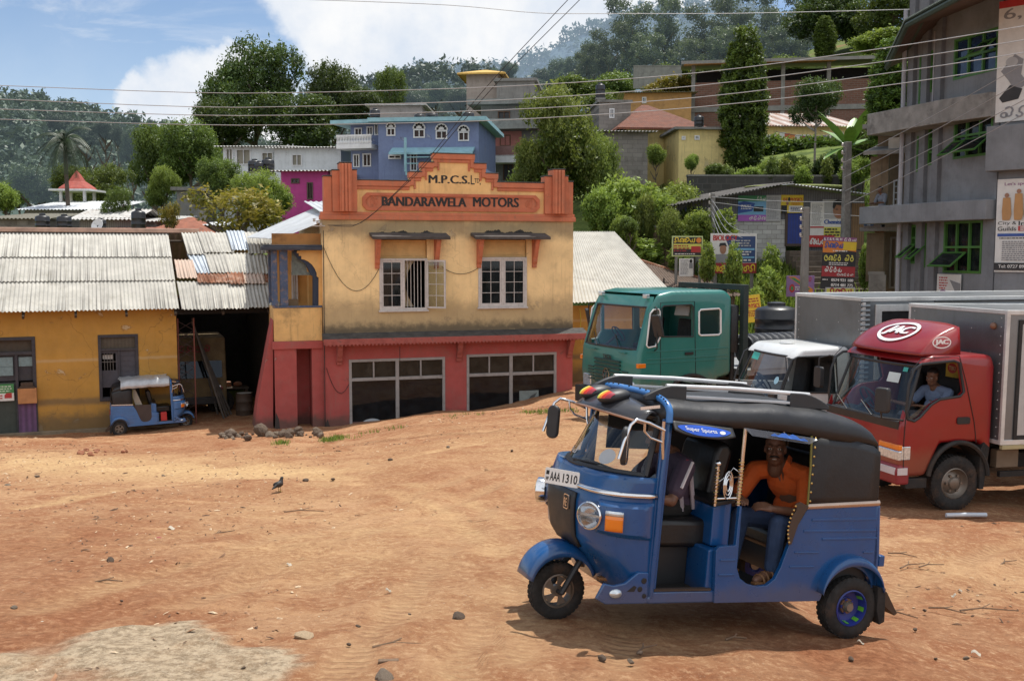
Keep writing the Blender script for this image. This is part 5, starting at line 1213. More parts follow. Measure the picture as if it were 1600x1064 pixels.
# the people in and around the vehicles
def person(label,mw,pose,cat='person',name='person',hands=True,vox=.007):
 """pose: joints in the vehicle's frame; body is one skin, clothes are children"""
 rt = thing(name,label,cat); place(rt,mw @ Matrix.Translation(pose['pelvis'])); off = -Vector(pose['pelvis'])
 J = {k: (Vector(v)+off if len(v) == 3 else v) for k,v in pose['j'].items()}; col = pose['mats']
 hm = head_matrix(J['eye'],pose['look'],roll=pose.get('roll',0))
 b = MB(); add_head(b,hm)
 neck_top = hm @ Vector((-.035,0,-.15)); limb(b,[neck_top,J['neck']],[.055,.062])
 for s in 'LR':
  limb(b,[J['neck'],J['sh'+s]],[.06,.055]); limb(b,[J['sh'+s],J['el'+s],J['wr'+s]],[.048,.038,.026])
  hand(b,J['wr'+s],J['tip'+s],J.get('pn'+s,Vector((0,0,-1))),pose.get('curl',.5))
  limb(b,[J['an'+s]+Vector((-.01,0,.05)),J['an'+s]],[.04,.036]); f = J['toe'+s]-J['an'+s]
  limb(b,[J['an'+s]+Vector((0,0,-.03)),J['an'+s]+f*.5+Vector((0,0,-.01)),J['toe'+s]],[.036,.038,.026]); limb(b,[J['kn'+s],J['an'+s]],[.045,.036]); limb(b,[J['hip'+s],J['kn'+s]],[.07,.05])
 limb(b,[J['neck'],J['chest'],J['pel']],[.07,.11,.11])
 fuse(b,'body',m_skin,rt,vox)
 head_bits(rt,hm,pose.get('moustache',True),pose.get('smile',False))
 # shirt
 q = MB(); ax = (J['shL']-J['shR']).normalized(); up = (J['neck']-J['pel']).normalized(); fw = ax.cross(up).normalized(); up2 = fw.cross(ax)
 for c,r in ((J['chest']+up*.02,(.118,.165,.15)),(J['pel']+up*.10,(.125,.158,.14)),(J['pel']+up*.0,(.125,.165,.09))): oell(q,c,r,(fw,ax,up2))
 for s in 'LR':
  limb(q,[J['neck']-up*.02,J['sh'+s]],[.07,.072]); e = J['sh'+s].lerp(J['el'+s],pose.get('sleeve',.62)); limb(q,[J['sh'+s],e],[.073,.066])
 limb(q,[J['neck']-up*.05,J['chest']],[.085,.12])
 shirt = fuse(q,'shirt',col[0],rt,vox)
 if pose.get('collar'):
  for s in (1,-1):
   q = MB(); n0 = J['neck']+up*.035
   pts = [n0+fw*.075+ax*s*.012-up*.075,n0+fw*.085+ax*s*.05-up*.055,n0+fw*.05+ax*s*.085-up*.0,n0-fw*.03+ax*s*.078+up*.02,n0-fw*.02+ax*s*.066+up*.05,n0+fw*.04+ax*s*.06+up*.035,n0+fw*.07+ax*s*.03-up*.02]
   q.add(pts,[(0,1,2,6),(2,3,4,5),(2,5,6)]); co_ = solid(q.build('collar',col[0],rt),.008,0)
  q = MB(); n0 = J['neck']+up*.02; q.add([n0+fw*.098-up*.16,n0+fw*.085+ax*.03-up*.035,n0+fw*.06-up*.0,n0+fw*.085-ax*.03-up*.035],[(0,1,2,3)]); q.build('open_neck',m_skin,rt)
 for extra in pose.get('shirt_bits',()): extra(rt,J,fw,ax,up)
 q = MB(); oell(q,J['pel']-up*.03,(.13,.17,.10),(fw,ax,up2))
 for s in 'LR': limb(q,[J['hip'+s],J['kn'+s],J['kn'+s].lerp(J['an'+s],.93)],[.088,.07,.056])
 fuse(q,'trousers',col[1],rt,vox)
 for s in 'LR':
  f = (J['toe'+s]-J['an'+s]); f.z = 0; f.normalize(); l = Vector((0,0,1)).cross(f); z0 = J['toe'+s].z-.03; base = Vector((J['an'+s].x,J['an'+s].y,z0))
  q = MB(); o = [base-f*.06+l*.03,base+f*.05+l*.042,base+f*.15+l*.046,base+f*.205+l*.02,base+f*.205-l*.02,base+f*.14-l*.042,base+f*.05-l*.036,base-f*.06-l*.03]
  q.add(o+[p+Vector((0,0,.022)) for p in o],[tuple(range(7,-1,-1)),tuple(range(8,16))]+[(i,(i+1) % 8,(i+1) % 8+8,i+8) for i in range(8)]); sd = q.build('sandal',col[2],rt,.006)
  q = MB()
  for t,h in ((.03,.075),(.085,.062),(.135,.048)):
   q.tube([base+f*t+l*(.046*math.cos(a))+Vector((0,0,.015+h*math.sin(a))) for a in [PI*i/8 for i in range(9)]],.011,6)
  q.build('strap',col[2],sd)
 return rt
m_orange = M('orange_polo',(.60,.105,.015),.85,var=.1,scale=8,bump=.2,bscale=60)
m_jeans = M('blue_jeans',(.035,.062,.13),.9,var=.25,scale=6,bump=.3,bscale=50)
m_sandal = M('tan_leather',(.22,.10,.035),.6,var=.2)
P1 = dict(pelvis=(-.68,.12,.70),look=(.62,.78,-.02),roll=R(3),smile=True,collar=True,sleeve=.66,curl=.9,mats=(m_orange,m_jeans,m_sandal),j=dict(
 pel=(-.66,.12,.74),chest=(-.555,.13,1.00),neck=(-.47,.135,1.135),eye=(-.372,.17,1.268),
 shL=(-.575,.295,1.085),shR=(-.33,.00,1.075),elL=(-.50,.41,.835),wrL=(-.24,.40,.865),tipL=(-.06,.34,.90),elR=(-.16,.02,.84),wrR=(-.09,.19,.90),tipR=(-.05,.34,.92),pnL=(.2,-1,-.2),pnR=(-.3,-.3,-1),
 hipL=(-.70,.22,.71),hipR=(-.62,.02,.71),knL=(-.32,.36,.755),knR=(-.20,.06,.74),anL=(-.27,.40,.425),anR=(-.14,.08,.42),toeL=(-.10,.46,.375),toeR=(.04,.10,.37)))
man = person('smiling man in an orange polo shirt and jeans on the rickshaw bench',MH,P1)
m_strip = M('striped_shirt_navy',(.055,.035,.055),.85,var=.1,scale=8)
def driver_bits(rt,J,fw,ax,up):
 q = MB()
 a,e = J['shL'],J['elL']
 q.tube([a+(e-a)*t+ax*.072*(1-.15*t)+up*.01 for t in (-.15,.05,.25,.45,.62)],.012,6); q.build('sleeve_stripe',M('stripe_white',(.55,.5,.5),.8),rt)
 q = MB()
 for k in (-.05,.04,): q.tube([J['chest']+ax*(.165-.03*abs(k))+fw*(k+.0)+up*t for t in (-.22,-.1,.0,.08)],.016,6)
 q.build('shirt_panel',M('panel_white',(.42,.36,.38),.85),rt)
 q = MB(); q.tube([J['neck']+ax*.02-fw*.02,J['shL']+up*.068-ax*.06,J['shL']+up*.045+ax*.04],.016,6); q.build('shoulder_stripe',M('stripe_crimson',(.22,.03,.06),.8),rt)
P2 = dict(pelvis=(.36,.06,.83),look=(1,-.1,-.25),moustache=False,sleeve=.7,curl=1.0,mats=(m_strip,M('dark_trousers',(.02,.017,.015),.9),m_sandal),shirt_bits=[driver_bits],j=dict(
 pel=(.36,.06,.85),chest=(.39,.06,1.03),neck=(.42,.06,1.175),eye=(.53,.055,1.315),shL=(.41,.25,1.12),shR=(.41,-.13,1.12),elL=(.56,.36,.90),wrL=(.78,.34,.93),tipL=(.94,.30,.99),
 elR=(.58,-.22,.93),wrR=(.80,-.24,.98),tipR=(.95,-.28,1.0),pnL=(0,0,-1),pnR=(0,0,-1),hipL=(.38,.15,.81),hipR=(.38,-.03,.81),knL=(.78,.20,.80),knR=(.78,-.10,.80),anL=(.80,.22,.42),anR=(.80,-.12,.42),toeL=(.93,.23,.36),toeR=(.93,-.13,.36)))
drv = person('driver in a dark shirt with white and red stripes gripping the rickshaw handlebar',MH,P2)
# long low yellow workshop on the left
AL = at(0,683,30.5); FL = Frame((AL.x,AL.y,-5.52),R(22))
ws_ = thing('workshop','long low yellow workshop with a patched corrugated roof and an open dark bay','building',FL.o,R(22))
m_wy = M('workshop_yellow',srgb(178,134,62),.9,var=.12,scale=1.2,bump=.2,grime=.3,gcol=srgb(150,118,62),gscale=1.0,streak=.4,cracks=.4,peel=(.7,(.48,.40,.27),1.5,.64),
  bands=[(-.5,.45,.3,(.13,.09,.045),.8,1.8),(.9,1.02,.10,(.10,.085,.06),.6,.8),(2.20,2.26,.035,(.50,.36,.20),.45,3.5)])
m_dkwood = M('dark_grey_joinery',(.040,.038,.045),.75,var=.2,scale=5,grime=.3,gcol=(.09,.07,.05))
def fx(px,py=560,off=0): return FL.X(px,py,off)
def fz(px,py,off=0): return FL.Z(px,py,off)
XA,XB,XC = -2.6,fx(277),fx(432)
HZ = fz(150,478,0)
d1 = FL.rect(-60,700,61.5,529); d1 = (XA+.4,d1[1],-.2,d1[3]); w1 = FL.rect(152.5,624,218.5,523.5)
b = MB(); b.wall(XA,XB,-.6,HZ,0,.25,[d1,w1]); b.box(XB-.25,XB+.003,.25,7.5,-.6,HZ); b.box(XA,XB-.25,7.25,7.5,-.6,HZ); b.box(XC-.002,XC+.25,.1,7.5,-.6,HZ-.1); b.box(XB,XC,7.25,7.5,.14,HZ)
b.build('wall',m_wy,ws_)
b = MB(); b.box(XB+.01,XC-.01,.0,.2,HZ-.32,HZ-.02); b.box(XA,XB,.3,7.2,-.6,-.05); b.box(XA+.3,XB-.3,2.2,2.3,-.05,HZ-.1); b.box(XB+.01,XC-.02,7.15,7.2,.14,HZ-.1); b.box(XB+.006,XB+.03,.32,7.1,-.05,HZ-.1); b.box(XC-.03,XC-.006,.32,7.1,-.05,HZ-.1); b.build('lintel_shade_liner',DARK,ws_)  # lintel plus near-black liner panels that paint the shade inside the bay
b = MB(); b.box(XB+.004,XC,.3,7.3,-.7,-.12); b.build('bay_floor',M('oily_floor',(.05,.035,.025),.9,grime=.5),ws_)
b = MB(); b.box(XA,XB+.0,-.14,-.003,-.6,.10); b.build('plinth',M('concrete_kerb',(.20,.155,.10),.95,var=.2,grime=.5,gcol=(.09,.07,.05)),ws_,.02)
# door with a transom, glazed leaves, purple lower leaf
x0,x1,z0,z1 = d1; m1 = fx(28.0); ztr = fz(30,552)
f = MB(); f.frame(x0,x1,-.3,z1,-.03,.15,.1); f.box(x0+.1,x1-.1,-.025,.145,ztr-.05,ztr+.05); f.box(m1-.09,m1-.01,-.02,.14,-.25,ztr-.05); dr = f.build('door',m_dkwood,ws_,.008)
p = MB(); p.box(x0+.05,x1-.05,.1,.13,ztr+.02,z1-.05); p.build('transom_panel',M('brown_transom',(.06,.045,.03),.8,wave=dict(scale=2,amt=.5)),dr)
p = MB(); p.box(x0+.05,x1-.05,.09,.13,fz(10,596),ztr-.02); p.build('leaf',m_dkwood,dr)
for (a,c,t,u) in ((-30,20,560,573.5),(-30,20.5,574.5,587),(28.5,53,558.5,572)):
 r = FL.rect(a,u,c,t); p = MB(); p.box(max(r[0],x0+.12),r[1],.06,.088,r[2],r[3]); p.build('pane',M('frosted_pane',(.16,.24,.26),.3,var=.2,scale=14),dr)
r = FL.rect(-30,640,27,588); p = MB(); p.box(x0+.1,m1-.09,.07,.13,-.3,fz(10,598)); p.build('lower_leaf',M('green_grey_leaf',(.05,.06,.05),.8),dr)
r = FL.rect(28.5,674,61,628.6); p = MB(); p.box(r[0],r[1]-.05,-.045,.06,-.02,r[3])
p.build('purple_leaf',M('purple_boards',srgb(108,78,112),.85,var=.15,wave=dict(scale=1.9,amt=.45,col=(.03,.02,.03)),grime=.3),dr,.006)
r = FL.rect(28,629,58.5,607); cb = thing('wooden_crate','orange brown wooden box sitting on the purple half door of the workshop','crate',FL.world(r[0],-.2,r[2]+.01),R(22))
q = MB(); q.box(0,r[1]-r[0],0,.36,0,r[3]-r[2]); q.build('box_body',M('warm_plywood',(.42,.19,.07),.7,var=.2,scale=3),cb,.012)
q = MB(); q.box(.05,r[1]-r[0]-.05,.02,.34,r[3]-r[2]+.002,r[3]-r[2]+.06); q.box(.09,r[1]-r[0]-.09,.05,.3,r[3]-r[2]+.06,r[3]-r[2]+.17); q.build('tray',M('dark_tray',(.06,.035,.02),.7),cb,.01)
r = FL.rect(-18,625.5,22.5,601); pp = MB(); pp.box(r[0],r[1],-.040,-.032,r[2],r[3]); po = pp.build('poster',M('poster_green',(.05,.22,.07),.6),None); po.matrix_world = Matrix.Translation(FL.o) @ Matrix.Rotation(R(22),4,'Z')
tag(po,'green and white poster with a red lorry on the workshop door','poster')
q = MB(); O,UX,UZ = (0,-.040,0),(1,0,0),(0,0,1); put_rect(q,O,UX,UZ,r[0],r[1],r[2],r[2]+(r[3]-r[2])*.46,.002); q.build('white_field',M('paper_white',(.6,.58,.55),.7),po)
q = MB(); put_lines(q,O,UX,UZ,r[0]+.25,r[1]-.05,r[2]+(r[3]-r[2])*.52,r[3]-.04,3,.45); q.build('print',M('print_pale',(.55,.6,.5),.7),po)
q = MB(); a = r[1]-.26; put_poly(q,O,UX,UZ,[(a,r[2]+.08),(a+.2,r[2]+.08),(a+.2,r[2]+.24),(a+.06,r[2]+.24),(a,r[2]+.18)],.004); put_lines(q,O,UX,UZ,r[0]+.3,a-.05,r[2]+.05,r[2]+.2,2,.5); q.build('red_lorry_print',M('print_red',(.4,.03,.03),.7),po)
# shuttered window
x0,x1,z0,z1 = w1; f = MB(); f.frame(x0,x1,z0,z1,-.03,.12,.09); ztr = fz(185,546); f.box(x0+.09,x1-.09,-.025,.115,ztr-.04,ztr+.03); xm = fx(186); f.box(xm-.03,xm+.03,-.015,.11,z0+.09,ztr-.04)
wn = f.build('window',m_dkwood,ws_,.008)
h1 = FL.rect(158.5,578.5,181.5,552.5); h2 = FL.rect(159,620,176,606)
p = MB(); p.wall(x0+.09,x1-.09,z0+.09,ztr-.04,.03,.07,[h1,h2])
for k in range(1,9): zz = z0+.09+(ztr-.04-z0-.09)*k/9; p.box(xm+.04,x1-.1,.022,.029,zz-.008,zz+.008)
p.build('shutter',M('grey_shutter',(.062,.058,.068),.8,var=.15),wn,.004)
p = MB(); p.box(x0+.05,x1-.05,.05,.08,ztr+.02,z1-.06); p.build('transom_mesh',M('grey_mesh',(.09,.075,.055),.85,wave=dict(scale=3,amt=.4)),wn)
p = MB()
for k in range(1,5): x = h1[0]+(h1[1]-h1[0])*k/5; p.box(x-.008,x+.008,.04,.056,h1[2],h1[3])
p.box(h1[0],h1[1],.036,.039,(h1[2]+h1[3])/2-.01,(h1[2]+h1[3])/2+.01); p.build('window_bars',M('grey_iron',(.12,.11,.10),.6),wn)
p = MB(); p.box(h1[0]+.03,h1[0]+.33,.2,.21,h1[3]-.2,h1[3]-.06); p.build('paper_notice',M('paper_white',(.6,.58,.55),.7),wn)
# roof plane: eave 0.6 m in front of the wall, ridge 4.2 m behind
ze = FL.Z(150,486,-.6); zr = FL.Z(150,363,4.2)
rn = Vector((0,-(zr-ze),4.8)).normalized()
def rp(X,s,lift=0.0): return Vector((X,-.6+4.8*s,ze+(zr-ze)*s))+rn*lift
def rxy(px,py):
 i = (Matrix.Translation(FL.o) @ Matrix.Rotation(R(22),4,'Z')).inverted(); o = i @ Vector((0,0,0)); d = i.to_3x3() @ at(px,py,1)
 t = (rp(0,0)-o).dot(rn)/d.dot(rn); p = o+d*t; return p.x,(p.y+.6)/4.8
m_as1 = M('asbestos_sheet',(.42,.40,.355),.9,var=.16,scale=1.5,grime=.55,gcol=(.27,.25,.2),gscale=2.6,streak=.5,bump=.15)
m_as2 = M('asbestos_sheet_clean',(.47,.45,.40),.9,var=.14,scale=1.8,grime=.4,gcol=(.33,.3,.25),gscale=3,streak=.3)
m_as3 = M('grey_zinc_sheet',(.42,.46,.50),.5,.4,var=.15,scale=1.2,grime=.3,gcol=(.5,.5,.48))
m_rust = M('rusty_sheet',(.22,.085,.04),.85,var=.35,scale=2.0,grime=.7,gcol=(.50,.38,.30),gscale=2.2)
m_rust2 = M('half_rusted_sheet',(.52,.40,.32),.85,var=.2,scale=2.0,grime=.9,gcol=(.24,.10,.05),gscale=2.0)
rf = MB(); rf.box(XA-.3,XC,-.5,-.44,ze-.10,ze-.04)
roof = None
XR0,XR1 = rxy(280,483)[0],rxy(263,367)[0]
rows = [(0.0,.37),(.34,.67),(.64,1.0)]
for k,(s0,s1) in enumerate(rows):
 a = XR0+(XR1-XR0)*s0; c = XR0+(XR1-XR0)*s1; q = MB(); lf = .014*k
 q.corr(rp(-4.2,s0,lf+.03),rp(a,s0,lf+.03),rp(c,s1,lf),rp(-4.2,s1,lf),.115,.021,.006,.01)
 o = q.build('roof_sheet',[m_as1,m_as1,m_as2][k],ws_,smooth=80)
patches = [  # top x0,x1, y top, y bottom, bottom x0,x1, material, lift
 (283,309,367,402,293,321,m_as2,.10),(308,332,366.5,400,318,344,m_as1,.12),(331,356,367,399,342,366,m_as2,.10),(353,381,366,397.5,362,389,m_as3,.15),(380,407,366,401,388,411,m_as2,.10),(405,434,369,401,409,440,m_as1,.12),
 (292,321,400,431.5,308,331,m_as3,.08),(319,353,399,431,329,362,m_as1,.10),(351,392,398,431,359,397,m_as2,.08),(389,436,400,431,395,440,m_as1,.06),
 (272,301,410,440,277,309,m_rust2,.11),(304,353,430,446,309,358,m_rust,.09),(354,379,430,449,358,383,m_rust,.12),(377,411,428,447,383,416,m_rust2,.08),(407,436,429,444,413,440,m_rust,.05),
 (276,331,441,486,284,337,m_as1,.04),(329,382,443,485,336,389,m_as2,.05),(380,438,443,483,388,446,m_as1,.045)]
for (a,c,yt,yb,e,f_,mt,lf) in patches:
 A,B,C_,D = rxy(e,yb),rxy(f_,yb),rxy(c,yt),rxy(a,yt); q = MB(); q.corr(rp(*A,lf+.02),rp(*B,lf+.02),rp(*C_,lf-.01),rp(*D,lf-.01),.115,.02,.006,.05)
 q.build('roof_patch',mt,ws_,smooth=80)
q = MB(); q.corr(rp(-4.2,1.0)+Vector((0,4.6,-2.6)),rp(XC,1.0)+Vector((0,4.6,-2.6)),rp(XC,1.0,-.04),rp(-4.2,1.0,-.04),.23,.02); q.build('roof_back',m_as1,ws_,smooth=80)
q = MB(); xe = rxy(310,362)[0]; q.loft([[rp(x,.965,.09),rp(x,.985,.13)+Vector((0,0,.03)),rp(x,1.0,.09)+Vector((0,.05,.06)),rp(x,1.0,.02)+Vector((0,.3,-.1))] for x in np.linspace(-4.2,xe,24)],close=False)
solid(q.build('ridge_cap',M('rusty_ridge',(.22,.13,.09),.9,var=.3,scale=2,grime=.5,gcol=(.10,.06,.04)),ws_),.01)
q = MB()
for X in np.linspace(-3.5,XC-.3,9): q.obox(rp(X,.5,-.12),(.07,5.6,.1),(math.atan2(zr-ze,4.8),0,0))
for s in (.12,.5,.9): q.obox(rp((XC-4)/2,s,-.06),(XC+3.6,.06,.05),(math.atan2(zr-ze,4.8),0,0))
q.build('rafters',M('old_timber',(.05,.035,.022),.9),ws_)
# things stored in the open bay
lw = Matrix.Translation(FL.world(fx(306),2.2,-.12)) @ Matrix.Rotation(R(22),4,'Z')
def bay(name,label,cat,x,y,z,rz=0): return thing(name,label,cat,FL.world(x,y,z),R(22)+rz)
t = bay('old_lorry','derelict faded yellow lorry parked nose out inside the dark workshop bay','lorry',fx(306,560,2.0),2.0,-.12)
m_ly = M('faded_lorry_yellow',(.16,.11,.05),.8,var=.25,grime=.6,gcol=(.08,.05,.03)); q = MB(); q.prism([(0,.55),(0,1.35),(.12,2.0),(.3,2.75),(2.2,2.8),(2.2,.55)],'x',-1.05,1.0); cabm = q.build('cab',m_ly,t,.06)
q = MB(); q.obox((-.0,.035,1.68),(1.7,.03,.58),(R(-10),0,0)); q.build('windscreen',m_shopglass,t); q = MB(); q.box(-.9,.85,-.1,.0,.5,.75); q.build('bumper',m_dkplast,t,.02)
for s in (-1,1):
 q = MB(); q.lathe([(.11,-.02),(.12,-.05),(.08,-.06),(0,-.06)],(s*.75,0,1.0),'y',18); q.build('headlight',m_chrome,t,smooth=50)
 wheel(t,(s*.85,.7,.45),.45,.25,m_rim,s,'truck',20)
q = MB(); put_script(q,['da','ga','ba','sa'],(0,.10,0),(1,0,0),(0,0,1),-.6,.5,2.28,2.5,.09,.09); q.build('lettering',M('faded_red',(.2,.03,.03),.8),t)
for i,(a,lean) in enumerate(((332,30),(338,34),(343,36),(349,40),(327,24))):
 t = tag(MB().obox((0,0,1.7),(.06,.12,3.6)).build('timber_plank',M('grey_timber',(.10,.085,.07),.9,var=.2,wave=dict(dir='Z',scale=1,amt=.3)),None,.006),'long timber plank leaning inside the dark workshop bay beside the old lorry','plank','planks leaning in the workshop bay')
 t.matrix_world = Matrix.Translation(FL.world(fx(a+22),.9+.25*i,-.1)) @ Matrix.Rotation(R(22),4,'Z') @ Matrix.Rotation(R(-lean*.52),4,'Y') @ Matrix.Rotation(R(-6),4,'X')
gt = thing('folding_gate','rusty red folding lattice gate at the left edge of the workshop bay','gate',FL.world(XB+.05,.12,-.1),R(22))
wg = fx(302)-XB; q = MB()
for x in (.0,wg): q.box(x-.02,x+.02,-.02,.02,0,HZ-.35)
q.build('gate_post',M('red_oxide',(.16,.045,.03),.8,grime=.4),gt)
q = MB()
for k in range(11):
 for d in (1,-1):
  z = .15+k*.3; q.tube([(0,d*.008,z if d > 0 else z+.3),(wg,d*.008,z+.3 if d > 0 else z)],.009,4)
q.build('lattice',M('gate_iron',(.05,.03,.028),.7),gt)
t = bay('oil_drum','dark oil drum with a pale lid standing in the workshop bay','drum',fx(381,600,1.4),1.4,-.12); q = MB(); q.lathe([(.28,0),(.29,.02),(.28,.04),(.28,.3),(.295,.32),(.28,.34),(.28,.6),(.295,.62),(.28,.64),(.28,.88),(.29,.9),(.27,.9),(.26,.87),(0,.87)],n=24); q.build('drum_body',M('drum_brown',(.07,.045,.03),.7,grime=.4),t,smooth=40)
q = MB(); q.lathe([(0,.885),(.25,.885),(.25,.875)],n=20); q.build('lid',M('pale_lid',(.5,.48,.42),.6),t)
t = bay('workbench','cluttered dark workbench at the back of the workshop bay','workbench',fx(356,600,3.5),3.5,-.12); q = MB(); q.box(-.7,.7,-.3,.3,.8,.86); q.build('bench_top',M('oily_wood',(.06,.04,.025),.7),t,.01)
for sx in (-.62,.62):
 for sy in (-.24,.24): q = MB(); q.box(sx-.04,sx+.04,sy-.04,sy+.04,0,.8); q.build('leg',M('oily_wood',(.06,.04,.025),.7),t)
q = MB(); q.box(-.3,.1,-.15,.15,.861,1.05); q.ell((.35,0,.95),(.16,.12,.09)); q.build('engine_parts',m_rust,t,.01)
# yellow-walled shed with a white tin roof right of the shop, and the brown-roofed shed behind it
s2 = Vector(at(893,600,35.5)); F2 = Frame((s2.x,s2.y,-4.6),R(14)); sh2 = thing('tin_roofed_shed','yellow walled shed with a pale tin roof just right of the motor shop','shed',F2.o,R(14))
def pl(F,px,py,off): a = F.loc(px,py,off); return Vector((a[0],off,a[1]))
q = MB(); xw1 = F2.X(1010,500,.3); zt_ = F2.Z(900,478,.3); q.box(-.6,xw1,.3,.5,-1.5,zt_); q.box(xw1-.2,xw1,.5,4,-1.5,zt_); q.build('wall',m_wy,sh2)
A_,B_ = pl(F2,888,473,-.3),pl(F2,1012,468,-.3);
q = MB(); q.corr((A_.x,-.3,A_.z),(B_.x+1.2,-.3,B_.z-.05),(F2.X(960,378,5.0),5.0,F2.Z(900,362,5.0)),(F2.X(878,362,5.0),5.0,F2.Z(900,362,5.0)),.13,.022); q.build('roof',m_as2,sh2,smooth=80)
q = MB(); q.tube([(.35,.2,zt_-.1),(.38,.15,zt_-.5),(.34,.15,zt_-.9),(.4,.15,zt_-1.3)],.015,6); q.build('yellow_hose',M('hose_yellow',(.5,.4,.05),.6),sh2)
s3 = Vector(at(1040,470,40)); F3 = Frame((s3.x,s3.y,-3.2),R(10)); sh3 = thing('brown_roofed_shed','low shed with a brown corrugated hipped roof behind the green lorry','shed',F3.o,R(10))
def P3(px,py,off): a = F3.loc(px,py,off); return (a[0],off,a[1])
q = MB(); q.corr(P3(1005,468,-1.5),P3(1165,462,-1.5),P3(1110,440,1.2),P3(972,400,2.5),.13,.022); q.build('roof',M('brown_tin',(.11,.075,.055),.85,var=.25,grime=.5,gcol=(.2,.13,.09)),sh3,smooth=80)
q = MB(); q.tube([P3(972,399,2.5),P3(1050,424,1.8),P3(1110,440,1.2)],.09,8); q.build('hip_ridge',m_rust,sh3)
q = MB(); a = P3(1015,462,-1.2); c = P3(1150,462,-1.2); q.box(a[0],c[0],-1.1,1.6,-2,a[2]-.02); q.build('wall',M('shed_brown_wall',(.16,.11,.07),.9),sh3)
q = MB(); a = P3(1037,463,-.6); q.tube([(a[0],-.6,a[2]-.5),(a[0],-.6,a[2]+.7)],.03,6); q.tube([(a[0]-.25,-.6,a[2]+.35),(a[0]+.25,-.6,a[2]+.38)],.025,6); q.tube([(a[0]-.18,-.6,a[2]+.55),(a[0]+.2,-.6,a[2]+.52)],.02,6); q.build('vent_stub',m_dkplast,sh3)
# lorries (x forward, y left, z up; front axle at x=0)
m_red = M('lorry_red',(.235,.008,.009),.34,var=.06,coat=.35,grime=.3,gcol=(.16,.03,.025),bands=[(-.2,.75,.25,(.20,.12,.07),.4,3.0)],streak=.12)
m_teal = M('lorry_teal',(.022,.165,.14),.36,var=.08,coat=.4,grime=.35,gcol=(.05,.14,.12),scale=1.5,bands=[(-.2,1.0,.3,(.20,.14,.09),.45,2.5)],streak=.2)
m_cabw = M('lorry_white',(.66,.67,.66),.35,var=.03,coat=.4,grime=.25,gcol=(.4,.38,.34),bands=[(-.2,.9,.3,(.30,.22,.15),.5,2.5)],streak=.15)
m_box = M('aluminium_box',(.20,.215,.225),.36,.7,var=.1,scale=.8,grime=.4,gcol=(.12,.12,.12),streak=.4,bump=.12,bscale=2.5)
m_boxtop = M('box_edge',(.58,.58,.56),.45,.4,grime=.3)
m_cabin = M('cab_interior',(.02,.02,.021),.9)
m_chass = M('chassis_black',(.016,.015,.014),.8,grime=.5,gcol=(.07,.045,.03))
def seat(root,x,y,z,m=m_cabin):
 q = MB(); q.box(x-.25,x+.25,y-.24,y+.24,z-.12,z); q.obox((x-.26,y,z+.3),(.12,.44,.65),(0,R(-8),0)); q.build('seat',m,root,.04)
def steering(root,x,y,z):
 q = MB(); q.X = Matrix.Translation((x,y,z)) @ Matrix.Rotation(R(-55),4,'Y'); q.tube([(.2*math.cos(2*PI*i/20),.2*math.sin(2*PI*i/20),0) for i in range(21)],.015,6); q.tube([(-.2,0,0),(.2,0,0)],.014,5); q.tube([(0,0,0),(0,0,-.4)],.03,6); q.build('steering_wheel',m_dkplast,root,smooth=50)
def outline_tube(pts,r,closed=True): q = MB(); q.tube(pts+[pts[0]] if closed else pts,r,6); return q
def pane_side(root,poly,y,th,mat,name='window'):
 q = MB(); q.prism(poly,'y',y-th/2,y+th/2); return q.build(name,mat,root)
def front_pane(root,lo,hi,w0,w1,mat,name='windscreen',bow=.08,inset=.012):
 """lo/hi: (x,z) of the lower and upper edge in the centre; w0/w1 half widths"""
 def f(u,v):
  yy = 1-2*u; x = lo[0]+(hi[0]-lo[0])*v-bow*abs(yy)**2.5; return (x,(w0+(w1-w0)*v)*yy,lo[1]+(hi[1]-lo[1])*v)
 q = MB(); q.grid(f,18,6); o = smooth_obj(q.build(name,mat,root),60)
 lp = [f(i/18,0) for i in range(19)]+[f(1,i/6) for i in range(1,7)]+[f(1-i/18,1) for i in range(1,19)]+[f(0,1-i/6) for i in range(1,6)]
 smooth_obj(outline_tube(lp,.022).build('windscreen_seal',m_dkplast,o),50)
 return o,f
def cargo_box(root,x0,x1,w,z0,z1,name='cargo_box'):
 q = MB(); q.box(x1,x0,-w,w,z0,z1); b = q.build(name,m_box,root,.015)
 q = MB()
 for s in (1,-1):
  for (xa,xb) in ((x0-.05,x0+.012),(x1-.012,x1+.05)): q.box(xa,xb,s*w-.035,s*w+.012,z0-.003,z1+.01)
  q.box(x1,x0+.01,s*w-.05,s*w+.014,z1-.05,z1+.014); q.box(x1,x0+.01,s*w-.05,s*w+.014,z0-.012,z0+.06)
 q.box(x0-.05,x0+.013,-w,w,z1-.045,z1+.012); q.box(x0-.05,x0+.013,-w,w,z0-.01,z0+.05)
 q.build('edge_trim',m_boxtop,b,.006)
 q = MB()
 for i in range(14):
  for s in (1,-1): q.ell((x0+.004,s*(w-.10),z0+.1+(z1-z0-.2)*i/13),(.006,.01,.01),6,4)
 for i in range(int((z1-z0)/.35)):
  for yy in (-.33,.33): q.ell((x0+.002,yy*w*1.0,z0+.2+.35*i),(.005,.008,.008),6,4)
 q.build('rivet',m_boxtop,b)
 return b
def chassis(root,x0,x1,z=.62,w=.38):
 q = MB()
 for s in (1,-1): q.box(x1,x0,s*w-.05,s*w+.05,z-.14,z+.08)
 for x in np.linspace(x1+.2,x0-.4,6): q.box(x-.05,x+.05,-w,w,z-.1,z+.04)
 q.build('chassis',m_chass,root,.006)
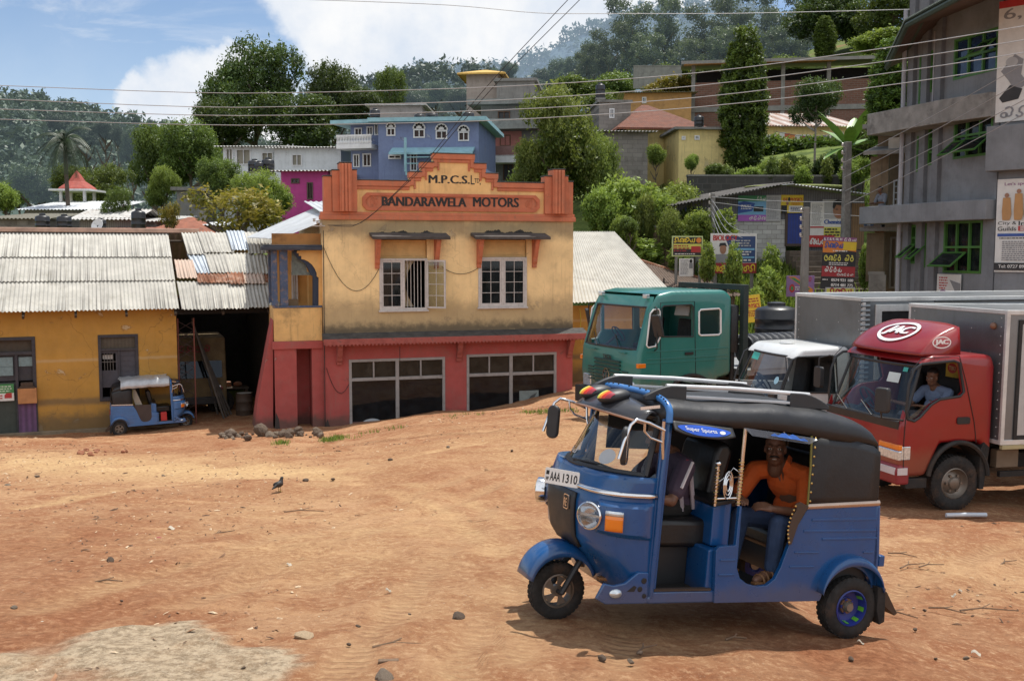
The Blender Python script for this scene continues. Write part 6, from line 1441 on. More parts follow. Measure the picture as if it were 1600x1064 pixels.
# ---- red delivery lorry
OR_ = on_ground(1487,797); MRr = heading(Vector((6.02,15.12,g(6.02,15.12))),R(16),R(1.0))
c0 = at(1487,797,14.3); zoff = c0.z-(MRr @ Vector((0,.85,0))).z; MRr.translation.z += zoff
VR = VF(MRr)
red = thing('delivery_lorry','red cab lorry with a silver box, right of the blue rickshaw','lorry'); place(red,MRr)
def make_cab(root,mat,prof,w,win,ws,ws_w,arch,bev=.07,name='cab',windows2=()):
 """prof: side outline (x,z); win: side window outline; ws: ((x,z) low, (x,z) high); arch: (cx, cz, r)"""
 q = MB(); q.prism(prof,'y',-w,w); cuts = []
 cx = sum(p[0] for p in prof)/len(prof); cz = sum(p[1] for p in prof)/len(prof)
 x_in0 = min(p[0] for p in prof)+.06
 i = MB(); zi0 = .95; inner = [(x_in0,zi0),(ws[0][0]-.14,zi0),(ws[0][0]-.10,ws[0][1]),(ws[1][0]-.07,ws[1][1]+.02),(ws[1][0]-.2,max(p[1] for p in prof)-.07),(x_in0,max(p[1] for p in prof)-.07)]
 i.prism(inner,'y',-w+.06,w-.06); cuts.append(i)
 for wn in (win,)+tuple(windows2):
  c = MB(); c.prism(wn,'y',-w-.2,w+.2); cuts.append(c)
 c = MB(); (xl,zl),(xh,zh) = ws; d = Vector((xh-xl,0,zh-zl)).normalized(); n = Vector((d.z,0,-d.x))
 a,b2 = Vector((xl,0,zl)),Vector((xh,0,zh)); w0,w1 = ws_w
 vs = []
 for k in (-.18,.3):
  vs += [a+n*k+Vector((0,-w0,0)),a+n*k+Vector((0,w0,0)),b2+n*k+Vector((0,w1,0)),b2+n*k+Vector((0,-w1,0))]
 c.add(vs,[(0,1,2,3),(4,7,6,5),(0,4,5,1),(1,5,6,2),(2,6,7,3),(3,7,4,0)]); cuts.append(c)
 if arch:
  c = MB(); c.prism(arc(arch[0],arch[1],arch[2],0,360,28)[:-1],'y',-w-.2,-w+.35); cuts.append(c); c = MB(); c.prism(arc(arch[0],arch[1],arch[2],0,360,28)[:-1],'y',w-.35,w+.2); cuts.append(c)
 me = cut_shell(q,cuts,bev,3,18)
 return obj_from(me,name,mat,root,30)
prof = [(.93,.52),(.98,.75),(.97,1.25),(.66,2.12),(.50,2.22),(-.50,2.22),(-.56,2.05),(-.56,.72),(-.36,.98),(.30,.98),(.52,.52)]
rwin = [(VR.P(x,y,y=.93).x,VR.P(x,y,y=.93).z) for x,y in ((1418,655),(1416,640),(1420,600),(1428,578),(1440,569),(1490,564),(1499,567),(1506,612),(1500,619),(1468,624),(1455,632),(1437,652),(1428,658))]
cab = make_cab(red,m_red,prof,.93,rwin,((.96,1.30),(.70,2.05)),(.86,.80),None,.08)
for s in (1,-1):
 q = MB(); q.tube([(.50*math.cos(R(a)),s*.935,.46+.53*math.sin(R(a))) for a in range(8,181,8)],.035,6); q.build('arch_trim',m_chass,cab,smooth=50)
 q = MB(); q.grid(lambda u,v: (.47*math.cos(R(178-176*u)),s*(.62+.3*v),.46+.49*math.sin(R(178-176*u))),16,1); q.build('arch_liner',m_chass,cab)
 d = [VR.P(x,y,y=.93) for x,y in ((1411,742),(1412,690),(1416,640),(1424,578),(1440,560),(1499,556),(1510,600),(1522,660),(1525,691))]
 q = MB(); q.tube([(p.x,s*.934,p.z) for p in d],.006,5); do = q.build('door_seam',m_black,cab)
 q = MB(); p = VR.P(1505,657,y=.93); q.prism(rrect(p.x-.11,p.z-.05,p.x+.11,p.z+.05,.03),'y',s*.928,s*.945); q.build('door_handle',m_black,cab,.004)
 q = outline_tube([(x,s*.932,z) for x,z in rwin],.02); q.build('window_seal',m_dkplast,cab,smooth=50)
 if s == -1: pane_side(cab,rwin,s*.91,.006,m_wglass,'side_window')
q = MB(); zc = rwin[8][1]; pane_side(cab,[p for p in [(rwin[8][0]+.0,rwin[8][1]),(rwin[0][0],rwin[0][1]),(rwin[12][0],rwin[12][1]),(rwin[11][0],rwin[11][1]),(rwin[10][0],rwin[10][1]+.06)]][1:],.91,.005,m_wglass,'lowered_window')
wso,wf = front_pane(red,(.965,1.30),(.71,2.05),.86,.80,m_wglass,bow=.10)
q = MB(); q.prism([(.97,1.18),(.985,1.30),(.96,1.315),(.93,1.18)],'y',-.87,.87); q.build('cowl_black',m_dkplast,cab,.01)
q = MB(); q.tube([(1.0,.3,1.31),(.94,-.05,1.48)],.009,5); q.tube([(1.0,-.3,1.31),(.94,-.65,1.48)],.009,5); q.build('wiper',m_black,cab)
q = MB(); q.add([Vector(wf(u,v))+Vector((.012,0,.004)) for u,v in ((.16,.66),(.30,.66),(.30,.84),(.16,.84))],[(0,1,2,3)]); q.build('pass_sticker',M('sticker_pale',(.55,.6,.58),.5),wso)
q = MB(); q.add([Vector(wf(u,v))+Vector((.012,0,.004)) for u,v in ((.10,.88),(.15,.88),(.15,.96),(.10,.96))],[(0,1,2,3)]); q.build('green_sticker',M('sticker_green',(.05,.35,.3),.5),wso)
# wind deflector with the two oval badges
def defl(u,v):
 y = (1-2*u)*.84; e = abs(1-2*u); x1 = .70-.10*e**3; zt = 2.21+.44*v-.05*e**4*v; x = x1+(-.02-x1)*(v**1.25); return (x,y*(1-.06*v),zt+.05*math.sin(PI*v))
q = MB(); q.grid(defl,20,12); q.add([defl(0,v/12) for v in range(13)]+[(-.02,.84,2.21)],[tuple(range(14))]); q.add([defl(1,v/12) for v in range(13)]+[(-.02,-.84,2.21)],[tuple(range(14))]); df = smooth_obj(solid(q.build('wind_deflector',m_red,red),.015,-1),40)
m_lw = M('badge_white',(.72,.70,.68),.5)
def dp(u,v,l):
 a = Vector(defl(u,v)); du = Vector(defl(u+.01,v))-a; dv = Vector(defl(u,v+.01))-a; n = du.cross(dv).normalized(); n = n if n.z > 0 else -n
 return a+n*l
q = MB(); N = 32; uc,vc,ru,rv = .50,.52,.245,.30
o_ = [dp(uc+ru*math.cos(2*PI*i/N),vc+rv*math.sin(2*PI*i/N),.018) for i in range(N)]; i_ = [dp(uc+ru*.86*math.cos(2*PI*i/N),vc+rv*.8*math.sin(2*PI*i/N),.018) for i in range(N)]
q.add(o_+i_,[(i,(i+1) % N,N+(i+1) % N,N+i) for i in range(N)]); vs_,fs_,a0,a1,b0,b1 = text_mesh('JAC',.02)
for k in (-.008,.008): q.add([dp(uc+.15-.30*((p[0]-a0)/(a1-a0))+k-.03*((p[1]-b0)/(b1-b0)-.5),vc-.15+.30*(p[1]-b0)/(b1-b0),.019+k*.05) for p in vs_],fs_)
q.build('roof_badge',m_lw,df)
q = MB(); cx,cz = VR.P(1470,535,y=.84).x,VR.P(1470,535,y=.84).z; ra,rb = .155,.085
o_ = [(cx+ra*math.cos(2*PI*i/N),.862,cz+rb*math.sin(2*PI*i/N)) for i in range(N)]; i_ = [(cx+ra*.88*math.cos(2*PI*i/N),.862,cz+rb*.82*math.sin(2*PI*i/N)) for i in range(N)]
q.add(o_+i_,[(i,(i+1) % N,N+(i+1) % N,N+i) for i in range(N)]); put_text(q,'JAC',(cx,.862,cz),(-1,0,0),(0,0,1),-.105,.105,-.042,.042,.02,.001,.03); q.build('side_badge',m_lw,df)
# front: lamps, bumper, mirror
for s in (1,-1):
 q = MB(); q.X = Matrix.Translation((.955,s*.70,.87)); q.box(-.03,.035,-.23,.23,-.11,.03); lm = q.build('headlight',m_lens,cab,.02); q = MB(); q.X = Matrix.Translation((.955,s*.70,.93)); q.box(-.03,.035,-.23,.23,-.028,.05); q.build('indicator',m_amber,lm,.015)
 q = MB(); q.X = Matrix.Translation((.9,s*.925,.88)); q.box(-.1,.04,-.03,.012,-.11,.08); q.build('corner_lamp',m_lens,cab,.012)
q = MB(); q.prism([(.80,.42),(.80,.70),(.99,.70),(1.02,.60),(1.0,.42)],'y',-.93,.935); bp = q.build('bumper',M('bumper_red',(.22,.02,.025),.45),red,.03); q = MB(); q.box(1.0,1.025,-.90,.90,.56,.66); q.box(.84,1.0,.932,.945,.56,.66); q.build('bumper_stripe',M('stripe_grey',(.55,.5,.5),.5),bp,.004)
q = MB(); q.prism([(.50,.36),(.50,.50),(.88,.50),(.84,.36)],'y',.80,.92); q.build('step',m_chass,red,.01)
q = MB(); pm = VR.P(1379,625,y=1.02); q.X = Matrix.Translation(pm) @ Matrix.Rotation(R(25),4,'Z'); q.prism(rrect(-.10,-.17,.10,.17,.04),'x',-.05,.04); mo = q.build('mirror',m_dkplast,cab,.02,50); q = MB(); q.tube([pm+Vector((0,-.02,-.15)),pm+Vector((-.03,-.05,-.25)),Vector((.92,.9,1.32))],.014,6); q.build('mirror_arm',m_black,mo)
q = MB(); q.tube([Vector((.9,-.93,2.05)),Vector((1.02,-1.05,2.0)),Vector((1.02,-1.05,1.6))],.014,6); q.X = Matrix.Translation((1.02,-1.05,1.7)); q.prism(rrect(-.09,-.16,.09,.16,.04),'x',-.04,.03); q.build('mirror',m_dkplast,cab,.01,50)
q = MB(); q.box(.55,.93,-.84,.84,1.1,1.31); q.build('dashboard',m_cabin,cab,.03); q = MB(); q.box(-.50,-.44,-.85,.85,.96,2.15); q.build('back_wall',m_cabin,cab)
seat(cab,.05,.42,1.22); seat(cab,.05,-.45,1.22); steering(cab,.52,-.42,1.45)
q = MB()
for k in range(2): q.box(-.435,-.43,.05+.32*k,.33+.32*k,1.80,2.06)
bxs = q.build('tea_carton_card',M('card_yellow',(.55,.36,.03),.6),cab); q = MB()
for k in range(2):
 c_ = .19+.32*k; q.add([(-.428,c_+.10*math.cos(2*PI*i/20),1.95+.075*math.sin(2*PI*i/20)) for i in range(20)],[tuple(range(20))])
q.build('card_oval',M('card_red',(.45,.03,.03),.6),bxs)
q = MB()
for k in range(2): put_text(q,'TIKI',(-.427,.19+.32*k,1.95),(0,1,0),(0,0,1),-.07,.07,-.03,.03,.02,.0015)
q.build('card_lettering',M('card_cream',(.6,.5,.3),.6),bxs)
wheel(red,(0,.80,.39),.395,.22,m_rim,1,'truck',44); wheel(red,(0,-.80,.39),.395,.22,m_rim,-1,'truck',44)
for s in (1,-1): wheel(red,(-3.3,s*.78,.39),.395,.4,m_rim,s,'truck',44)
chassis(red,.7,-5.2)
q = MB(); q.prism([(-.45,.30),(-.52,.9),(-.42,.98),(-.36,.86),(-.38,.30)],'y',.64,.93); q.build('mudflap',m_rubber,red,.008)
q = MB(); q.box(-1.2,-.75,.40,.70,.55,.80); q.build('battery_box',m_chass,red,.02); q = MB(); q.box(-4.8,-.8,.78,.84,.44,.52); q.tube([(-1.4,.8,.44),(-1.4,.8,1.0)],.02,6); q.build('side_guard',m_chass,red)
q = MB(); q.box(-1.1,-.72,.72,.85,.58,.84); q.build('tool_box',M('tool_box_tan',(.16,.12,.08),.8),red,.01)
rb = cargo_box(red,-.60,-5.4,1.04,.96,2.84)
q = MB(); q.frame(-2.9,-.80,1.02,2.72,1.042,1.06,.06); q.build('door_frame',m_chass,rb,.006); q = MB(); q.box(-2.84,-.86,1.043,1.052,1.08,2.66); q.build('side_door',M('grey_door',(.40,.40,.39),.5,.2,var=.1,grime=.4,gcol=(.24,.23,.21)),rb,.006)
q = MB(); q.box(-5.3,-.62,1.0,1.06,.885,.945); q.build('box_sill',M('sill_ochre',(.35,.30,.16),.7,grime=.5),rb,.006)
q = MB(); q.ell((-.585,.80,2.62),(.05,.05,.05)); q.build('marker_lamp',M('marker_brown',(.2,.1,.06),.4),rb,smooth=60)
P3_ = dict(pelvis=(.02,.42,1.30),look=(.95,.35,-.12),moustache=False,sleeve=.6,mats=(M('pale_blue_shirt',(.13,.17,.26),.85,var=.1),M('grey_trousers',(.08,.08,.09),.9),m_sandal),j=dict(
 pel=(.04,.42,1.32),chest=(.03,.43,1.56),neck=(.05,.44,1.71),eye=(.14,.47,1.86),shL=(-.02,.64,1.65),shR=(.08,.25,1.65),elL=(.18,.70,1.42),wrL=(.40,.62,1.46),tipL=(.56,.55,1.5),elR=(.3,.2,1.42),wrR=(.46,.05,1.46),tipR=(.6,-.05,1.5),
 hipL=(.06,.52,1.27),hipR=(.06,.32,1.27),knL=(.48,.56,1.30),knR=(.48,.30,1.30),anL=(.56,.56,1.0),anR=(.56,.3,1.0),toeL=(.68,.56,.97),toeR=(.68,.3,.97)))
person('man in a pale blue shirt sitting in the red lorry cab seen in profile',MRr,P3_)
# ---- white cab lorry with the long silver box
MW = heading(Vector((5.18,18.0,-3.72)),R(14),R(0)); VW = VF(MW)
wt = thing('box_lorry','white cab lorry with a tall plain silver box, behind the blue rickshaw','lorry'); place(wt,MW)
wprof = [(1.0,.5),(1.05,.8),(1.03,1.22),(.68,2.0),(.52,2.12),(-.32,2.14),(-.38,2.0),(-.38,.72),(.45,.52)]
wwin = [(VW.P(x,y,y=.85).x,VW.P(x,y,y=.85).z) for x,y in ((1219,612),(1224,596),(1237,563),(1246,558),(1301,556),(1306,560),(1309,614))]
wc = make_cab(wt,m_cabw,wprof,.85,wwin,((1.03,1.27),(.72,1.97)),(.80,.72),None,.07)
wso,wf = front_pane(wt,(1.035,1.27),(.73,1.97),.80,.72,m_wglass,bow=.10)
q = MB(); q.add([Vector(wf(u,v))+Vector((.012,0,.004)) for u,v in ((.66,.80),(.88,.80),(.88,.97),(.66,.97))],[(0,1,2,3)]); q.build('teal_sticker',M('sticker_teal',(.05,.42,.36),.5),wso)
q = MB(); q.add([Vector(wf(.12+.035*math.cos(2*PI*i/16),.42+.09*math.sin(2*PI*i/16)))+Vector((.012,0,.004)) for i in range(16)],[tuple(range(16))]); q.build('licence_disc',M('disc_pale_blue',(.3,.5,.6),.5),wso)
for s in (1,-1):
 q = outline_tube([(x,s*.853,z) for x,z in wwin],.016); q.build('window_seal',m_dkplast,wc,smooth=50)
q = MB(); q.box(.6,.98,-.78,.78,1.08,1.27); q.build('dashboard',m_cabin,wc,.03); q = MB(); q.box(-.33,-.29,-.78,.78,.96,2.05); q.build('back_wall',m_cabin,wc)
seat(wc,.08,.4,1.2); seat(wc,.08,-.4,1.2); steering(wc,.6,-.40,1.42)
q = MB(); q.tube([(1.06,.3,1.28),(.98,-.1,1.46)],.009,5); q.tube([(1.06,-.2,1.28),(.98,-.55,1.46)],.009,5); q.build('wiper',m_black,wc)
q = MB(); pm = Vector((1.12,.92,1.32)); q.X = Matrix.Translation(pm); q.prism(rrect(-.10,-.15,.10,.15,.04),'x',-.05,.04); mo = q.build('mirror',m_dkplast,wc,.02,50)
q = MB(); q.lathe([(.0,.0),(.14,.0),(.12,.03),(0,.035)],(.3,-.1,2.135),'z',18); q.build('roof_vent',m_cabw,wc,smooth=40)
q = MB(); q.prism([(.85,.42),(.85,.72),(1.08,.72),(1.1,.6),(1.08,.42)],'y',-.85,.85); q.build('bumper',m_cabw,wt,.03)
for s in (1,-1):
 wheel(wt,(.1,s*.72,.39),.39,.22,m_rim,s,'truck',30); wheel(wt,(-3.6,s*.75,.39),.39,.4,m_rim,s,'truck',30)
 q = MB(); q.box(1.0,1.065,s*.56-.2,s*.56+.2,.82,1.0); q.build('headlight',m_lens,wc,.02)
chassis(wt,.7,-6.5)
wb = cargo_box(wt,-.42,-7.4,1.08,.92,2.96)
x_a = VW.P(1341,520,y=1.08).x; x_b = VW.P(1358,520,y=1.08).x; x_c = VW.P(1366,520,y=1.08).x; x_d = VW.P(1440,520,y=1.08).x; x_e = VW.P(1454,520,y=1.08).x
q = MB()
for k in range(22): z = 1.2+k*.08; q.prism([(1.082,z),(1.10,z+.03),(1.082,z+.06)],'x',x_b,x_a-.03)
for k in range(5): z = 2.56+k*.08; q.prism([(1.082,z),(1.10,z+.03),(1.082,z+.06)],'x',-7.3,x_e-.05)
q.build('corrugation',m_box,wb)
q = MB(); q.frame(x_e,x_c,1.0,2.86,1.082,1.11,.12); q.build('side_door_frame',m_boxtop,wb,.008); q = MB(); q.box(x_e+.12,x_c-.12,1.083,1.086,1.12,2.74); q.build('doorway_shade',M('shade_black',(.006,.006,.006),.9),wb)  # flat near-black sheet painting the shade of a doorway on the closed box
q = MB(); q.box(x_e-2.3,x_e-.10,1.083,1.12,2.46,2.54); q.build('awning_rail',m_chass,wb)
# ---- green flatbed lorry
MG = heading(Vector((3.95,23.6,-3.85)),R(27),R(0)); VG = VF(MG)
gtk = thing('flatbed_lorry','teal green long cab flatbed lorry with a black ladder frame, right of the shop','lorry'); place(gtk,MG)
GY = 1.18
def gp(px,py,y=GY): p = VG.P(px,py,y=y); return (p.x,p.z)
xf,_ = gp(1001,588); xr,zb = gp(1143,586); zr_ = gp(1141,462)[1]; zt_ = zr_+.1
gprof = [(xf+.02,.62),(xf+.08,1.2),(xf+.05,1.72),(xf-.24,zr_-.25),(xf-.42,zr_+.06),(xf-.8,zr_+.13),(xr+.2,zr_+.13),(xr,zr_-.02),(xr,zb),(gp(1122,592)[0],zb-.05),(gp(1122,592)[0]+.02,.62)]
dwin = [gp(*p) for p in ((1034,526),(1034,482),(1037,478),(1080,476),(1083,479),(1083,526))]
rwin2 = [gp(*p) for p in ((1092,522),(1092,487),(1095,484),(1123,482),(1126,485),(1126,520),(1123,523),(1095,524))]
q3 = [gp(*p) for p in ((1010,540),(1016,490),(1021,484),(1029,483),(1031,487),(1031,528),(1024,541),(1013,543))]
ac = gp(1079,610);
gcab = make_cab(gtk,m_teal,gprof,GY,dwin,((xf+.06,1.78),(xf-.22,zr_-.22)),(1.06,1.0),(ac[0],.50,.66),.10,windows2=(rwin2,q3))
gw,gf = front_pane(gtk,(xf+.065,1.78),(xf-.21,zr_-.22),1.06,1.0,m_wglass,bow=.06)
for s in (1,-1):
 for wn,r_,mt in ((rwin2,.022,m_lw),(q3,.018,m_lw),(dwin,.016,m_dkplast)):
  q = outline_tube([(x,s*(GY+.004),z) for x,z in wn],r_); q.build('window_seal',mt,gcab,smooth=50)
 pane_side(gcab,rwin2,s*(GY-.02),.006,m_wglass,'rear_window'); pane_side(gcab,q3,s*(GY-.02),.006,m_wglass,'quarter_window')
 sm = [gp(*p) for p in ((1032,590),(1032,473),(1085,471),(1087,585))]; q = MB(); q.tube([(x,s*(GY+.003),z) for x,z in sm],.007,5); q.build('door_seam',m_black,gcab)
 q = MB()
 for py in (548,560,566):
  a = gp(1010,py+2); c = gp(1138,py); q.prism([(a[0],a[1]-.012),(a[0],a[1]+.012),(c[0],a[1]+.012),(c[0],a[1]-.012)],'y',s*(GY-.004),s*(GY+.010))
 q.build('pressed_line',m_teal,gcab,.004)
 p = gp(1076,552); q = MB(); q.box(p[0]-.11,p[0]+.11,s*GY,s*(GY+.035),p[1]-.03,p[1]+.03); q.build('door_handle',m_black,gcab,.01)
 p = gp(985,572,GY-.1); q = MB(); q.X = Matrix.Translation((xf+.03,s*(GY-.02),p[1])); q.box(-.16,.05,-.05,.03,-.05,.05); q.build('indicator',m_amber,gcab,.015)
 q = MB(); q.X = Matrix.Translation((xf+.05,s*.88,.95)); q.prism(rrect(-.17,-.14,.17,.14,.05),'x',-.03,.04); q.build('headlight',m_lens,gcab,.015)
 p = gp(1027,508,GY+.22); q = MB(); q.X = Matrix.Translation((p[0],s*(GY+.22),p[1]-.02)) @ Matrix.Rotation(R(14),4,'Y') @ Matrix.Rotation(s*R(24),4,'Z'); q.prism(rrect(-.11,-.24,.11,.24,.04),'x',-.04,.03); mo = q.build('mirror',m_dkplast,gcab,.015,50)
 q = MB(); q.tube([(p[0],s*(GY+.2),p[1]+.35),(p[0],s*(GY+.22),p[1]-.5),(p[0]-.1,s*GY,p[1]-.56)],.015,6); q.tube([(p[0],s*(GY+.2),p[1]+.35),(p[0]-.1,s*GY,p[1]+.37)],.014,6); q.build('mirror_arm',m_black,mo)
 q = MB(); q.tube([(ac[0]+.68*math.cos(R(a)),s*(GY+.005),.50+.68*math.sin(R(a))) for a in range(5,176,8)],.05,6); q.build('arch_trim',m_rubber,gcab,smooth=50)
 wheel(gtk,(ac[0],s*.98,.50),.50,.28,m_rim,s,'truck',40); wheel(gtk,(ac[0]-4.2,s*.95,.50),.50,.5,m_rim,s,'truck',40)
q = MB()
for k in range(8): z = .86+k*.085; q.box(xf+.045+.004*k,xf+.10+.004*k,-.52,.52,z,z+.045)
for s in (1,-1):
 for k in range(5): z = .98+k*.07; q.box(xf+.05,xf+.092+.003*k,s*.58,s*.82,z,z+.03)
q.build('grille',M('grille_dark',(.012,.05,.042),.5),gcab,.008)
q = MB(); q.X = Matrix.Translation((xf+.115,0,1.16)); q.lathe([(.13,-.01),(.135,.012),(.115,.014),(.112,-.01)],axis='x',n=24,caps=False); q.box(-.005,.012,-.018,.018,-.10,.075); q.box(-.005,.012,-.075,.075,.05,.08); q.build('emblem',m_chrome,gcab,smooth=50)
q = MB(); put_text(q,'TATA',(xf+.098,.17,1.50),(0,1,0),(0,0,1),-.34,0,0,.10,.02,.004,.02); q.build('maker_lettering',m_black,gcab)
q = MB();
for s in (1,-1): q.box(xf+.07,xf+.13,s*.62-.12,s*.62+.12,1.68,1.70)
q.build('grab_handle',m_teal,gcab,.006)
for s in (1,-1): q = MB(); q.box(xf-.36,xf-.26,s*.9-.07,s*.9+.07,zr_-.03,zr_+.06); q.build('roof_marker',m_lens,gcab,.012)
q = MB(); q.tube([(xf+.12,.5,1.78),(xf-.02,.15,2.05)],.01,5); q.tube([(xf+.12,-.4,1.78),(xf-.02,-.75,2.05)],.01,5); q.build('wiper',m_black,gcab)
q = MB(); q.box(xf-.02,xf+.22,-1.2,1.2,.42,.80); gb = q.build('bumper',m_chass,gtk,.02); q = MB(); q.box(xf+.222,xf+.23,.35,.75,.48,.62); q.build('number_plate',m_plate,gb)
q = MB(); q.box(xf-.45,xf-.05,-1.02,1.02,1.35,1.75); q.build('dashboard',m_cabin,gcab,.04); seat(gcab,.62,.55,1.75); seat(gcab,.62,-.55,1.75); steering(gcab,xf-.55,-.55,2.0)
q = MB(); q.box(xr+.07,xr+.4,-1.0,1.0,1.3,1.6); q.build('bunk',m_cabin,gcab,.05)
p = gp(1060,485,.6); q = MB(); q.obox((p[0],.75,p[1]),(.05,.36,.22),(0,R(-20),R(20))); q.build('sun_blind',M('blind_grey',(.42,.44,.45),.5),gcab,.008)
q = MB(); xh = xr-.32; zh = gp(1160,445)[1]
for y in (1.16,.4,-.4,-1.16): q.box(xh-.09,xh+.05,y-.07,y+.07,.9,zh)
for z in (zh-.06,zh-.75,zh-1.4): q.box(xh-.085,xh+.045,-1.09,1.09,z-.06,z+.06)
q.build('headboard',M('dark_green_frame',(.015,.028,.026),.7,grime=.3),gtk,.008)
q = MB(); q.lathe([(.0,0),(.13,.0),(.14,.04),(.14,1.0),(.12,1.05),(0,1.06)],(xr-.14,1.0,zb+.5),'z',18); q.lathe([(.06,0),(.06,.9)],(xr-.14,1.0,zb-.3),'z',10); q.build('air_intake',m_dkplast,gtk,smooth=40)
chassis(gtk,xf-.3,-6,.9,.42); q = MB(); q.box(-6.5,xh-.06,-1.2,1.2,1.08,1.22); q.build('flat_deck',M('deck_grey',(.28,.29,.30),.6,.3,grime=.4),gtk,.01)
q = MB(); q.box(-6.5,xh-.2,1.2,1.24,1.22,1.78); q.box(-6.5,xh-.2,-1.24,-1.2,1.22,1.78); q.build('drop_side',M('deck_grey',(.28,.29,.30),.6,.3,grime=.4),gtk,.01)
# coil of corrugated pipe and black tanks on the bed
q = MB(); pts = []
pr = []
for i in range(90): pr.append((.36+.02*(1 if (i//2) % 2 else -1),i*.05))
q.lathe(pr,(0,0,0),'x',24); cp = q.build('drain_pipe',M('black_ribbed_pipe',(.035,.037,.042),.4,var=.15),None,smooth=30); cp.matrix_world = MG @ Matrix.Translation((-5.8,.55,1.60)); tag(cp,'black ribbed drain pipe lying on the green lorry bed','pipe')
# second rickshaw, parked by the workshop wall, heading right
pf = at(282,670,31.6); pr = at(187,681,30.9)
hd = Vector((pf.x-pr.x,pf.y-pr.y,0)); ang = math.atan2(hd.y,hd.x)
x = Vector((math.cos(ang),math.sin(ang),0.02)).normalized(); y = Vector((-x.y,x.x,0)).normalized(); z = x.cross(y)
m2 = Matrix((x,y,z)).transposed().to_4x4(); near_rear = Vector((pr.x,pr.y,pr.z)); m2.translation = Vector((0,0,0)); m2.translation = near_rear-(m2 @ Vector((-.8,-.575,0)));
make_rickshaw('small distant blue auto rickshaw with a silver tarpaulin roof parked by the yellow wall',m2,False)
# vegetation: crowns of many small leaves gathered in clumps
def leaf_cloud(name,lobes,clumps,per,leaf,spread,seed,shell=.5,asp=1.9,up=.35):
 rs = np.random.RandomState(seed); L = np.array(lobes,float); w = (L[:,3]*L[:,4]*L[:,5])**.67; k = rs.choice(len(L),clumps,p=w/w.sum())
 d = rs.normal(size=(clumps,3)); d /= np.linalg.norm(d,axis=1)[:,None]; r = shell+(1-shell)*rs.rand(clumps)**.6
 c = L[k,:3]+d*r[:,None]*L[k,3:6]; tone = rs.rand(clumps)
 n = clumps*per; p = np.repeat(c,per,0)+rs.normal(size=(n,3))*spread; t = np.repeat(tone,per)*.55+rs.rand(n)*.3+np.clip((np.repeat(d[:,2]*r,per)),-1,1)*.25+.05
 nr = rs.normal(size=(n,3)); nr[:,2] += up*2; nr += np.repeat(d,per,0)*.5; nr /= np.linalg.norm(nr,axis=1)[:,None]
 a = np.cross(nr,rs.normal(size=(n,3))); a /= np.linalg.norm(a,axis=1)[:,None]; b = np.cross(nr,a); s = leaf*(.6+.8*rs.rand(n))[:,None]
 v = np.stack([p-a*s*asp*.5,p+b*s*.42,p+a*s*asp*.5,p-b*s*.42],1).reshape(-1,3)
 return v,np.arange(4*n).reshape(-1,4),np.repeat(np.clip(t,0,1),4)
ASP = {}
def crown_mesh(key,A,mat,lobes,*a,**k):
 ASP[key] = A; v,f,t = leaf_cloud(key,[(x,y,z*A,rx,ry,rz_*A) for x,y,z,rx,ry,rz_ in lobes],*a,**k); return np_mesh('crown',v,f,mat,{'tone': ('FLOAT',t)})
LD = MLEAF('leaf_dark',(.012,.028,.008),(.075,.125,.026),.25); LM = MLEAF('leaf_mid',(.026,.052,.011),(.16,.225,.045),.35); LB = MLEAF('leaf_bright',(.065,.12,.02),(.33,.43,.085),.45)  # bright leaf green raised in colour for a backlit look
LN = MLEAF('leaf_sunny',(.05,.085,.016),(.27,.33,.075),.42); LY = MLEAF('leaf_yellowing',(.06,.07,.012),(.38,.30,.045),.35); LE = MLEAF('leaf_eucalyptus',(.035,.055,.030),(.13,.17,.085),.3,.05); LH = MLEAF('leaf_hazy',(.03,.055,.032),(.09,.13,.065),.2,.10,(.36,.46,.58)); LF = MLEAF('leaf_far',(.03,.05,.04),(.08,.115,.07),.1,.09,(.36,.46,.54))  # sunny green raised for backlight; gum, hazy and far leaves carry painted haze
LC = MLEAF('leaf_cypress',(.010,.030,.006),(.15,.24,.035),.3)
rl = random.Random(11)
def lob(n,seed,flat=.7,zc=.55):
 r = random.Random(seed); out = [(0,0,zc,.62,.62,.40)]
 for i in range(n): a = r.random()*2*PI; q = .35+.3*r.random(); s = .28+.2*r.random(); out.append((q*math.cos(a),q*math.sin(a),.28+.5*r.random(),s,s,s*flat))
 return out
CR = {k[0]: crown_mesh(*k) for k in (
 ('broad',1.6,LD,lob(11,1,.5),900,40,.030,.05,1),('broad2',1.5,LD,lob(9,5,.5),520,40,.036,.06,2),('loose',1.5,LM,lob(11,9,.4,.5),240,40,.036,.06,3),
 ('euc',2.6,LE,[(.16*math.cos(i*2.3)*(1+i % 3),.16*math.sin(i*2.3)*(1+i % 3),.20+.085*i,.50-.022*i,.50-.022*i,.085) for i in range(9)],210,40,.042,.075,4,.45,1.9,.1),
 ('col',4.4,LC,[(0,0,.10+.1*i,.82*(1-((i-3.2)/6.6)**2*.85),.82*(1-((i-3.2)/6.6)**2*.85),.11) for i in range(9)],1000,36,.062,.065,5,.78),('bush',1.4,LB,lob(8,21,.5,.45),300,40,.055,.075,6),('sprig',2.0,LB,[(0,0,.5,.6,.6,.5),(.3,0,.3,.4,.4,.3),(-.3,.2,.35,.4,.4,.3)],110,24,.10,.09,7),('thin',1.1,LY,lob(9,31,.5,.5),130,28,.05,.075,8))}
m_bark = M('bark',(.085,.065,.048),.95,var=.3,scale=4,bump=.5); m_barkp = M('pale_bark',(.22,.20,.17),.9,var=.3,scale=4)
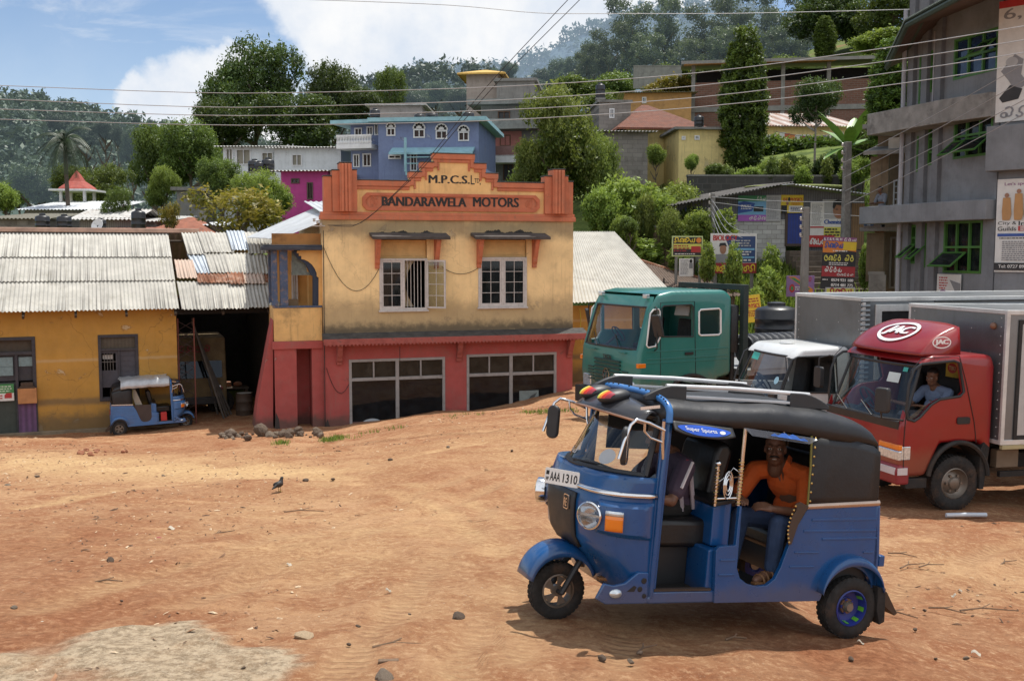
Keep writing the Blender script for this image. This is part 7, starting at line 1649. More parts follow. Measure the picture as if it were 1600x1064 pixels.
def trunk_mesh(kind):
 q = MB(); r = random.Random(len(kind)+3); q.tube([(0,0,-.3),(.02,.01,.35),(.0,.03,.75),(.03,0,.97)],.05,7,.02)
 if kind != 'col':
  for i in range(7): a = i*2.4; z = .60+.045*i; q.tube([(0,0,z),(.25*math.cos(a),.25*math.sin(a),z+.05),(.5*math.cos(a),.5*math.sin(a),min(.97,z+.12+.05*r.random()))],.022,5,.008)
 return q.mesh('trunk',[m_bark])
TRK = {k: trunk_mesh(k) for k in ('broad','col')}
def tree(proto,px,top,bot,pw,d,label,mat=None,group=None,name='tree',cat='tree',rz=None,bark=None,deep=.9):
 """crown spans the photo's rows top..bot and pw pixels at depth d; trunk runs to the ground below"""
 p = at(px,bot,d); zt = at(px,top,d).z; gz = g(p.x,p.y); w = pw/2/FPX*d; h = zt-p.z; gz = min(gz,p.z-.05*h)
 t = thing(name,label,cat,(p.x,p.y,gz),rl.random()*6.28 if rz is None else rz,group)
 c = bpy.data.objects.new('crown',CR[proto]); COL.objects.link(c); c.parent = t; c.location = (0,0,p.z-gz); c.scale = (w,w*deep,h*1.06/ASP[proto])
 if mat is not None: c.material_slots[0].link = 'OBJECT'; c.material_slots[0].material = mat
 k = bpy.data.objects.new('trunk',TRK['col' if proto == 'col' else 'broad']); COL.objects.link(k); k.parent = t; L = p.z-gz+h*.62; k.scale = (max(w,h*.35)*1.0,max(w,h*.35),L)
 if bark is not None: k.material_slots[0].link = 'OBJECT'; k.material_slots[0].material = bark
 return t
# left: dark dome tree and neighbours behind the white house
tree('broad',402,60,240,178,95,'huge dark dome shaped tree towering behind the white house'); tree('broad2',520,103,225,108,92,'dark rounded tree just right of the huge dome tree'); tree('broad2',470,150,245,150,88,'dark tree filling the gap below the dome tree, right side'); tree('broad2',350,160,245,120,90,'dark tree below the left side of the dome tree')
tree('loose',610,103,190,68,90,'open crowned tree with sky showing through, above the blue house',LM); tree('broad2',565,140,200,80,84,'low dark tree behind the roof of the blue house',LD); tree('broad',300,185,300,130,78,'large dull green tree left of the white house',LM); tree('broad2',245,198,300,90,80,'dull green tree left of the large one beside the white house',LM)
tree('broad2',207,203,262,42,110,'dark bluish pointed tree by the palm',LH); tree('loose',165,255,330,110,70,'light green tree right of the palm trunk',LM); tree('broad2',120,262,330,90,74,'olive green tree behind the spired roof',LM); tree('bush',10,285,335,60,56,'bright green round shrub at the left edge above the workshop roof',LB)
tree('broad2',60,262,325,100,80,'grey green scrubby tree at the left below the palm',LH); tree('loose',30,270,330,80,85,'olive brushy tree at the far left',LM); tree('broad2',255,262,330,60,66,'bamboo like light green clump left of the round shrubs',LB); tree('broad2',345,250,320,84,58,'rounded mid green tree beside the black water tanks',LM); tree('broad',408,265,350,104,52,'bright green dense tree in front of the pink house',LB)
tree('thin',370,295,368,190,46,'yellowing half bare tree above the workshop ridge',LY); tree('thin',268,318,362,44,47,'small yellow leaved sapling above the workshop ridge',LY); tree('loose',185,290,350,60,52,'thin leafy tree behind the black tanks',LM)
for px,top,bot,pw,d in ((165,190,222,55,210),(135,198,232,60,215),(238,188,212,14,230),(95,180,215,50,260),(185,198,235,30,200)): tree('broad2',px,top,bot,pw,d,'hazy bluish tree on the wooded hill at the left',LF,'hazy trees on the left hill')
# centre and right
tree('loose',880,128,300,165,50,'tall leafy tree right of the shop parapet',LN,rz=1.0); tree('broad',885,180,345,190,51.5,'dense lower foliage of the trees right of the shop parapet',LM); tree('broad2',935,215,335,90,50,'small leafy tree beside the tall one right of the shop',LN); tree('broad2',830,220,320,70,50.5,'leafy lower limb mass just above the right end of the parapet',LN)
tree('col',1160,56,262,92,60,'tall dark columnar cypress like tree on the hillside',rz=.4); tree('broad2',1275,125,200,88,58,'small umbrella shaped tree with a forked trunk before the yellow house',LD,bark=m_barkp); tree('col',1395,70,235,105,46,'tall narrow dark tree touching the grey building',LC)
tree('col',1288,30,90,42,120,'small pointed bright tree on the skyline',LC); tree('broad',1300,-30,85,170,135,'big black green tree on the skyline at the top right',LD); tree('broad2',1395,-20,60,120,125,'sunlit green tree on the skyline beside the grey building',LM); tree('bush',1370,48,85,120,110,'bright yellow green bush below the skyline trees',LB)
for px,top,bot,pw,d in ((985,-5,135,96,150),(1040,-10,130,88,155),(948,40,140,80,140),(1100,0,135,100,150),(1150,-10,128,110,160),(1205,-5,128,100,150),(1010,50,145,100,138),(1070,60,145,100,140),(1130,40,132,96,141),(1190,45,130,96,140),(1240,50,128,90,140),(1255,-15,100,84,165),(915,75,145,60,142)):
 tree('euc',px,top,bot,pw,d,'tall loose crowned grey green gum tree on the ridge',LE,'gum trees on the ridge',bark=m_barkp)
for px,top,bot,pw,d in ((900,118,165,80,132),(960,110,160,90,131),(1030,100,150,90,130),(1100,95,140,90,130),(870,140,175,70,128),(940,140,180,80,112),(1000,150,180,70,110),(1225,85,130,90,128)): tree('bush',px,top,bot,pw,d,'rough green scrub under the gum trees on the ridge',LM,'scrub under the gum trees',name='shrub',cat='shrub')
for i in range(16): px = 1195+150*rl.random(); tree('sprig',px,244+20*rl.random(),290,22+26*rl.random(),53.5+4*rl.random(),'weedy plant on the terrace above the stone wall',(LB,LN,LM)[i % 3],'weedy plants on the terrace',name='shrub',cat='shrub')
for i in range(12): px = 930+170*rl.random(); tree('bush',px,300+40*rl.random(),395,44+40*rl.random(),43+3*rl.random(),'scrubby bush on the overgrown bank',(LB,LN)[i % 2],'bushes on the overgrown bank',name='shrub',cat='shrub')
for px,top,bot,pw,d in ((885,92,140,70,200),(930,68,135,64,180),(850,110,150,60,210),(795,98,130,34,260),(760,112,150,60,240),(680,130,175,60,230),(640,140,185,70,180),(720,140,180,70,170),(830,125,160,60,190)): tree('broad2',px,top,bot,pw,d,'hazy grey green tree on the slope below the blue mountain',LH,'hazy trees below the mountain')
for px,top,bot,pw,d,mt,lb in ((1000,276,385,170,46,LB,'bright bushy scrub on the bank right of the tall tree'),(1062,284,370,100,47,LB,'bright scrub bush at the left end of the poster shed'),(948,292,375,80,45,LB,'yellow green scrub bush beside the tall tree trunk'),(1040,120,165,100,90,LY,'olive flat topped tree over the orange house'),(985,338,368,40,42,LM,'small round bush on the stone wall'),(1240,240,285,50,57,LM,'pale leafy shrub below the yellow house hedge'),(1200,248,280,40,58,LB,'small shrub right of the columnar tree'),(1290,238,285,60,56,LD,'dark shrub below the banana plant'),(1025,225,260,36,56,LB,'pale young plant beside the grey house wall'),(1080,240,268,26,57,LB,'slender sapling before the cream house'),(1125,255,285,50,57,LM,'spiky dark clump at the foot of the columnar tree'),(1165,262,290,60,56,LB,'low bright shrub on the terrace'),(1350,195,260,70,54,LM,'leafy bush behind the banana plant'),(1390,175,240,60,52,LD,'dark bush beside the grey building'),(1335,245,290,60,53,LB,'bright weeds above the end of the stone wall'),(1215,262,288,70,57,LB,'weedy mound in the middle of the terrace')):
 tree('bush',px,top,bot,pw,d,lb,mt,name='shrub',cat='shrub')
for px,top,bot,pw,d,lb in ((1130,330,400,70,43,'sprawling pale shrub hiding the middle of the poster shed'),(1105,380,440,40,39,'leafy shrub in front of the yellow lettered board'),(1145,382,455,44,38,'leafy shrub in front of the biology board'),(1205,385,450,50,39,'leafy shrub right of the biology board'),(1200,420,490,70,36,'dark leafy shrub behind the green lorry bed'),(1010,375,420,80,43,'grassy shrub on the bank above the brown roof'),(1060,385,425,60,42,'leafy plant on the bank above the brown roof'),(1350,385,450,30,40,'shrub between the red board and the old building'),(1180,450,500,50,34,'flowering shrub beside the black tank')):
 tree('sprig',px,top,bot,pw,d,lb,LB,name='shrub',cat='shrub')
# clipped hedge
F_h = Frame(at(1195,252,66),R(4)); hx = F_h.X(1318); v,f,t = leaf_cloud('hedge',[(hx*i/8,0,.55,hx/12,.6,.85) for i in range(9)],420,30,.16,.14,40,.7)
ho = bpy.data.objects.new('hedge',np_mesh('hedge',v,f,LC,{'tone': ('FLOAT',t)})); COL.objects.link(ho); ho.location = F_h.o; ho.rotation_euler = (0,0,F_h.rz); tag(ho,'long clipped dark hedge before the yellow house','hedge')
# coconut palm
def frond(q,L,w,a,el,droop,n=30,base=(0,0,0)):
 pts = []
 for i in range(n+1): s = i/n; r = L*s*math.cos(el-droop*s*.6); pts.append(Vector((math.cos(a)*r,math.sin(a)*r,L*s*math.sin(el-droop*s))))
 for i in range(1,n):
  p = pts[i]; d = (pts[i+1]-pts[i]).normalized(); side = d.cross(Vector((0,0,1))).normalized()
  for s in (-1,1):
   ll = w*math.sin(PI*(i+1)/(n+2))**.6; tip = p+side*s*ll*.8+d*ll*.45-Vector((0,0,ll*.45)); o = d*.042*L/3; q.add([p+base_v(base),p+o*2+base_v(base),tip+base_v(base)],[(0,1,2)])
 q.tube([p+base_v(base) for p in pts],.03,4,.008)
def base_v(b): return Vector(b)
b0 = at(105,300,62); gz = g(b0.x,b0.y); pt = at(101,222,62); pm = thing('coconut_palm','tall coconut palm rising above the rooftops at the left','palm',(b0.x,b0.y,gz)); q = MB(); H = pt.z-gz; q.tube([(0,0,-.5),(.1,0,H*.4),(.0,0,H*.75),(pt.x-b0.x,0,H)],.17,8,.11); q.build('trunk',m_bark,pm,smooth=50)
for i in range(26):
 q = MB(); frond(q,1.75+.4*rl.random(),.5,i*2.4+.2,R(78-112*(i/25)),.9+.35*rl.random()); o = q.build('frond',M('palm_green',(.022,.042,.010),.5,var=.4,scale=1),pm); o.location = (pt.x-b0.x,0,H)
# banana plant
b0 = at(1326,255,50); bp_ = thing('banana_plant','banana plant with broad torn leaves in front of the brick shell building','banana plant',(b0.x,b0.y,b0.z-1)); q = MB(); q.tube([(0,0,0),(.05,0,1.6),(0,0,2.4)],.13,8,.07); q.build('stem',M('banana_stem',(.12,.14,.05),.7),bp_,smooth=50)
for i in range(13):
 a = i*2.4+2.6; el = R(72-6.5*i); L = 2.7; q = MB(); rows = []
 for k in range(13): s = k/12; e = el-1.3*s*s; r = L*s*.8; c = Vector((math.cos(a)*r*math.cos(el*.6),math.sin(a)*r*math.cos(el*.6),1.7+L*s*math.sin(el)-.7*s*s)); w = .27*math.sin(PI*(.08+.9*s))**.7; sd = Vector((-math.sin(a),math.cos(a),0)); rows.append([c-sd*w-Vector((0,0,-.05+.1*w)),c,c+sd*w+Vector((0,0,.05))])
 q.loft(rows,close=False); q.build('leaf',M('banana_green',(.13,.24,.04),.45,var=.25,scale=3),bp_,smooth=70)
# distant wooded hills and the blue mountain, haze mixed in as a bluish glow
def ridge(name,prof,d,dn,mat,seed,zb=-25,amp=.02,trees=0,leaf=1.5,tmat=None):
 xs = np.linspace(prof[0][0],prof[-1][0],160); ys = np.interp(xs,[p[0] for p in prof],[p[1] for p in prof]); ny = 24; V = []
 for j in range(ny):
  s = j/(ny-1)
  for x,y in zip(xs,ys):
   a = at(x,y,d); b = at(x,395,dn); p = a.lerp(Vector((b.x,dn,zb)),s); n = vnoise(np.array([p.x]),np.array([p.y]),14/d,seed)[0]-.5; V.append((p.x,p.y,p.z+n*amp*d*(1 if s > 0 else .25)))
 V = np.array(V); ix = np.arange(len(V)).reshape(ny,len(xs)); Fq = np.stack([ix[:-1,:-1],ix[1:,:-1],ix[1:,1:],ix[:-1,1:]],-1).reshape(-1,4)
 o = bpy.data.objects.new(name,np_mesh(name,V,Fq,mat,None,True)); COL.objects.link(o); tag(o,kind='structure')
 if trees:
  rs = np.random.RandomState(seed); pick = rs.randint(0,len(V)*3//5,trees); pick[:trees//5] = rs.randint(0,len(xs),trees//5); lobes = [(*(V[i]+rs.normal(size=3)*[d*.004,d*.004,0]),leaf*2.4*(.6+rs.rand()),leaf*2.4,leaf*2.2*(.6+rs.rand())) for i in pick]
  v,f,t = leaf_cloud('forest',lobes,trees*7,16,leaf*.55,leaf*.5,seed,.6); w = bpy.data.objects.new('forest',np_mesh('forest',v,f,tmat,{'tone': ('FLOAT',t)})); COL.objects.link(w); tag(w,kind='stuff')
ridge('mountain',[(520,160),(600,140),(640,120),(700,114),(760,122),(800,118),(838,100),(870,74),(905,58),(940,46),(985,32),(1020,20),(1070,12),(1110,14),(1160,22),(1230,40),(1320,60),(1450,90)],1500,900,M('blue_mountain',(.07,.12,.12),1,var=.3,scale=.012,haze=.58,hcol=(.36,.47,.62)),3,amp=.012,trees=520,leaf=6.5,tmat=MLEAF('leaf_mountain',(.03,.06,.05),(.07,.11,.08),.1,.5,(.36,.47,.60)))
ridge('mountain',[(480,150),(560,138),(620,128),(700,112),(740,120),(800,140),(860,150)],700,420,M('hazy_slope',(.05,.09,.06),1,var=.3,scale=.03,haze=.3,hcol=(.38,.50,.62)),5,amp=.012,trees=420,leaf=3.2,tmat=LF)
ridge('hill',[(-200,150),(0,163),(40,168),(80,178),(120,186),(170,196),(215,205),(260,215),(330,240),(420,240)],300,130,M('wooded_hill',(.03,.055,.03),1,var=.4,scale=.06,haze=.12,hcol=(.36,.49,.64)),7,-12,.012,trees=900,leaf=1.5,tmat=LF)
for px in (1073,1086):
 p = at(px,16,1480); t = thing('telecom_mast','tiny lattice telecom mast on top of the blue mountain','mast',p,group='masts on the mountain'); q = MB()
 for s in (-1,1): q.tube([(s*3,0,0),(s*.6,0,20)],.35,4)
 for k in range(5): q.tube([(-3+.5*k,0,k*4),(3-.5*k,0,k*4+4)],.25,4)
 q.build('lattice',M('mast_grey',(.35,.42,.5),.8),t)
# houses of the town behind
m_con = M('raw_concrete',(.20,.195,.18),.9,var=.18,scale=1.2,bump=.2,grime=.55,gcol=(.06,.055,.05),streak=.5)
m_glz = MGLASS('house_glass',(.4,.45,.48),.35,.06,(.02,.025,.03)); m_wf = M('white_frame',(.62,.62,.62),.6)
m_tank = M('black_tank',(.016,.016,.018),.38,var=.2)
def house(name,label,cat,px0,px1,pyt,pyb,d,rz,dep,mat,wins=(),roof=None,fmat=None,pane=None,extra=0):
 a = at(px0,pyb,d); F = Frame((a.x,a.y,a.z),R(rz)); t = thing(name,label,cat,F.o,F.rz); X1 = F.X(px1,(pyt+pyb)/2); Z1 = F.Z(px0,pyt); hs = [F.rect(*w[:4]) for w in wins]
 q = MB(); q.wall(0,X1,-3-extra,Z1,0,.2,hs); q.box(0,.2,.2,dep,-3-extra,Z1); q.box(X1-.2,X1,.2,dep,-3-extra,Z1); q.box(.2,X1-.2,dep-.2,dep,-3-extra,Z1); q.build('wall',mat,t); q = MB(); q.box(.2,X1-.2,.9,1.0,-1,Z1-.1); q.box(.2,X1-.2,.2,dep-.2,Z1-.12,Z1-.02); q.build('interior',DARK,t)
 for h in hs:
  f = MB(); f.frame(*h,-.05,.06,.07); f.box((h[0]+h[1])/2-.025,(h[0]+h[1])/2+.025,-.03,.05,h[2]+.07,h[3]-.07); fo = f.build('window',fmat or m_wf,t); f = MB(); f.box(h[0]+.05,h[1]-.05,.07,.08,h[2]+.05,h[3]-.05); f.build('pane',pane or m_glz,fo)
 if roof:
  k,rm,oh,rise = roof; q = MB()
  if k == 'slab': q.box(-oh,X1+oh,-oh,dep+oh,Z1,Z1+rise)
  elif k == 'mono': q.corr((-oh,-oh,Z1),(X1+oh,-oh,Z1),(X1+oh,dep+oh,Z1+rise),(-oh,dep+oh,Z1+rise),.2,.03)
  elif k == 'hip':
   e = [(-oh,-oh,Z1-.1),(X1+oh,-oh,Z1-.1),(X1+oh,dep+oh,Z1-.1),(-oh,dep+oh,Z1-.1)]; m0 = min(X1,dep)*.45; r0,r1 = (m0,dep/2,Z1+rise),(max(X1-m0,m0+.05),dep/2,Z1+rise); q.add(e+[r0,r1],[(0,1,5,4),(1,2,5),(2,3,4,5),(3,0,4)]); q.add([(x,y,z-.12) for x,y,z in e]+e,[(0,1,5,4),(1,2,6,5),(2,3,7,6),(3,0,4,7)])
  elif k == 'gable': q.corr((-oh,-oh,Z1-.1),(X1+oh,-oh,Z1-.1),(X1+oh,dep/2,Z1+rise),(-oh,dep/2,Z1+rise),.2,.03); q.corr((X1+oh,dep+oh,Z1-.1),(-oh,dep+oh,Z1-.1),(-oh,dep/2,Z1+rise),(X1+oh,dep/2,Z1+rise),.2,.03)
  q.build('roof',rm,t,smooth=70 if k in ('mono','gable') else None)
 return t,F,X1,Z1
m_hblue = M('house_blue',srgb(112,125,158),.85,var=.08,grime=.3,gcol=srgb(80,90,120),streak=.45,peel=(.5,(.35,.36,.38),.9,.65)); m_hbt = M('house_trim_blue',srgb(140,180,190),.8,grime=.3,gcol=(.2,.25,.26)); m_hwh = M('house_white',(.62,.65,.66),.85,var=.06,grime=.35,gcol=(.3,.32,.3),streak=.55,peel=(.5,(.35,.34,.31),1.0,.65)); m_hpk = M('house_pink',srgb(172,62,128),.85,var=.08,grime=.25,gcol=(.2,.05,.12)); m_hcr = M('house_cream',srgb(210,190,130),.85,var=.08,grime=.35,gcol=(.2,.17,.1),streak=.5,peel=(.5,(.33,.29,.2),1.0,.65))
m_tile = M('clay_tile',(.155,.048,.022),.9,var=.35,scale=2.5,wave=dict(dir='X',scale=2.4,amt=.6,col=(.08,.03,.02)),grime=.5,gcol=(.10,.06,.045)); m_oldtin = M('old_tin',(.42,.41,.39),.7,.2,var=.2,grime=.6,gcol=(.2,.15,.11)); m_brick = M('brick_wall',(.16,.075,.05),.95,brick=dict(w=.45,h=.16,m=.014,mc=(.16,.14,.12)),bump=.3,grime=.4); m_block = M('block_wall',(.22,.20,.18),.95,brick=dict(w=.6,h=.25,m=.012,mc=(.12,.11,.10)),grime=.6,bump=.3)
# white house, pink house, blue house
t,F,X1,Z1 = house('white_house','white house with grey sheet roof and curtained windows behind the pink house','house',350,430,230,300,66,-2,7,m_hwh,[(353,232,364,256),(369,233,392,258),(409,238,427,262)],('mono',m_oldtin,.5,.75),pane=M('curtain_pane',(.34,.32,.25),.8,wave=dict(scale=6,amt=.5)))
house('white_house','long plain white wing with a grey roof between the pink and blue houses','house',430,533,232,300,64,-4,7,m_hwh,[(456,241,472,260)],('mono',m_oldtin,.5,.75),pane=M('curtain_pane',(.34,.32,.25),.8))
t,F,X1,Z1 = house('pink_house','bright magenta house with a lean-to tin roof left of the parapet','house',440,512,268,330,56,-3,6,m_hpk,[(455,279,468,287),(480,285,489,312)],('mono',m_oldtin,.5,.3),fmat=M('brown_frame',(.08,.05,.04),.7))
BL = [(604,200,618,213),(646,202,664,216),(681,204,699,218),(716,206,733,221),(607,242,627,249),(641,240,652,268)]
t,F,X1,Z1 = house('blue_house','two storey blue house with white arched windows behind the lettered parapet','house',592,748,192,300,60,-6,8,m_hblue,BL,('slab',m_hbt,.5,.22),pane=M('brown_shutter',(.05,.03,.025),.7))
for w in BL[:4]:
 h = F.rect(*w); q = MB(); c = (h[0]+h[1])/2; r = (h[1]-h[0])/2+.04; q.prism(arc(c,h[3]+.02,r,0,180,12),'y',-.06,-.002); a_ = q.build('fanlight',m_wf,t); q = MB()
 for k in range(5): q.prism(arc(c+r*.62*math.cos(R(18+36*k)),h[3]+.03+r*.62*math.sin(R(18+36*k)),r*.2,0,360,8)[:-1],'y',-.075,-.061)
 q.build('fan_hole',DARK,a_)
h = F.rect(613,243,742,234); q = MB(); q.prism([(-1.0,h[2]),(-.01,h[3]),(-.01,h[3]+.1),(-1.0,h[2]+.1)],'x',h[0],h[1]); q.build('awning',m_hbt,t)
h = F.rect(640,270,745,262); q = MB(); q.box(h[0],h[1],-1.2,0,h[2]-.2,h[2]); q.tube([(h[0],-1.15,h[2]+.8),(h[1],-1.15,h[2]+.8)],.03,6); q.tube([(h[0],-1.15,h[2]+.45),(h[1],-1.15,h[2]+.45)],.03,6); q.tube([(h[0],-1.15,h[2]),(h[0],-1.15,h[2]+1.9)],.08,8); q.build('balcony',m_hbt,t)
t2,F,X1,Z1 = house('blue_house_wing','left wing of the blue house with a white balustrade balcony','house',549,592,196,300,61.5,-14,6,m_hblue,[(554,200,566,213),(573,198,583,212),(585,192,594,212),(552,241,562,262),(567,240,580,261)],('slab',m_hbt,.9,.2),pane=M('brown_shutter',(.05,.03,.025),.7))
h = F.rect(538,228,592,215); q = MB(); q.box(h[0],h[1],-1.2,0,h[2]-.25,h[2]); q.box(h[0],h[1],-1.2,-1.1,h[3]-.1,h[3]); q.build('balcony',m_wf,t2); q = MB()
for k in range(22): x = h[0]+(h[1]-h[0])*(k+.5)/22; q.lathe([(.04,0),(.06,.12),(.03,.25),(.05,h[3]-h[2]-.1)],(x,-1.15,h[2]),'z',6)
q.build('baluster',m_wf,t2)
# concrete three storey house, tower with a yellow roof
t,F,X1,Z1 = house('concrete_house','unfinished three storey grey house with balconies behind the parapet','house',752,850,166,330,70,-8,9,m_con,[(778,174,797,188),(781,211,798,229),(762,256,771,275),(786,256,802,282),(754,212,770,236)],('slab',m_con,.8,.35),pane=M('house_dark_pane',(.015,.014,.014),.4),fmat=M('wood_frame',(.12,.06,.03),.7))
for (y0,y1,mt) in ((190,204,m_con),(232,246,M('rosy_balcony',(.22,.12,.11),.9)),(246,256,m_wf)):
 h = F.rect(750,y1,862,y0); q = MB(); q.box(h[0],h[1],-1.3,-.0,h[2],h[2]+.2); q.box(h[0],h[1],-1.3,-1.2,h[2]+.2,h[3]); q.build('balcony',mt,t)
h = F.rect(770,233,815,206); q = MB(); q.box(h[0],h[1],-.03,-.004,h[2],h[3]); q.build('pink_panel',M('dusty_pink',(.42,.17,.14),.9),t)
house('concrete_house','bare concrete block room on top of the three storey house','house',776,835,128,160,74,-6,6,m_con,[],('slab',m_con,.2,.2))
t,F,X1,Z1 = house('roof_tower','small rendered tower room with an overhanging yellow hip roof','house',729,778,114,165,76,-6,3.2,M('tower_render',(.33,.28,.24),.9,grime=.4),[],('hip',M('yellow_roof',(.55,.34,.08),.8,var=.1),.6,.45))
house('grey_house','plain grey block house right of the tall leafy tree','house',935,985,160,300,66,4,7,m_block,[(952,170,960,185)],('slab',m_con,.1,.15)); house('roof_hut','small rendered hut with a thin roof above the blue house','hut',578,660,166,200,74,-3,5,M('hut_grey',(.30,.27,.25),.9,grime=.4),[],('slab',m_oldtin,.3,.12))
t,F,X1,Z1 = house('tiled_house','cream house with a large red clay tile hip roof','house',980,1085,199,262,64,6,9,m_hcr,[(1044,202,1058,224)],('hip',m_tile,.8,2.0)); house('block_shed','dark concrete block shed with a corrugated lid below the tiled house','shed',940,1012,206,300,60,5,5,m_block,[],('mono',m_oldtin,.5,.4)); house('orange_house','orange house half hidden by the flat topped tree','house',975,1080,146,200,84,-4,6,M('house_orange',(.40,.22,.08),.9,grime=.4),[(1003,152,1010,162)],('mono',m_oldtin,.5,.5)); t,F,X1,Z1 = house('cream_house','low cream house with tiny windows left of the columnar tree','house',1060,1135,203,262,60,3,5,m_hcr,[(1065,213,1071,219),(1085,212,1093,219)],('slab',m_con,.3,.14))
t,F,X1,Z1 = house('yellow_house','long low yellow house with a rust striped tin roof and a washing line','house',1192,1330,198,262,70,4,7,m_hcr,[(1197,211,1212,229),(1240,211,1266,226),(1296,208,1318,224)],('mono',M('rust_striped_tin',(.52,.48,.44),.7,.2,wave=dict(scale=.35,dist=2,amt=.85,col=(.26,.13,.08)),grime=.4,gcol=(.3,.16,.1)),.6,1.9))
hl = F.rect(1205,214,1310,208); ln = thing('washing_line','washing line hung with small coloured clothes along the yellow house','washing line',F.world(hl[0],-.9,hl[3]),F.rz); q = MB(); LW = hl[1]-hl[0]; q.tube([(LW*i/10,0,-.3*math.sin(PI*i/10)) for i in range(11)],.015,4); q.build('cord',m_wire,ln)
for i,cc in enumerate(((.5,.5,.48),(.4,.08,.05),(.45,.15,.05),(.5,.48,.45),(.25,.05,.08),(.08,.1,.25),(.4,.4,.42),(.05,.05,.06),(.1,.12,.2),(.5,.45,.4),(.04,.04,.05),(.45,.33,.05))): q = MB(); u = .06+.075*i; x = LW*u; z = -.3*math.sin(PI*u); q.add([(x,.01,z),(x+.4,.01,z),(x+.4,.03,z-.45),(x,.03,z-.45)],[(0,1,2,3)]); q.build('garment',M('garment_%s' % ['white','red','rust','cream','wine','navy','grey','black','blue','ivory','coal','yellow'][i],cc,.9),ln)
# brick shell building on the slope
a = at(1082,222,86); F = Frame((a.x,a.y,a.z),R(-9)); t = thing('brick_shell','long unfinished brick building with open upper floor across the slope','building',F.o,F.rz); xr = F.X(1440,150); zt = F.Z(1082,103); zw = F.Z(1082,130); q = MB(); q.box(0,xr,0,.3,-3,zw); q.box(0,.3,.3,9,-3,zw); q.build('wall',m_brick,t); q = MB()
for k in range(6): x = xr*k/5; q.box(x-.15,x+.15,-.05,.35,-3,zt)
q.box(-.2,xr+.2,-.1,.4,zw-2.4,zw-2.0); q.build('concrete_frame',m_con,t); q = MB(); q.prism([(-1.4,zt-.1),(9,zt+1.2),(9,zt+1.45),(-1.4,zt+.15)],'x',-1,xr+1); q.build('roof',m_con,t); q = MB(); q.prism([(-1.38,zt-.13),(1.5,zt+.22),(1.5,zt+.24),(-1.38,zt-.11)],'x',-.8,xr*.62); q.build('soffit',M('orange_timber',(.50,.24,.07),.8,wave=dict(dir='Y',scale=2,amt=.4)),t); q = MB(); q.box(.3,xr,3,3.2,zw-1,zt); q.build('interior',DARK,t)
# retaining walls
def rwall(label,px0,px1,y0,y1,d,mat,rz=0): a = at(px0,y1,d); F = Frame((a.x,a.y,a.z),R(rz)); x = F.X(px1); t = thing('retaining_wall',label,'wall',F.o,F.rz); q = MB(); q.box(0,x,0,.4,-1.5,F.Z(px0,y0)); q.build('masonry',mat,t,.02); q = MB(); q.box(-.03,x+.03,-.04,.44,F.Z(px0,y0)+.002,F.Z(px0,y0)+.1); q.build('coping',m_con,t)
m_stone = M('dark_stone',(.06,.058,.055),.95,brick=dict(w=.5,h=.3,m=.02,mc=(.09,.085,.08)),bump=.5,grime=.4)
rwall('long dark stone retaining wall above the poster shed',1075,1345,276,305,54,m_stone,2); rwall('rough brown stone wall on the bank left of the poster shed',975,1052,356,385,44,M('rubble_stone',(.22,.15,.10),.95,var=.4,scale=5,brick=dict(w=.35,h=.2,m=.02,mc=(.07,.05,.04)),bump=.6)); rwall('grey wall on the ridge above the orange house',990,1060,104,118,120,m_con)
# rooftops at the left
for nm,lb,x0,x1,yt,yb,d,rz,mt,rf in (('low_house','long shed with a shiny pale tin roof below the palm',42,165,328,350,60,0,m_con,('mono',m_zinc,.4,.75)),('low_house','low house with a dark mossy roof at the left edge',-20,75,342,360,52,0,m_block,('mono',M('mossy_roof',(.14,.13,.10),.9,var=.3),.4,.45)),('low_house','grey plank shed with a low gable among the tanks',125,205,340,362,50,3,M('plank_wall',(.22,.20,.18),.9,wave=dict(scale=3,amt=.5)),('gable',m_oldtin,.4,.5)),('low_house','low tin roofed house right of the plank shed',165,245,346,362,51,0,m_con,('mono',m_oldtin,.4,.45)),('low_house','low house with a rusty red hip roof above the workshop ridge',235,310,362,375,48,0,m_con,('hip',M('rusty_hip',(.26,.09,.05),.9,var=.3,grime=.5),.5,.75)),('low_house','small house with a faded red roof behind the tanks',178,240,358,372,49,2,m_con,('mono',M('faded_red_roof',(.24,.10,.07),.9,var=.3),.3,.3)),('low_house','grey concrete house among the trees left of the round shrubs',277,312,298,330,62,5,m_con,('slab',m_con,.3,.2)),('low_house','dark low house behind the yellowing tree',300,345,352,370,50,0,m_block,('mono',m_zinc,.3,.3))): house(nm,lb,'house',x0,x1,yt,yb,d,rz,5,mt,[],rf)
p = at(122,320,66); gz = min(g(p.x,p.y),p.z-1); t = thing('spired_pavilion','small pavilion with a red tiled spire roof beside the palm','pavilion',(p.x,p.y,gz)); z0 = at(122,297,66).z-gz; z1 = at(122,266,66).z-gz; q = MB()
for sx in (-1,1):
 for sy in (-1,1): q.box(sx*.75-.08,sx*.75+.08,sy*.75-.08,sy*.75+.08,0,z0)
q.build('post',m_wf,t); q = MB(); h = z1-z0; q.lathe([(1.25,z0),(1.15,z0+.12),(.55,z0+h*.42),(.26,z0+h*.75),(0,z0+h)],n=8); q.build('roof',M('spire_tile',(.34,.07,.05),.8,var=.2),t); q = MB(); q.box(-1.3,1.3,-1.3,1.3,z0-.12,z0-.002); q.build('eave_band',m_wf,t)
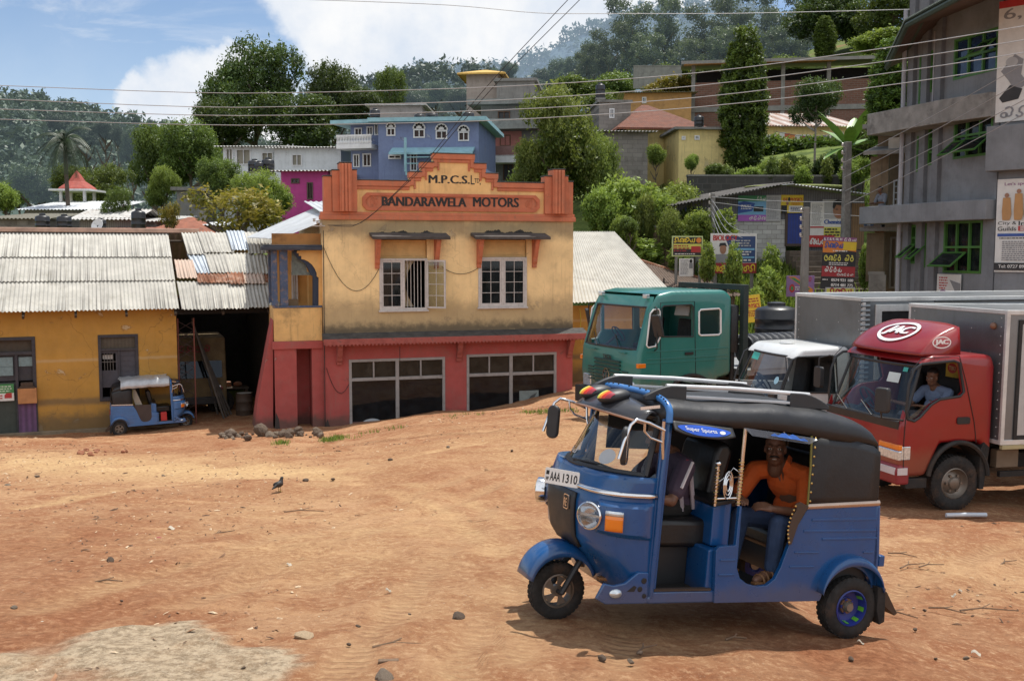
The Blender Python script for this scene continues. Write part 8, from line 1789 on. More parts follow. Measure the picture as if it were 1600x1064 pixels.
# water tanks
tk = thing('water_tank','x','water tank'); q = MB(); q.lathe([(.42,0),(.45,.03),(.45,.3),(.47,.33),(.45,.36),(.45,.62),(.47,.65),(.45,.68),(.45,.92),(.40,1.0),(.2,1.07),(.19,1.12),(0,1.13)],n=20); q.build('tank_body',m_tank,tk,smooth=40); q = MB(); q.lathe([(.2,1.13),(.2,1.17),(.1,1.2),(0,1.2)],n=16); q.build('lid',m_tank,tk,smooth=40); q = MB(); q.box(-.46,.46,-.46,.46,-.12,-.004); q.build('stand',m_con,tk); first = True
for px,yt,yb,pw,d,lb in ((67,334,360,22,44,'black water tank, left one of the pair over the workshop roof'),(101,335,360,22,44,'black water tank, right one of the pair over the workshop roof'),(157,341,360,18,46,'small black water tank behind the satellite dish'),(217,326,360,22,46,'tall black water tank above the red hip roof'),(398,249,269,20,57,'black water tank, left of the three beside the pink house'),(405,252,270,14,56,'small black water tank between two larger ones by the pink house'),(419,247,270,20,56.5,'black water tank, right of the three beside the pink house'),(732,174,196,18,64,'black water tank at the right end of the blue house roof'),(655,178,190,16,64,'squat black tank left of the flowers on the blue house roof'),(675,176,190,20,65,'black tank on the blue house roof beside magenta flowers'),(938,130,154,15,70,'lone black tank on the grey block house'),(1092,180,200,15,60,'black tank with pale letters on the cream house roof'),(586,170,188,16,70,'black tank under the roof of the hut')):
 p = at(px,yb,d); sc = (pw/FPX*d/.92,pw/FPX*d/.92,(yb-yt)/FPX*d/1.2)
 if first: tk.location = p; tk.scale = sc; tk['label'] = lb; first = False; t = tk
 else: t = dup(tk,p,None,sc,lb)
 t['group'] = 'black water tanks on the roofs'
t = dup(tk,at(1212,528,25.5),None,(1.15,1.15,.75),'big glossy black tank behind the green lorry bed'); t['group'] = 'black water tanks on the roofs'
p = at(152,352,43); t = thing('satellite_dish','grey satellite dish in front of the small tank','satellite dish',p); q = MB(); q.X = Matrix.Rotation(R(70),4,'X') @ Matrix.Rotation(R(-15),4,'Y'); q.lathe([(.0,-.08),(.12,-.07),(.22,-.03),(.28,.02),(.27,.03),(.2,-.02),(0,-.06)],n=20); q.tube([(0,0,-.05),(.02,0,.25)],.015,5); q.build('dish',m_wf,t,smooth=50); q = MB(); q.tube([(0,.05,-.5),(0,.05,0)],.03,6); q.build('mast',m_chass,t)
# boards, posters and banners
CL = dict(w=(.62,.61,.58),y=(.62,.45,.03),Y=(.55,.52,.10),r=(.42,.03,.03),R=(.30,.025,.03),k=(.02,.02,.022),K=(.05,.055,.075),b=(.03,.08,.30),c=(.16,.36,.55),n=(.03,.06,.16),p=(.34,.10,.42),g=(.05,.22,.09),o=(.60,.20,.03),s=(.30,.15,.09),t=(.42,.22,.08),e=(.38,.38,.38),l=(.45,.52,.22),m=(.22,.07,.18),v=(.24,.14,.30),d=(.22,.22,.23))
CN = dict(w='white',y='yellow',Y='lemon',r='red',R='deep_red',k='black',K='charcoal',b='blue',c='sky',n='navy',p='purple',g='green',o='orange',s='skin',t='tan',e='silver',l='lime',m='maroon',v='violet',d='grey')
def ink(k): return M('ink_'+CN[k],CL[k],.6,var=.08,scale=4,grime=.12,gcol=(.2,.18,.15))
def board(F,rc,off,label,base,layers,name='poster',cat='poster',th=.03,wpx=None,tilt=0):
 """a printed board on a frame plane; layers in board fractions (u right, v up)"""
 x0,x1,z0,z1 = rc; W_,H_ = x1-x0,z1-z0; q = MB(); q.box(0,W_,0,th,0,H_); o = q.build(name,ink(base),None,.004); mw = Matrix.Translation(F.world(x0,off,z0)) @ Matrix.Rotation(F.rz,4,'Z') @ Matrix.Rotation(tilt,4,'Y'); o.matrix_world = mw; tag(o,label,cat); O,UX,UZ = (0,0,0),(1,0,0),(0,0,1)
 for i,L in enumerate(layers):
  k,u0,u1,v0,v1,c = L[:6]; a = (u0*W_,u1*W_,v0*H_,v1*H_); q = MB(); lf = .004+.0025*i
  if k == 'rect': put_rect(q,O,UX,UZ,*a,lf); nm = 'colour_field'
  elif k == 'text': put_text(q,L[6],O,UX,UZ,*a,.0,lf,.012 if len(L) < 8 else L[7]); nm = 'lettering'
  elif k == 'script': put_script(q,L[6],O,UX,UZ,*a,L[7] if len(L) > 7 else .09,lf); nm = 'script_lettering'
  elif k == 'lines': put_lines(q,O,UX,UZ,*a,L[6],.5,random.Random(i+7),lf); nm = 'small_print'
  elif k == 'oval': put_poly(q,O,UX,UZ,[((a[0]+a[1])/2+(a[1]-a[0])/2*math.cos(2*PI*j/18),(a[2]+a[3])/2+(a[3]-a[2])/2*math.sin(2*PI*j/18)) for j in range(18)],lf); nm = 'printed_shape'
  elif k == 'poly': put_poly(q,O,UX,UZ,[(x*W_,y*H_) for x,y in L[6]],lf); nm = 'printed_shape'
  q.build(nm,ink(c),o)
 return o
def post(F,px,py0,py1,off,r,label,mat=m_con,name='sign_post'):
 a = F.loc(px,py1,off); c = F.loc(px,py0,off); b = F.world(a[0],off,a[1]); t = thing(name,label,'post',b); q = MB(); q.box(-r,r,-r,r,-1.2,c[1]-a[1]); q.build('shaft',mat,t,.01); return t
# shed covered in tuition posters
a = at(1050,402,45); FS = Frame((a.x,a.y,a.z),R(3)); t = thing('poster_shed','low white block shed with a sagging tin roof covered in tuition posters','shed',FS.o,FS.rz); sx = lambda px,py=360: FS.X(px,py); sz = lambda px,py: FS.Z(px,py)
m_wblock = M('white_block',(.46,.46,.44),.9,brick=dict(w=.42,h=.2,m=.014,mc=(.22,.21,.2)),grime=.5,gcol=(.18,.15,.12)); q = MB(); q.box(0,sx(1228),0,.2,-1.5,sz(1120,343)); q.build('wall',m_wblock,t); q = MB(); q.prism([(0,sz(1050,342)),(0,sz(1050,322)),(sx(1225),sz(1225,290)),(sx(1350),sz(1350,308)),(sx(1350),sz(1350,395)),(sx(1262),sz(1262,395)),(sx(1262),sz(1262,343))],'y',.03,.18); q.build('board_wall',M('grey_boards',(.15,.155,.17),.9,wave=dict(scale=3,amt=.4),grime=.5),t); q = MB(); q.box(sx(1350)-.2,sx(1350),.2,5,-1,sz(1350,310)); q.build('side_wall',m_block,t); q = MB(); q.box(0,.2,.2,5,-1,sz(1050,322)); q.build('side_wall',m_block,t)
q = MB(); q.corr((sx(1040),-.9,sz(1040,323)),(sx(1228),-.9,sz(1228,287)),(sx(1228),5,sz(1228,278)),(sx(1040),5,sz(1040,312)),.15,.025); q.build('roof',M('dark_shed_tin',(.10,.09,.08),.8,var=.3,grime=.5),t,smooth=70); q = MB(); q.corr((sx(1228),-.9,sz(1228,290)),(sx(1358),-.9,sz(1358,307)),(sx(1352),5,sz(1352,291)),(sx(1232),5,sz(1232,281)),.15,.025); q.build('roof',m_zinc,t,smooth=70); q = MB(); q.ell((sx(1275),2.5,sz(1260,287)),(2.6,1.4,.12)); q.build('roof_moss',M('moss',(.14,.16,.04),.95,var=.4,scale=6),t)
h = FS.rect(1231,383,1252,333); q = MB(); q.box(h[0],h[1],-.03,.02,h[2],h[3]); d_ = q.build('door',M('blue_door',(.02,.045,.24),.6,wave=dict(scale=2.5,amt=.3)),t,.008); q = MB(); q.frame(h[0]-.12,h[1]+.12,h[2]-.05,h[3]+.12,-.05,.0,.11); q.build('door_frame',M('old_wood',(.07,.05,.04),.9),d_)
q = MB(); q.box(sx(1330),sx(1350),-.02,.02,sz(1340,390),sz(1340,318)); q.build('timber_panel',M('brown_planks',(.20,.12,.06),.9,wave=dict(scale=3,amt=.5)),t)
st = thing('concrete_steps','flight of dark concrete steps climbing to the blue door','steps',FS.world(sx(1228),-.1,sz(1228,392)),FS.rz)
for k in range(9): q = MB(); q.box(0,3.6,-.45*(k+1),-.45*k+.05,-1.5-.22*k,-.22*k); q.build('step',M('step_concrete',(.13,.10,.075),.95,var=.3,grime=.5),st,.03)
board(FS,FS.rect(1070,350,1098,325),-.06,'navy chemistry banner with a purple foot at the left end of the shed','n',[('rect',0,1,-.45,.02,'p'),('text',.08,.95,.62,.92,'w','Chemistry'),('lines',.1,.6,.1,.5,'c',3),('script',.1,.9,-.38,-.06,'w',['na','ha','la'],.1)])
board(FS,FS.rect(1153,346,1196,306),-.06,'green and blue banner with a purple foot in the middle of the shed wall','c',[('rect',0,1,.78,1,'g'),('rect',0,1,0,.25,'p'),('poly',0,1,0,1,'b',[(0,.3),(.5,.4),(.6,.7),(.2,.78),(0,.7)]),('rect',.55,.9,.38,.58,'k'),('script',.65,.97,.82,.96,'w',['da','ra','ya'],.09),('script',.4,.98,.05,.2,'w',['la','da','sa','na'],.09),('lines',.1,.5,.45,.65,'w',3)])
board(FS,FS.rect(1197,346,1219,305),-.06,'pale grey sheet of small print right of the green and blue banner','e',[('lines',.08,.92,.08,.92,'d',16)]); board(FS,FS.rect(1220,333,1254,305),-.08,'yellow physics board over the blue door','y',[('rect',.35,.97,.04,.4,'w'),('text',.1,.3,.66,.84,'r','BE'),('text',.42,.95,.64,.84,'r','PHYSICS'),('oval',.30,.40,.62,.88,'k'),('oval',.22,.34,.42,.62,'s'),('rect',.0,.26,.0,.42,'k'),('lines',.45,.9,.44,.58,'r',2),('lines',.42,.92,.1,.34,'n',3)])
board(FS,FS.rect(1266,372,1286,316),-.06,'tall white timetable sheet beside the chemistry portrait','w',[('lines',.1,.9,.35,.95,'d',18),('rect',0,1,.28,.32,'r')]); board(FS,FS.rect(1285,375,1322,312),-.05,'chemistry poster with the face of a dark haired man, behind the pole','e',[('rect',.0,1,.0,.36,'Y'),('rect',0,1,.32,.52,'w'),('oval',.42,.92,.52,.95,'s'),('poly',0,1,0,1,'k',[(.40,.80),(.42,.95),(.6,1),(.85,.98),(.95,.85),(.93,.74),(.86,.84),(.55,.87),(.46,.76)]),('rect',.52,.62,.745,.765,'k'),('rect',.72,.82,.745,.765,'k'),('rect',.58,.78,.60,.615,'R'),('text',.08,.95,.36,.5,'b','Chemistry'),('lines',.1,.8,.08,.3,'k',3)])
board(FS,FS.rect(1260,386,1302,368),-.10,'red banner with white round script at the foot of the shed wall','r',[('script',.1,.95,.2,.85,'w',['na','ha','la','ta'],.1)])
# boards on posts before the shed
FBd = Frame(at(1050,430,40),R(2)); rc = lambda *a: FBd.rect(*a)
board(FBd,rc(1050,401,1098,369),0,'lime edged board with yellow script beside the biology board','l',[('rect',.04,.96,.06,.94,'k'),('rect',.05,.95,.36,.62,'Y'),('script',.06,.75,.68,.93,'y',['ga','na','ta','ya'],.1),('oval',.78,.95,.66,.92,'o'),('rect',.62,.94,.2,.5,'r'),('lines',.06,.6,.22,.58,'R',3),('lines',.1,.8,.08,.17,'w',1)],'sign_board','sign'); post(FBd,1056,400,440,.08,.05,'grey post under the lime edged board'); post(FBd,1093,400,440,.08,.05,'thin grey post on the right under the lime edged board')
board(FBd,rc(1061,432,1083,404),-.03,'small white notice under the lime edged board','w',[('lines',.1,.7,.1,.95,'d',12),('oval',.72,.92,.75,.95,'k'),('rect',.7,.95,.45,.75,'d')],'notice_board','sign')
board(FBd,rc(1110,427,1181,365),-.05,'large biology board with a timetable and a red script footer','w',[('rect',.40,.97,.27,.93,'n'),('rect',0,1,0,.26,'R'),('poly',0,1,0,1,'n',[(.30,.93),(.42,.93),(.42,.60)]),('text',.06,.58,.82,.96,'r','BIOLOGY'),('oval',.20,.34,.48,.74,'s'),('poly',0,1,0,1,'k',[(.18,.66),(.2,.76),(.32,.77),(.36,.66),(.3,.70),(.22,.69)]),('rect',.10,.42,.27,.48,'d'),('rect',.42,.95,.58,.63,'c'),('rect',.42,.95,.38,.42,'c'),('lines',.44,.93,.44,.57,'w',2),('lines',.44,.93,.66,.85,'e',3),('lines',.44,.9,.29,.37,'w',1),('script',.05,.98,.04,.22,'y',['na','la','da','ya','ta','la','ga'],.1)],'sign_board','sign'); post(FBd,1117,425,455,.08,.06,'grey post at the left of the biology board'); post(FBd,1174,425,455,.08,.06,'grey post at the right of the biology board')
FR = Frame(at(1285,470,36.5),R(3)); rr = lambda *a: FR.rect(*a)
board(FR,rr(1284,451,1334,370),0,'tall red and black tuition board with phone numbers, by the big pole','k',[('rect',0,1,.70,.92,'o'),('rect',.6,1,.76,.92,'y'),('poly',0,1,0,1,'k',[(0,.64),(.3,.70),(.65,.755),(1,.73),(1,.60),(0,.60)]),('rect',0,1,.92,1,'m'),('rect',0,1,.24,.44,'R'),('text',.02,.55,.93,.985,'w','6, 7, 8, 9, 10, 11'),('script',.6,.98,.93,.99,'w',['da','ra','ya'],.09),('script',.04,.6,.79,.90,'b',['ga','na','ta','ya'],.11),('lines',.3,.9,.715,.76,'w',1),('script',.04,.58,.545,.66,'Y',['ba','na','da','ra'],.1),('script',.66,.97,.545,.66,'Y',['sa','ra'],.1),('lines',.2,.8,.455,.525,'w',2),('script',.08,.6,.33,.43,'w',['sa','da','ra','ha'],.1),('script',.45,.95,.26,.31,'w',['ba','na','da','ra','la'],.08),('text',.30,.95,.15,.205,'w','0574 921 100'),('text',.30,.95,.055,.11,'w','0714 481 775'),('lines',.03,.25,.16,.2,'w',1)],'sign_board','sign',tilt=R(2.0)); post(FR,1289,452,475,.06,.04,'thin post at the left of the red and black board'); post(FR,1333,452,475,.06,.04,'thin post at the right of the red and black board')
board(FR,rr(1289,462,1335,449),-.05,'small yellow and white script strip under the red and black board','e',[('rect',.04,.96,.15,.85,'Y'),('script',.12,.88,.15,.9,'R',['ga','na','ta','ya'],.12)],'sign_board','sign')
board(FR,rr(1232,464,1275,431),.2,'violet and pink board behind the short pole','v',[('poly',0,1,0,1,'o',[(.05,.95),(.3,.95),(.95,.35),(.95,.1)]),('poly',0,1,0,1,'g',[(.12,.9),(.28,.9),(.85,.38),(.8,.32)]),('oval',.1,.3,.2,.6,'r'),('oval',.15,.25,.3,.5,'g'),('lines',.6,.95,.7,.95,'r',3),('lines',.3,.5,.3,.5,'w',2)],'sign_board','sign')
FP2 = Frame(at(1170,508,31),R(-22)); board(FP2,FP2.rect(1170,505,1192,462),0,'tilted yellow physics banner behind the green lorry','y',[('text',.12,.9,.52,.68,'r','PHYSICS'),('lines',.2,.9,.72,.9,'R',2),('lines',.1,.8,.2,.45,'R',4)],'banner','banner',tilt=R(-8))
# grey concrete building at the right
a0 = at(1412,470,36.5); a1 = at(1552,470,32); FRB = Frame((a0.x,a0.y,a0.z-3),math.atan2(a1.y-a0.y,a1.x-a0.x)); t = thing('concrete_building','tall grey concrete building with bright green window frames at the right edge','building',FRB.o,FRB.rz); XE = FRB.X(1553,400); zc = FRB.Z(1450,-60)
m_gcon = M('grey_render',(.19,.20,.212),.9,var=.18,scale=.9,bump=.25,grime=.5,gcol=(.10,.105,.11),gscale=1.2,streak=.5); m_grn = M('green_frame',(.05,.15,.025),.5)
def wr_(x0,x1,yt,yb): X0,X1 = FRB.X(x0),FRB.X(x1); return (X0,X1,FRB.Z(x0,yb),FRB.Z(x0,yt))
WN = [wr_(1476,1543,68,130),wr_(1480,1540,183,251),wr_(1470.5,1530,347,426)]; NN = [wr_(1424,1434,92,166),wr_(1441,1454,84,148),wr_(1424,1433,215,270),wr_(1441,1453,200,260),wr_(1419,1428,352,412),wr_(1434,1443,350,418)]
q = MB(); q.wall(0,XE,-2,zc,0,.3,WN+NN); q.box(0,.3,.3,8,-2,zc); q.build('wall',m_gcon,t); q = MB(); q.box(.3,XE,1.5,1.6,-2,zc); q.build('interior',DARK,t)
m_bpane = MGLASS('blue_pane',(.3,.4,.6),.3,.03,(.015,.03,.07))
for i,h in enumerate(WN+NN):
 f = MB(); f.frame(*h,-.02,.08,.08); cx_ = 3 if i < 3 else 1; cz_ = 2 if i < 3 else 3
 for k in range(1,cx_): x = h[0]+(h[1]-h[0])*k/cx_; f.box(x-.035,x+.035,-.01,.07,h[2]+.08,h[3]-.08)
 for k in range(1,cz_): z = h[2]+(h[3]-h[2])*k/cz_; f.box(h[0]+.08,h[1]-.08,-.012,.072,z-.035,z+.035)
 fo = f.build('window',m_grn,t); f = MB(); f.box(h[0]+.05,h[1]-.05,.09,.1,h[2]+.05,h[3]-.05); f.build('pane',m_bpane if i == 0 else m_glass,fo)
for h,u0,u1,v in ((WN[0],.68,.98,.75),(WN[1],.0,.32,.40),(WN[1],.34,.98,.42),(WN[2],.0,.62,.40),(NN[4],0,1,.5),(NN[5],0,1,.5)):
 xa,xb = h[0]+(h[1]-h[0])*u0,h[0]+(h[1]-h[0])*u1; zt_ = h[2]+(h[3]-h[2])*v; q = MB(); q.X = Matrix.Translation((xa,-.03,zt_)) @ Matrix.Rotation(R(-52),4,'X'); q.frame(0,xb-xa,-.75,0,-.02,.02,.06); so_ = q.build('open_sash',m_grn,t); f = MB(); f.X = q.X; f.box(.05,xb-xa-.05,-.004,.004,-.7,-.05); f.build('pane',m_glass,so_)
for px in (1416,1437,1458): x = FRB.X(px); q = MB(); q.box(x-.16,x+.16,-.16,-.002,-2,zc); q.build('pilaster',M('dark_render',(.15,.155,.165),.9,grime=.4),t)
for (px,py,th,pr,xs_,mt) in ((1418,176,.75,1.1,-.9,M('stained_slab',(.22,.21,.195),.9,var=.25,scale=2,grime=.7,gcol=(.07,.065,.06),bump=.3)),(1414,322,.62,1.0,-1.4,m_gcon)):
 z = FRB.Z(px,py); q = MB(); q.add([(xs_,-pr,z-th),(XE*.62,-pr*.72,z-th),(XE,-.35,z-th),(XE,.0,z-th),(xs_,0,z-th),(xs_,-pr,z),(XE*.62,-pr*.72,z),(XE,-.35,z),(XE,.0,z),(xs_,0,z)],[(4,3,2,1,0),(5,6,7,8,9),(0,1,6,5),(1,2,7,6),(2,3,8,7),(3,4,9,8),(4,0,5,9)]); q.build('balcony_slab',mt,t,.02)
iv = (Matrix.Translation(FRB.o) @ Matrix.Rotation(FRB.rz,4,'Z')).inverted(); A,B,C_ = (iv @ at(*p) for p in ((1386,108,37.5),(1418,42,33.6),(1506,-4,28.5))); D_ = C_+Vector((2,7,2.5)); E_ = A+Vector((0,7,3.2))
q = MB(); q.add([A,B,C_,D_,E_],[(0,1,2,3,4)]); q.add([p+Vector((0,0,.12)) for p in (A,B,C_,D_,E_)],[(0,1,2,3,4)]); q.build('roof',M('brown_soffit',(.10,.06,.045),.9,wave=dict(dir='Y',scale=1,amt=.4)),t); q = MB()
for p,r in ((A,B),(B,C_)):
 for k in range(40): u = p.lerp(r,(k+.5)/40); q.tube([u+Vector((-.03,-.1,.18)),u+Vector((.3,.5,.35))],.05,5)
 q.tube([p+Vector((0,-.02,.04)),r+Vector((0,-.02,.04))],.09,6)
q.build('eave_edge',M('dark_green_tin',(.035,.055,.04),.7),t); q = MB(); x = FRB.X(1410); q.tube([(x,-.25,-2),(x,-.25,zc*.9)],.08,8); x = FRB.X(1462,100); q.tube([(x,-.06,FRB.Z(1462,160)),(x,-.06,FRB.Z(1462,50))],.04,6); q.build('rain_pipe',M('pipe_grey',(.3,.3,.32),.6),t)
FN = Frame((a1.x,a1.y-.1,a1.z-3),R(-47)); q = MB(); iv2 = iv; q.X = iv @ Matrix.Translation(FN.o) @ Matrix.Rotation(FN.rz,4,'Z'); nz_ = FN.Z(1560,-60); q.box(-.05,7,0,.4,-2,nz_); z0,z1 = FN.Z(1545,268,-.4),FN.Z(1545,198,-.4); q.box(FN.X(1540,230,-.45),7,-.45,-.002,z0,z1); q.build('poster_wing',m_gcon,t,.02)
pr_ = lambda px0,yt,yb,w: (FN.X(px0,(yt+yb)/2,-.06),FN.X(px0,(yt+yb)/2,-.06)+w,FN.Z(px0,yb,-.06),FN.Z(px0,yt,-.06))
board(FN,pr_(1558,4,192,2.6),-.06,'huge white banner with grey outline figures at the top right corner','w',[('rect',0,1,.94,1,'r'),('text',.06,.86,.83,.93,'d','6,7,8,9',.004),('poly',0,1,0,1,'d',[(.05,.42),(.2,.55),(.3,.5),(.28,.38),(.36,.30),(.22,.24),(.14,.34)]),('poly',0,1,0,1,'k',[(.04,.20),(.16,.30),(.3,.26),(.26,.18),(.08,.16)]),('oval',.10,.24,.45,.53,'e'),('poly',0,1,0,1,'t',[(.55,.30),(.5,.52),(.62,.60),(.9,.62),(1,.5),(1,.2),(.7,.16)]),('poly',0,1,0,1,'s',[(.44,.93),(.46,.70),(.50,.66),(.48,.93)]),('script',.05,.6,.03,.12,'d',['sa','ga','na'],.07)],'banner','banner')
board(FN,pr_(1556,281,425,2.2),-.06,'white English course poster with standing figures in pale dress','w',[('text',.10,.46,.92,.965,'m',"Let's speak",.004),('text',.48,.98,.92,.97,'r','ENGLISH'),('rect',.03,.45,.49,.535,'w'),('text',.03,.28,.50,.545,'k','City &',.004),('text',.31,.98,.50,.545,'k','International',.004),('text',.03,.28,.445,.49,'k','Guilds',.004),('text',.31,.72,.425,.495,'r','English'),('rect',.03,.97,.385,.415,'b'),('lines',.06,.92,.355,.375,'k',1),('lines',.1,.95,.12,.34,'d',10),('rect',0,1,.02,.1,'k'),('text',.06,.94,.045,.08,'w','Tel: 0727 898 799 / 072 296 88',.002)]+[L for i,(u,c,h) in enumerate(((.14,'t',.8),(.30,'w',.84),(.44,'l',.86),(.60,'e',.82),(.78,'y',.85))) for L in (('oval',u-.03,u+.03,h,h+.05,'s'),('poly',0,1,0,1,'t' if c == 'w' else c,[(u-.05,h),(u+.05,h),(u+.07,.62),(u+.05,.56),(u-.05,.56),(u-.06,.66)]))])
t3 = board(FRB,(FRB.X(1468,440),FRB.X(1505,440),FRB.Z(1468,462),FRB.Z(1468,428)),-.1,'small torn white poster low on the grey building','w',[('lines',.1,.5,.3,.9,'r',5),('oval',.15,.4,.1,.3,'m'),('poly',0,1,0,1,'d',[(1,0),(1,.6),(.55,.75),(.9,0)])])
# older tan annex between the shed and the grey building
a = at(1358,470,39); FA = Frame((a.x,a.y,a.z),R(-30)); t = thing('tan_annex','narrow old tan annex with balconies left of the grey building','building',FA.o,FA.rz); ax = lambda px,py=350: FA.X(px,py); az = lambda px,py: FA.Z(px,py); m_tan = M('stained_tan',(.20,.145,.09),.95,var=.3,scale=1.5,grime=.7,gcol=(.06,.05,.04),streak=.5); x1 = ax(1422)
q = MB(); q.box(ax(1360),ax(1388),-.3,.0,az(1370,330),az(1370,246)); q.box(ax(1357),ax(1384),-.25,.0,az(1370,440),az(1370,364)); q.box(0,x1,.8,1.0,-2,az(1370,205)); q.build('wall',m_tan,t); q = MB(); q.prism([(-1.2,az(1375,246)),(.8,az(1375,232)),(.8,az(1375,226)),(-1.2,az(1375,240))],'x',ax(1356),x1); q.build('slab',m_con,t); q = MB(); q.box(ax(1352),x1,-1.0,.8,az(1375,362),az(1375,356)); q.build('slab',m_con,t); q = MB(); q.box(ax(1350),x1,-.8,.8,az(1375,204),az(1375,197)); q.build('slab',m_con,t)
q = MB(); q.box(ax(1358),ax(1384),-1.0,-.85,az(1370,357),az(1370,330)); q.build('balcony_wall',M('balcony_grey',(.22,.21,.2),.9,grime=.6),t); h = FA.rect(1391,320,1404,280); q = MB(); q.frame(*h,.68,.78,.05)
for k in range(1,4): q.box(h[0],h[1],.69,.77,h[2]+(h[3]-h[2])*k/4-.02,h[2]+(h[3]-h[2])*k/4+.02)
q.box((h[0]+h[1])/2-.02,(h[0]+h[1])/2+.02,.70,.76,h[2],h[3]); q.build('window',m_wf,t); q = MB(); h = FA.rect(1386,452,1403,370); q.frame(*h,.66,.78,.07); q.box((h[0]+h[1])/2-.04,(h[0]+h[1])/2+.04,.67,.77,h[2],h[3]); q.build('door',M('old_pale_frame',(.25,.22,.18),.8),t)
q = MB(); h = FA.rect(1362,460,1386,424); q.box(h[0],h[1],-.7,-.55,h[3]-.12,h[3])
for k in range(6): x = h[0]+(h[1]-h[0])*(k+.3)/6; q.box(x,x+.12,-.68,-.57,h[2],h[3]-.12)
q.build('balustrade',M('balustrade_grey',(.28,.26,.23),.9,grime=.5),t)
q = MB(); h = FA.rect(1393,236,1410,218); q.box(h[0],h[1],-.6,-.2,h[2],h[3]); ac_ = q.build('air_conditioner',M('ac_beige',(.42,.38,.32),.7),None,.02); ac_.matrix_world = Matrix.Translation(FA.o) @ Matrix.Rotation(FA.rz,4,'Z'); tag(ac_,'beige air conditioner box under the upper slab of the grey building','air conditioner')
for i,(px,cc) in enumerate(((1359,(.06,.12,.22)),(1364,(.30,.36,.42)),(1369,(.08,.16,.3)))):
 h = FA.rect(px,354,px+4.4,332); q = MB(); q.grid(lambda u,v: (h[0]+(h[1]-h[0])*u,-1.04-.02*math.sin(u*9),h[2]+(h[3]-h[2])*v),6,4); o = q.build('hung_cloth',M('cloth_%s' % ['navy','pale','blue'][i],cc,.9),None); o.matrix_world = Matrix.Translation(FA.o) @ Matrix.Rotation(FA.rz,4,'Z'); tag(o,['navy cloth','pale blue cloth','mid blue cloth'][i]+' hung over the balcony wall of the tan annex','cloth')
MP = Matrix.Translation(FA.world(ax(1381),-.45,az(1381,364))) @ Matrix.Rotation(R(200),4,'Z')
PB = dict(pelvis=(0,0,.85),look=(1,0,-.1),moustache=False,sleeve=.9,mats=(M('grey_shirt',(.16,.17,.2),.9),M('dark_trousers',(.02,.017,.015),.9),m_sandal),j=dict(pel=(0,0,.9),chest=(.02,0,1.2),neck=(.03,0,1.42),eye=(.12,0,1.58),shL=(.03,.2,1.37),shR=(.03,-.2,1.37),elL=(.12,.26,1.1),wrL=(.36,.2,1.08),tipL=(.52,.16,1.08),elR=(.12,-.26,1.1),wrR=(.36,-.2,1.08),tipR=(.52,-.16,1.08),hipL=(0,.1,.85),hipR=(0,-.1,.85),knL=(.02,.1,.47),knR=(.02,-.1,.47),anL=(0,.1,.09),anR=(0,-.1,.09),toeL=(.14,.12,.04),toeR=(.14,-.12,.04)))
person('person in a greyish shirt standing on the small balcony of the tan annex',MP,PB,vox=.012)
# poles and wires
def pole(label,px,yt,yb,d,r,m=m_con):
 p = at(px,yb,d); gz = min(g(p.x,p.y),p.z); H = at(px,yt,d).z-gz; t = thing('utility_pole',label,'pole',(p.x,p.y,gz),.2); q = MB(); q.loft([[(-r,-r,-.5),(r,-r,-.5),(r,r,-.5),(-r,r,-.5)],[(-r*.75,-r*.75,H),(r*.75,-r*.75,H),(r*.75,r*.75,H),(-r*.75,r*.75,H)]]); q.build('shaft',m,t,.02); q = MB()
 for k in range(4): z = H-.15-.28*k; q.lathe([(.02,0),(.045,.03),(.03,.06),(.045,.09),(.0,.12)],(-r-.05,0,z),'z',8); q.box(-r-.07,r,-.015,.015,z-.03,z)
 q.build('insulator',M('porcelain',(.45,.42,.38),.3),t); return t
pole('tall weathered concrete pole beside the red and black board',1318,222,462,38,.15,M('lichen_concrete',(.17,.165,.15),.95,var=.35,scale=5,grime=.6,gcol=(.07,.07,.06))); pole('short grey concrete pole in front of the violet board',1256,324,465,35.5,.13); pole('grey pole with fanned wires before the poster shed',1112,302,430,42.5,.10); pole('thin pole beside the posters on the shed',1322,312,440,39,.06,m_wf)
def wire(label,pts,r=.013,mat=None,group='overhead wires',n=28):
 P = [at(*p) for p in pts]; out = []; ts = np.linspace(0,len(P)-1,n); A = np.array([list(p) for p in P]); A = herm(np.arange(len(P),dtype=float),A,ts); q = MB(); o0 = A[0]; q.tube([Vector(a-o0) for a in A],r,5); o = q.build('overhead_wire',mat or m_wpale,None,smooth=60); o.location = Vector(o0); tag(o,label,'wire',group)
m_wpale = M('bare_wire',(.34,.34,.34),.5,.2)
for lb,ys in (('topmost',(134,146,139,119,73,36)),('second',(155,168,160,139,94,58)),('third',(171,181,175,157,113,78)),('lowest',(187,196,191,172,132,96))): wire('long pale wire sagging across the whole view, %s of the four' % lb,[(-60,ys[0]-2,27),(400,ys[1],26),(700,ys[2],25),(1040,ys[3],24),(1400,ys[4],22),(1680,ys[5]-8,20)],.0095)
wire('thin wire crossing the top of the sky',[(300,-6,40),(690,8,40),(880,22,40),(1100,22,40),(1700,8,40)],.014)
for k,(x,y,x2,y2) in enumerate(((897,-10,552,360),(916,-10,548,362))): wire('thick dark service cable dropping to the shop corner, %s one' % ('left','right')[k],[(x,y,26),(x*.62+x2*.38-6,y*.62+y2*.38+6,28),(x*.25+x2*.75,y*.25+y2*.75+14,30),(x2,y2-8,31.2),(512,352,31.25)],.0095,m_wire)
for k,(y0,y1,x1) in enumerate(((255,96,1600),(278,122,1600),(300,150,1610),(322,172,1610))): wire('wire from the tall pole up towards the upper right, %s of four' % ('topmost','second','third','lowest')[k],[(1318,y0,38),(1450,(y0+y1)/2+10,33),(x1+60,y1-30,28)],.011)
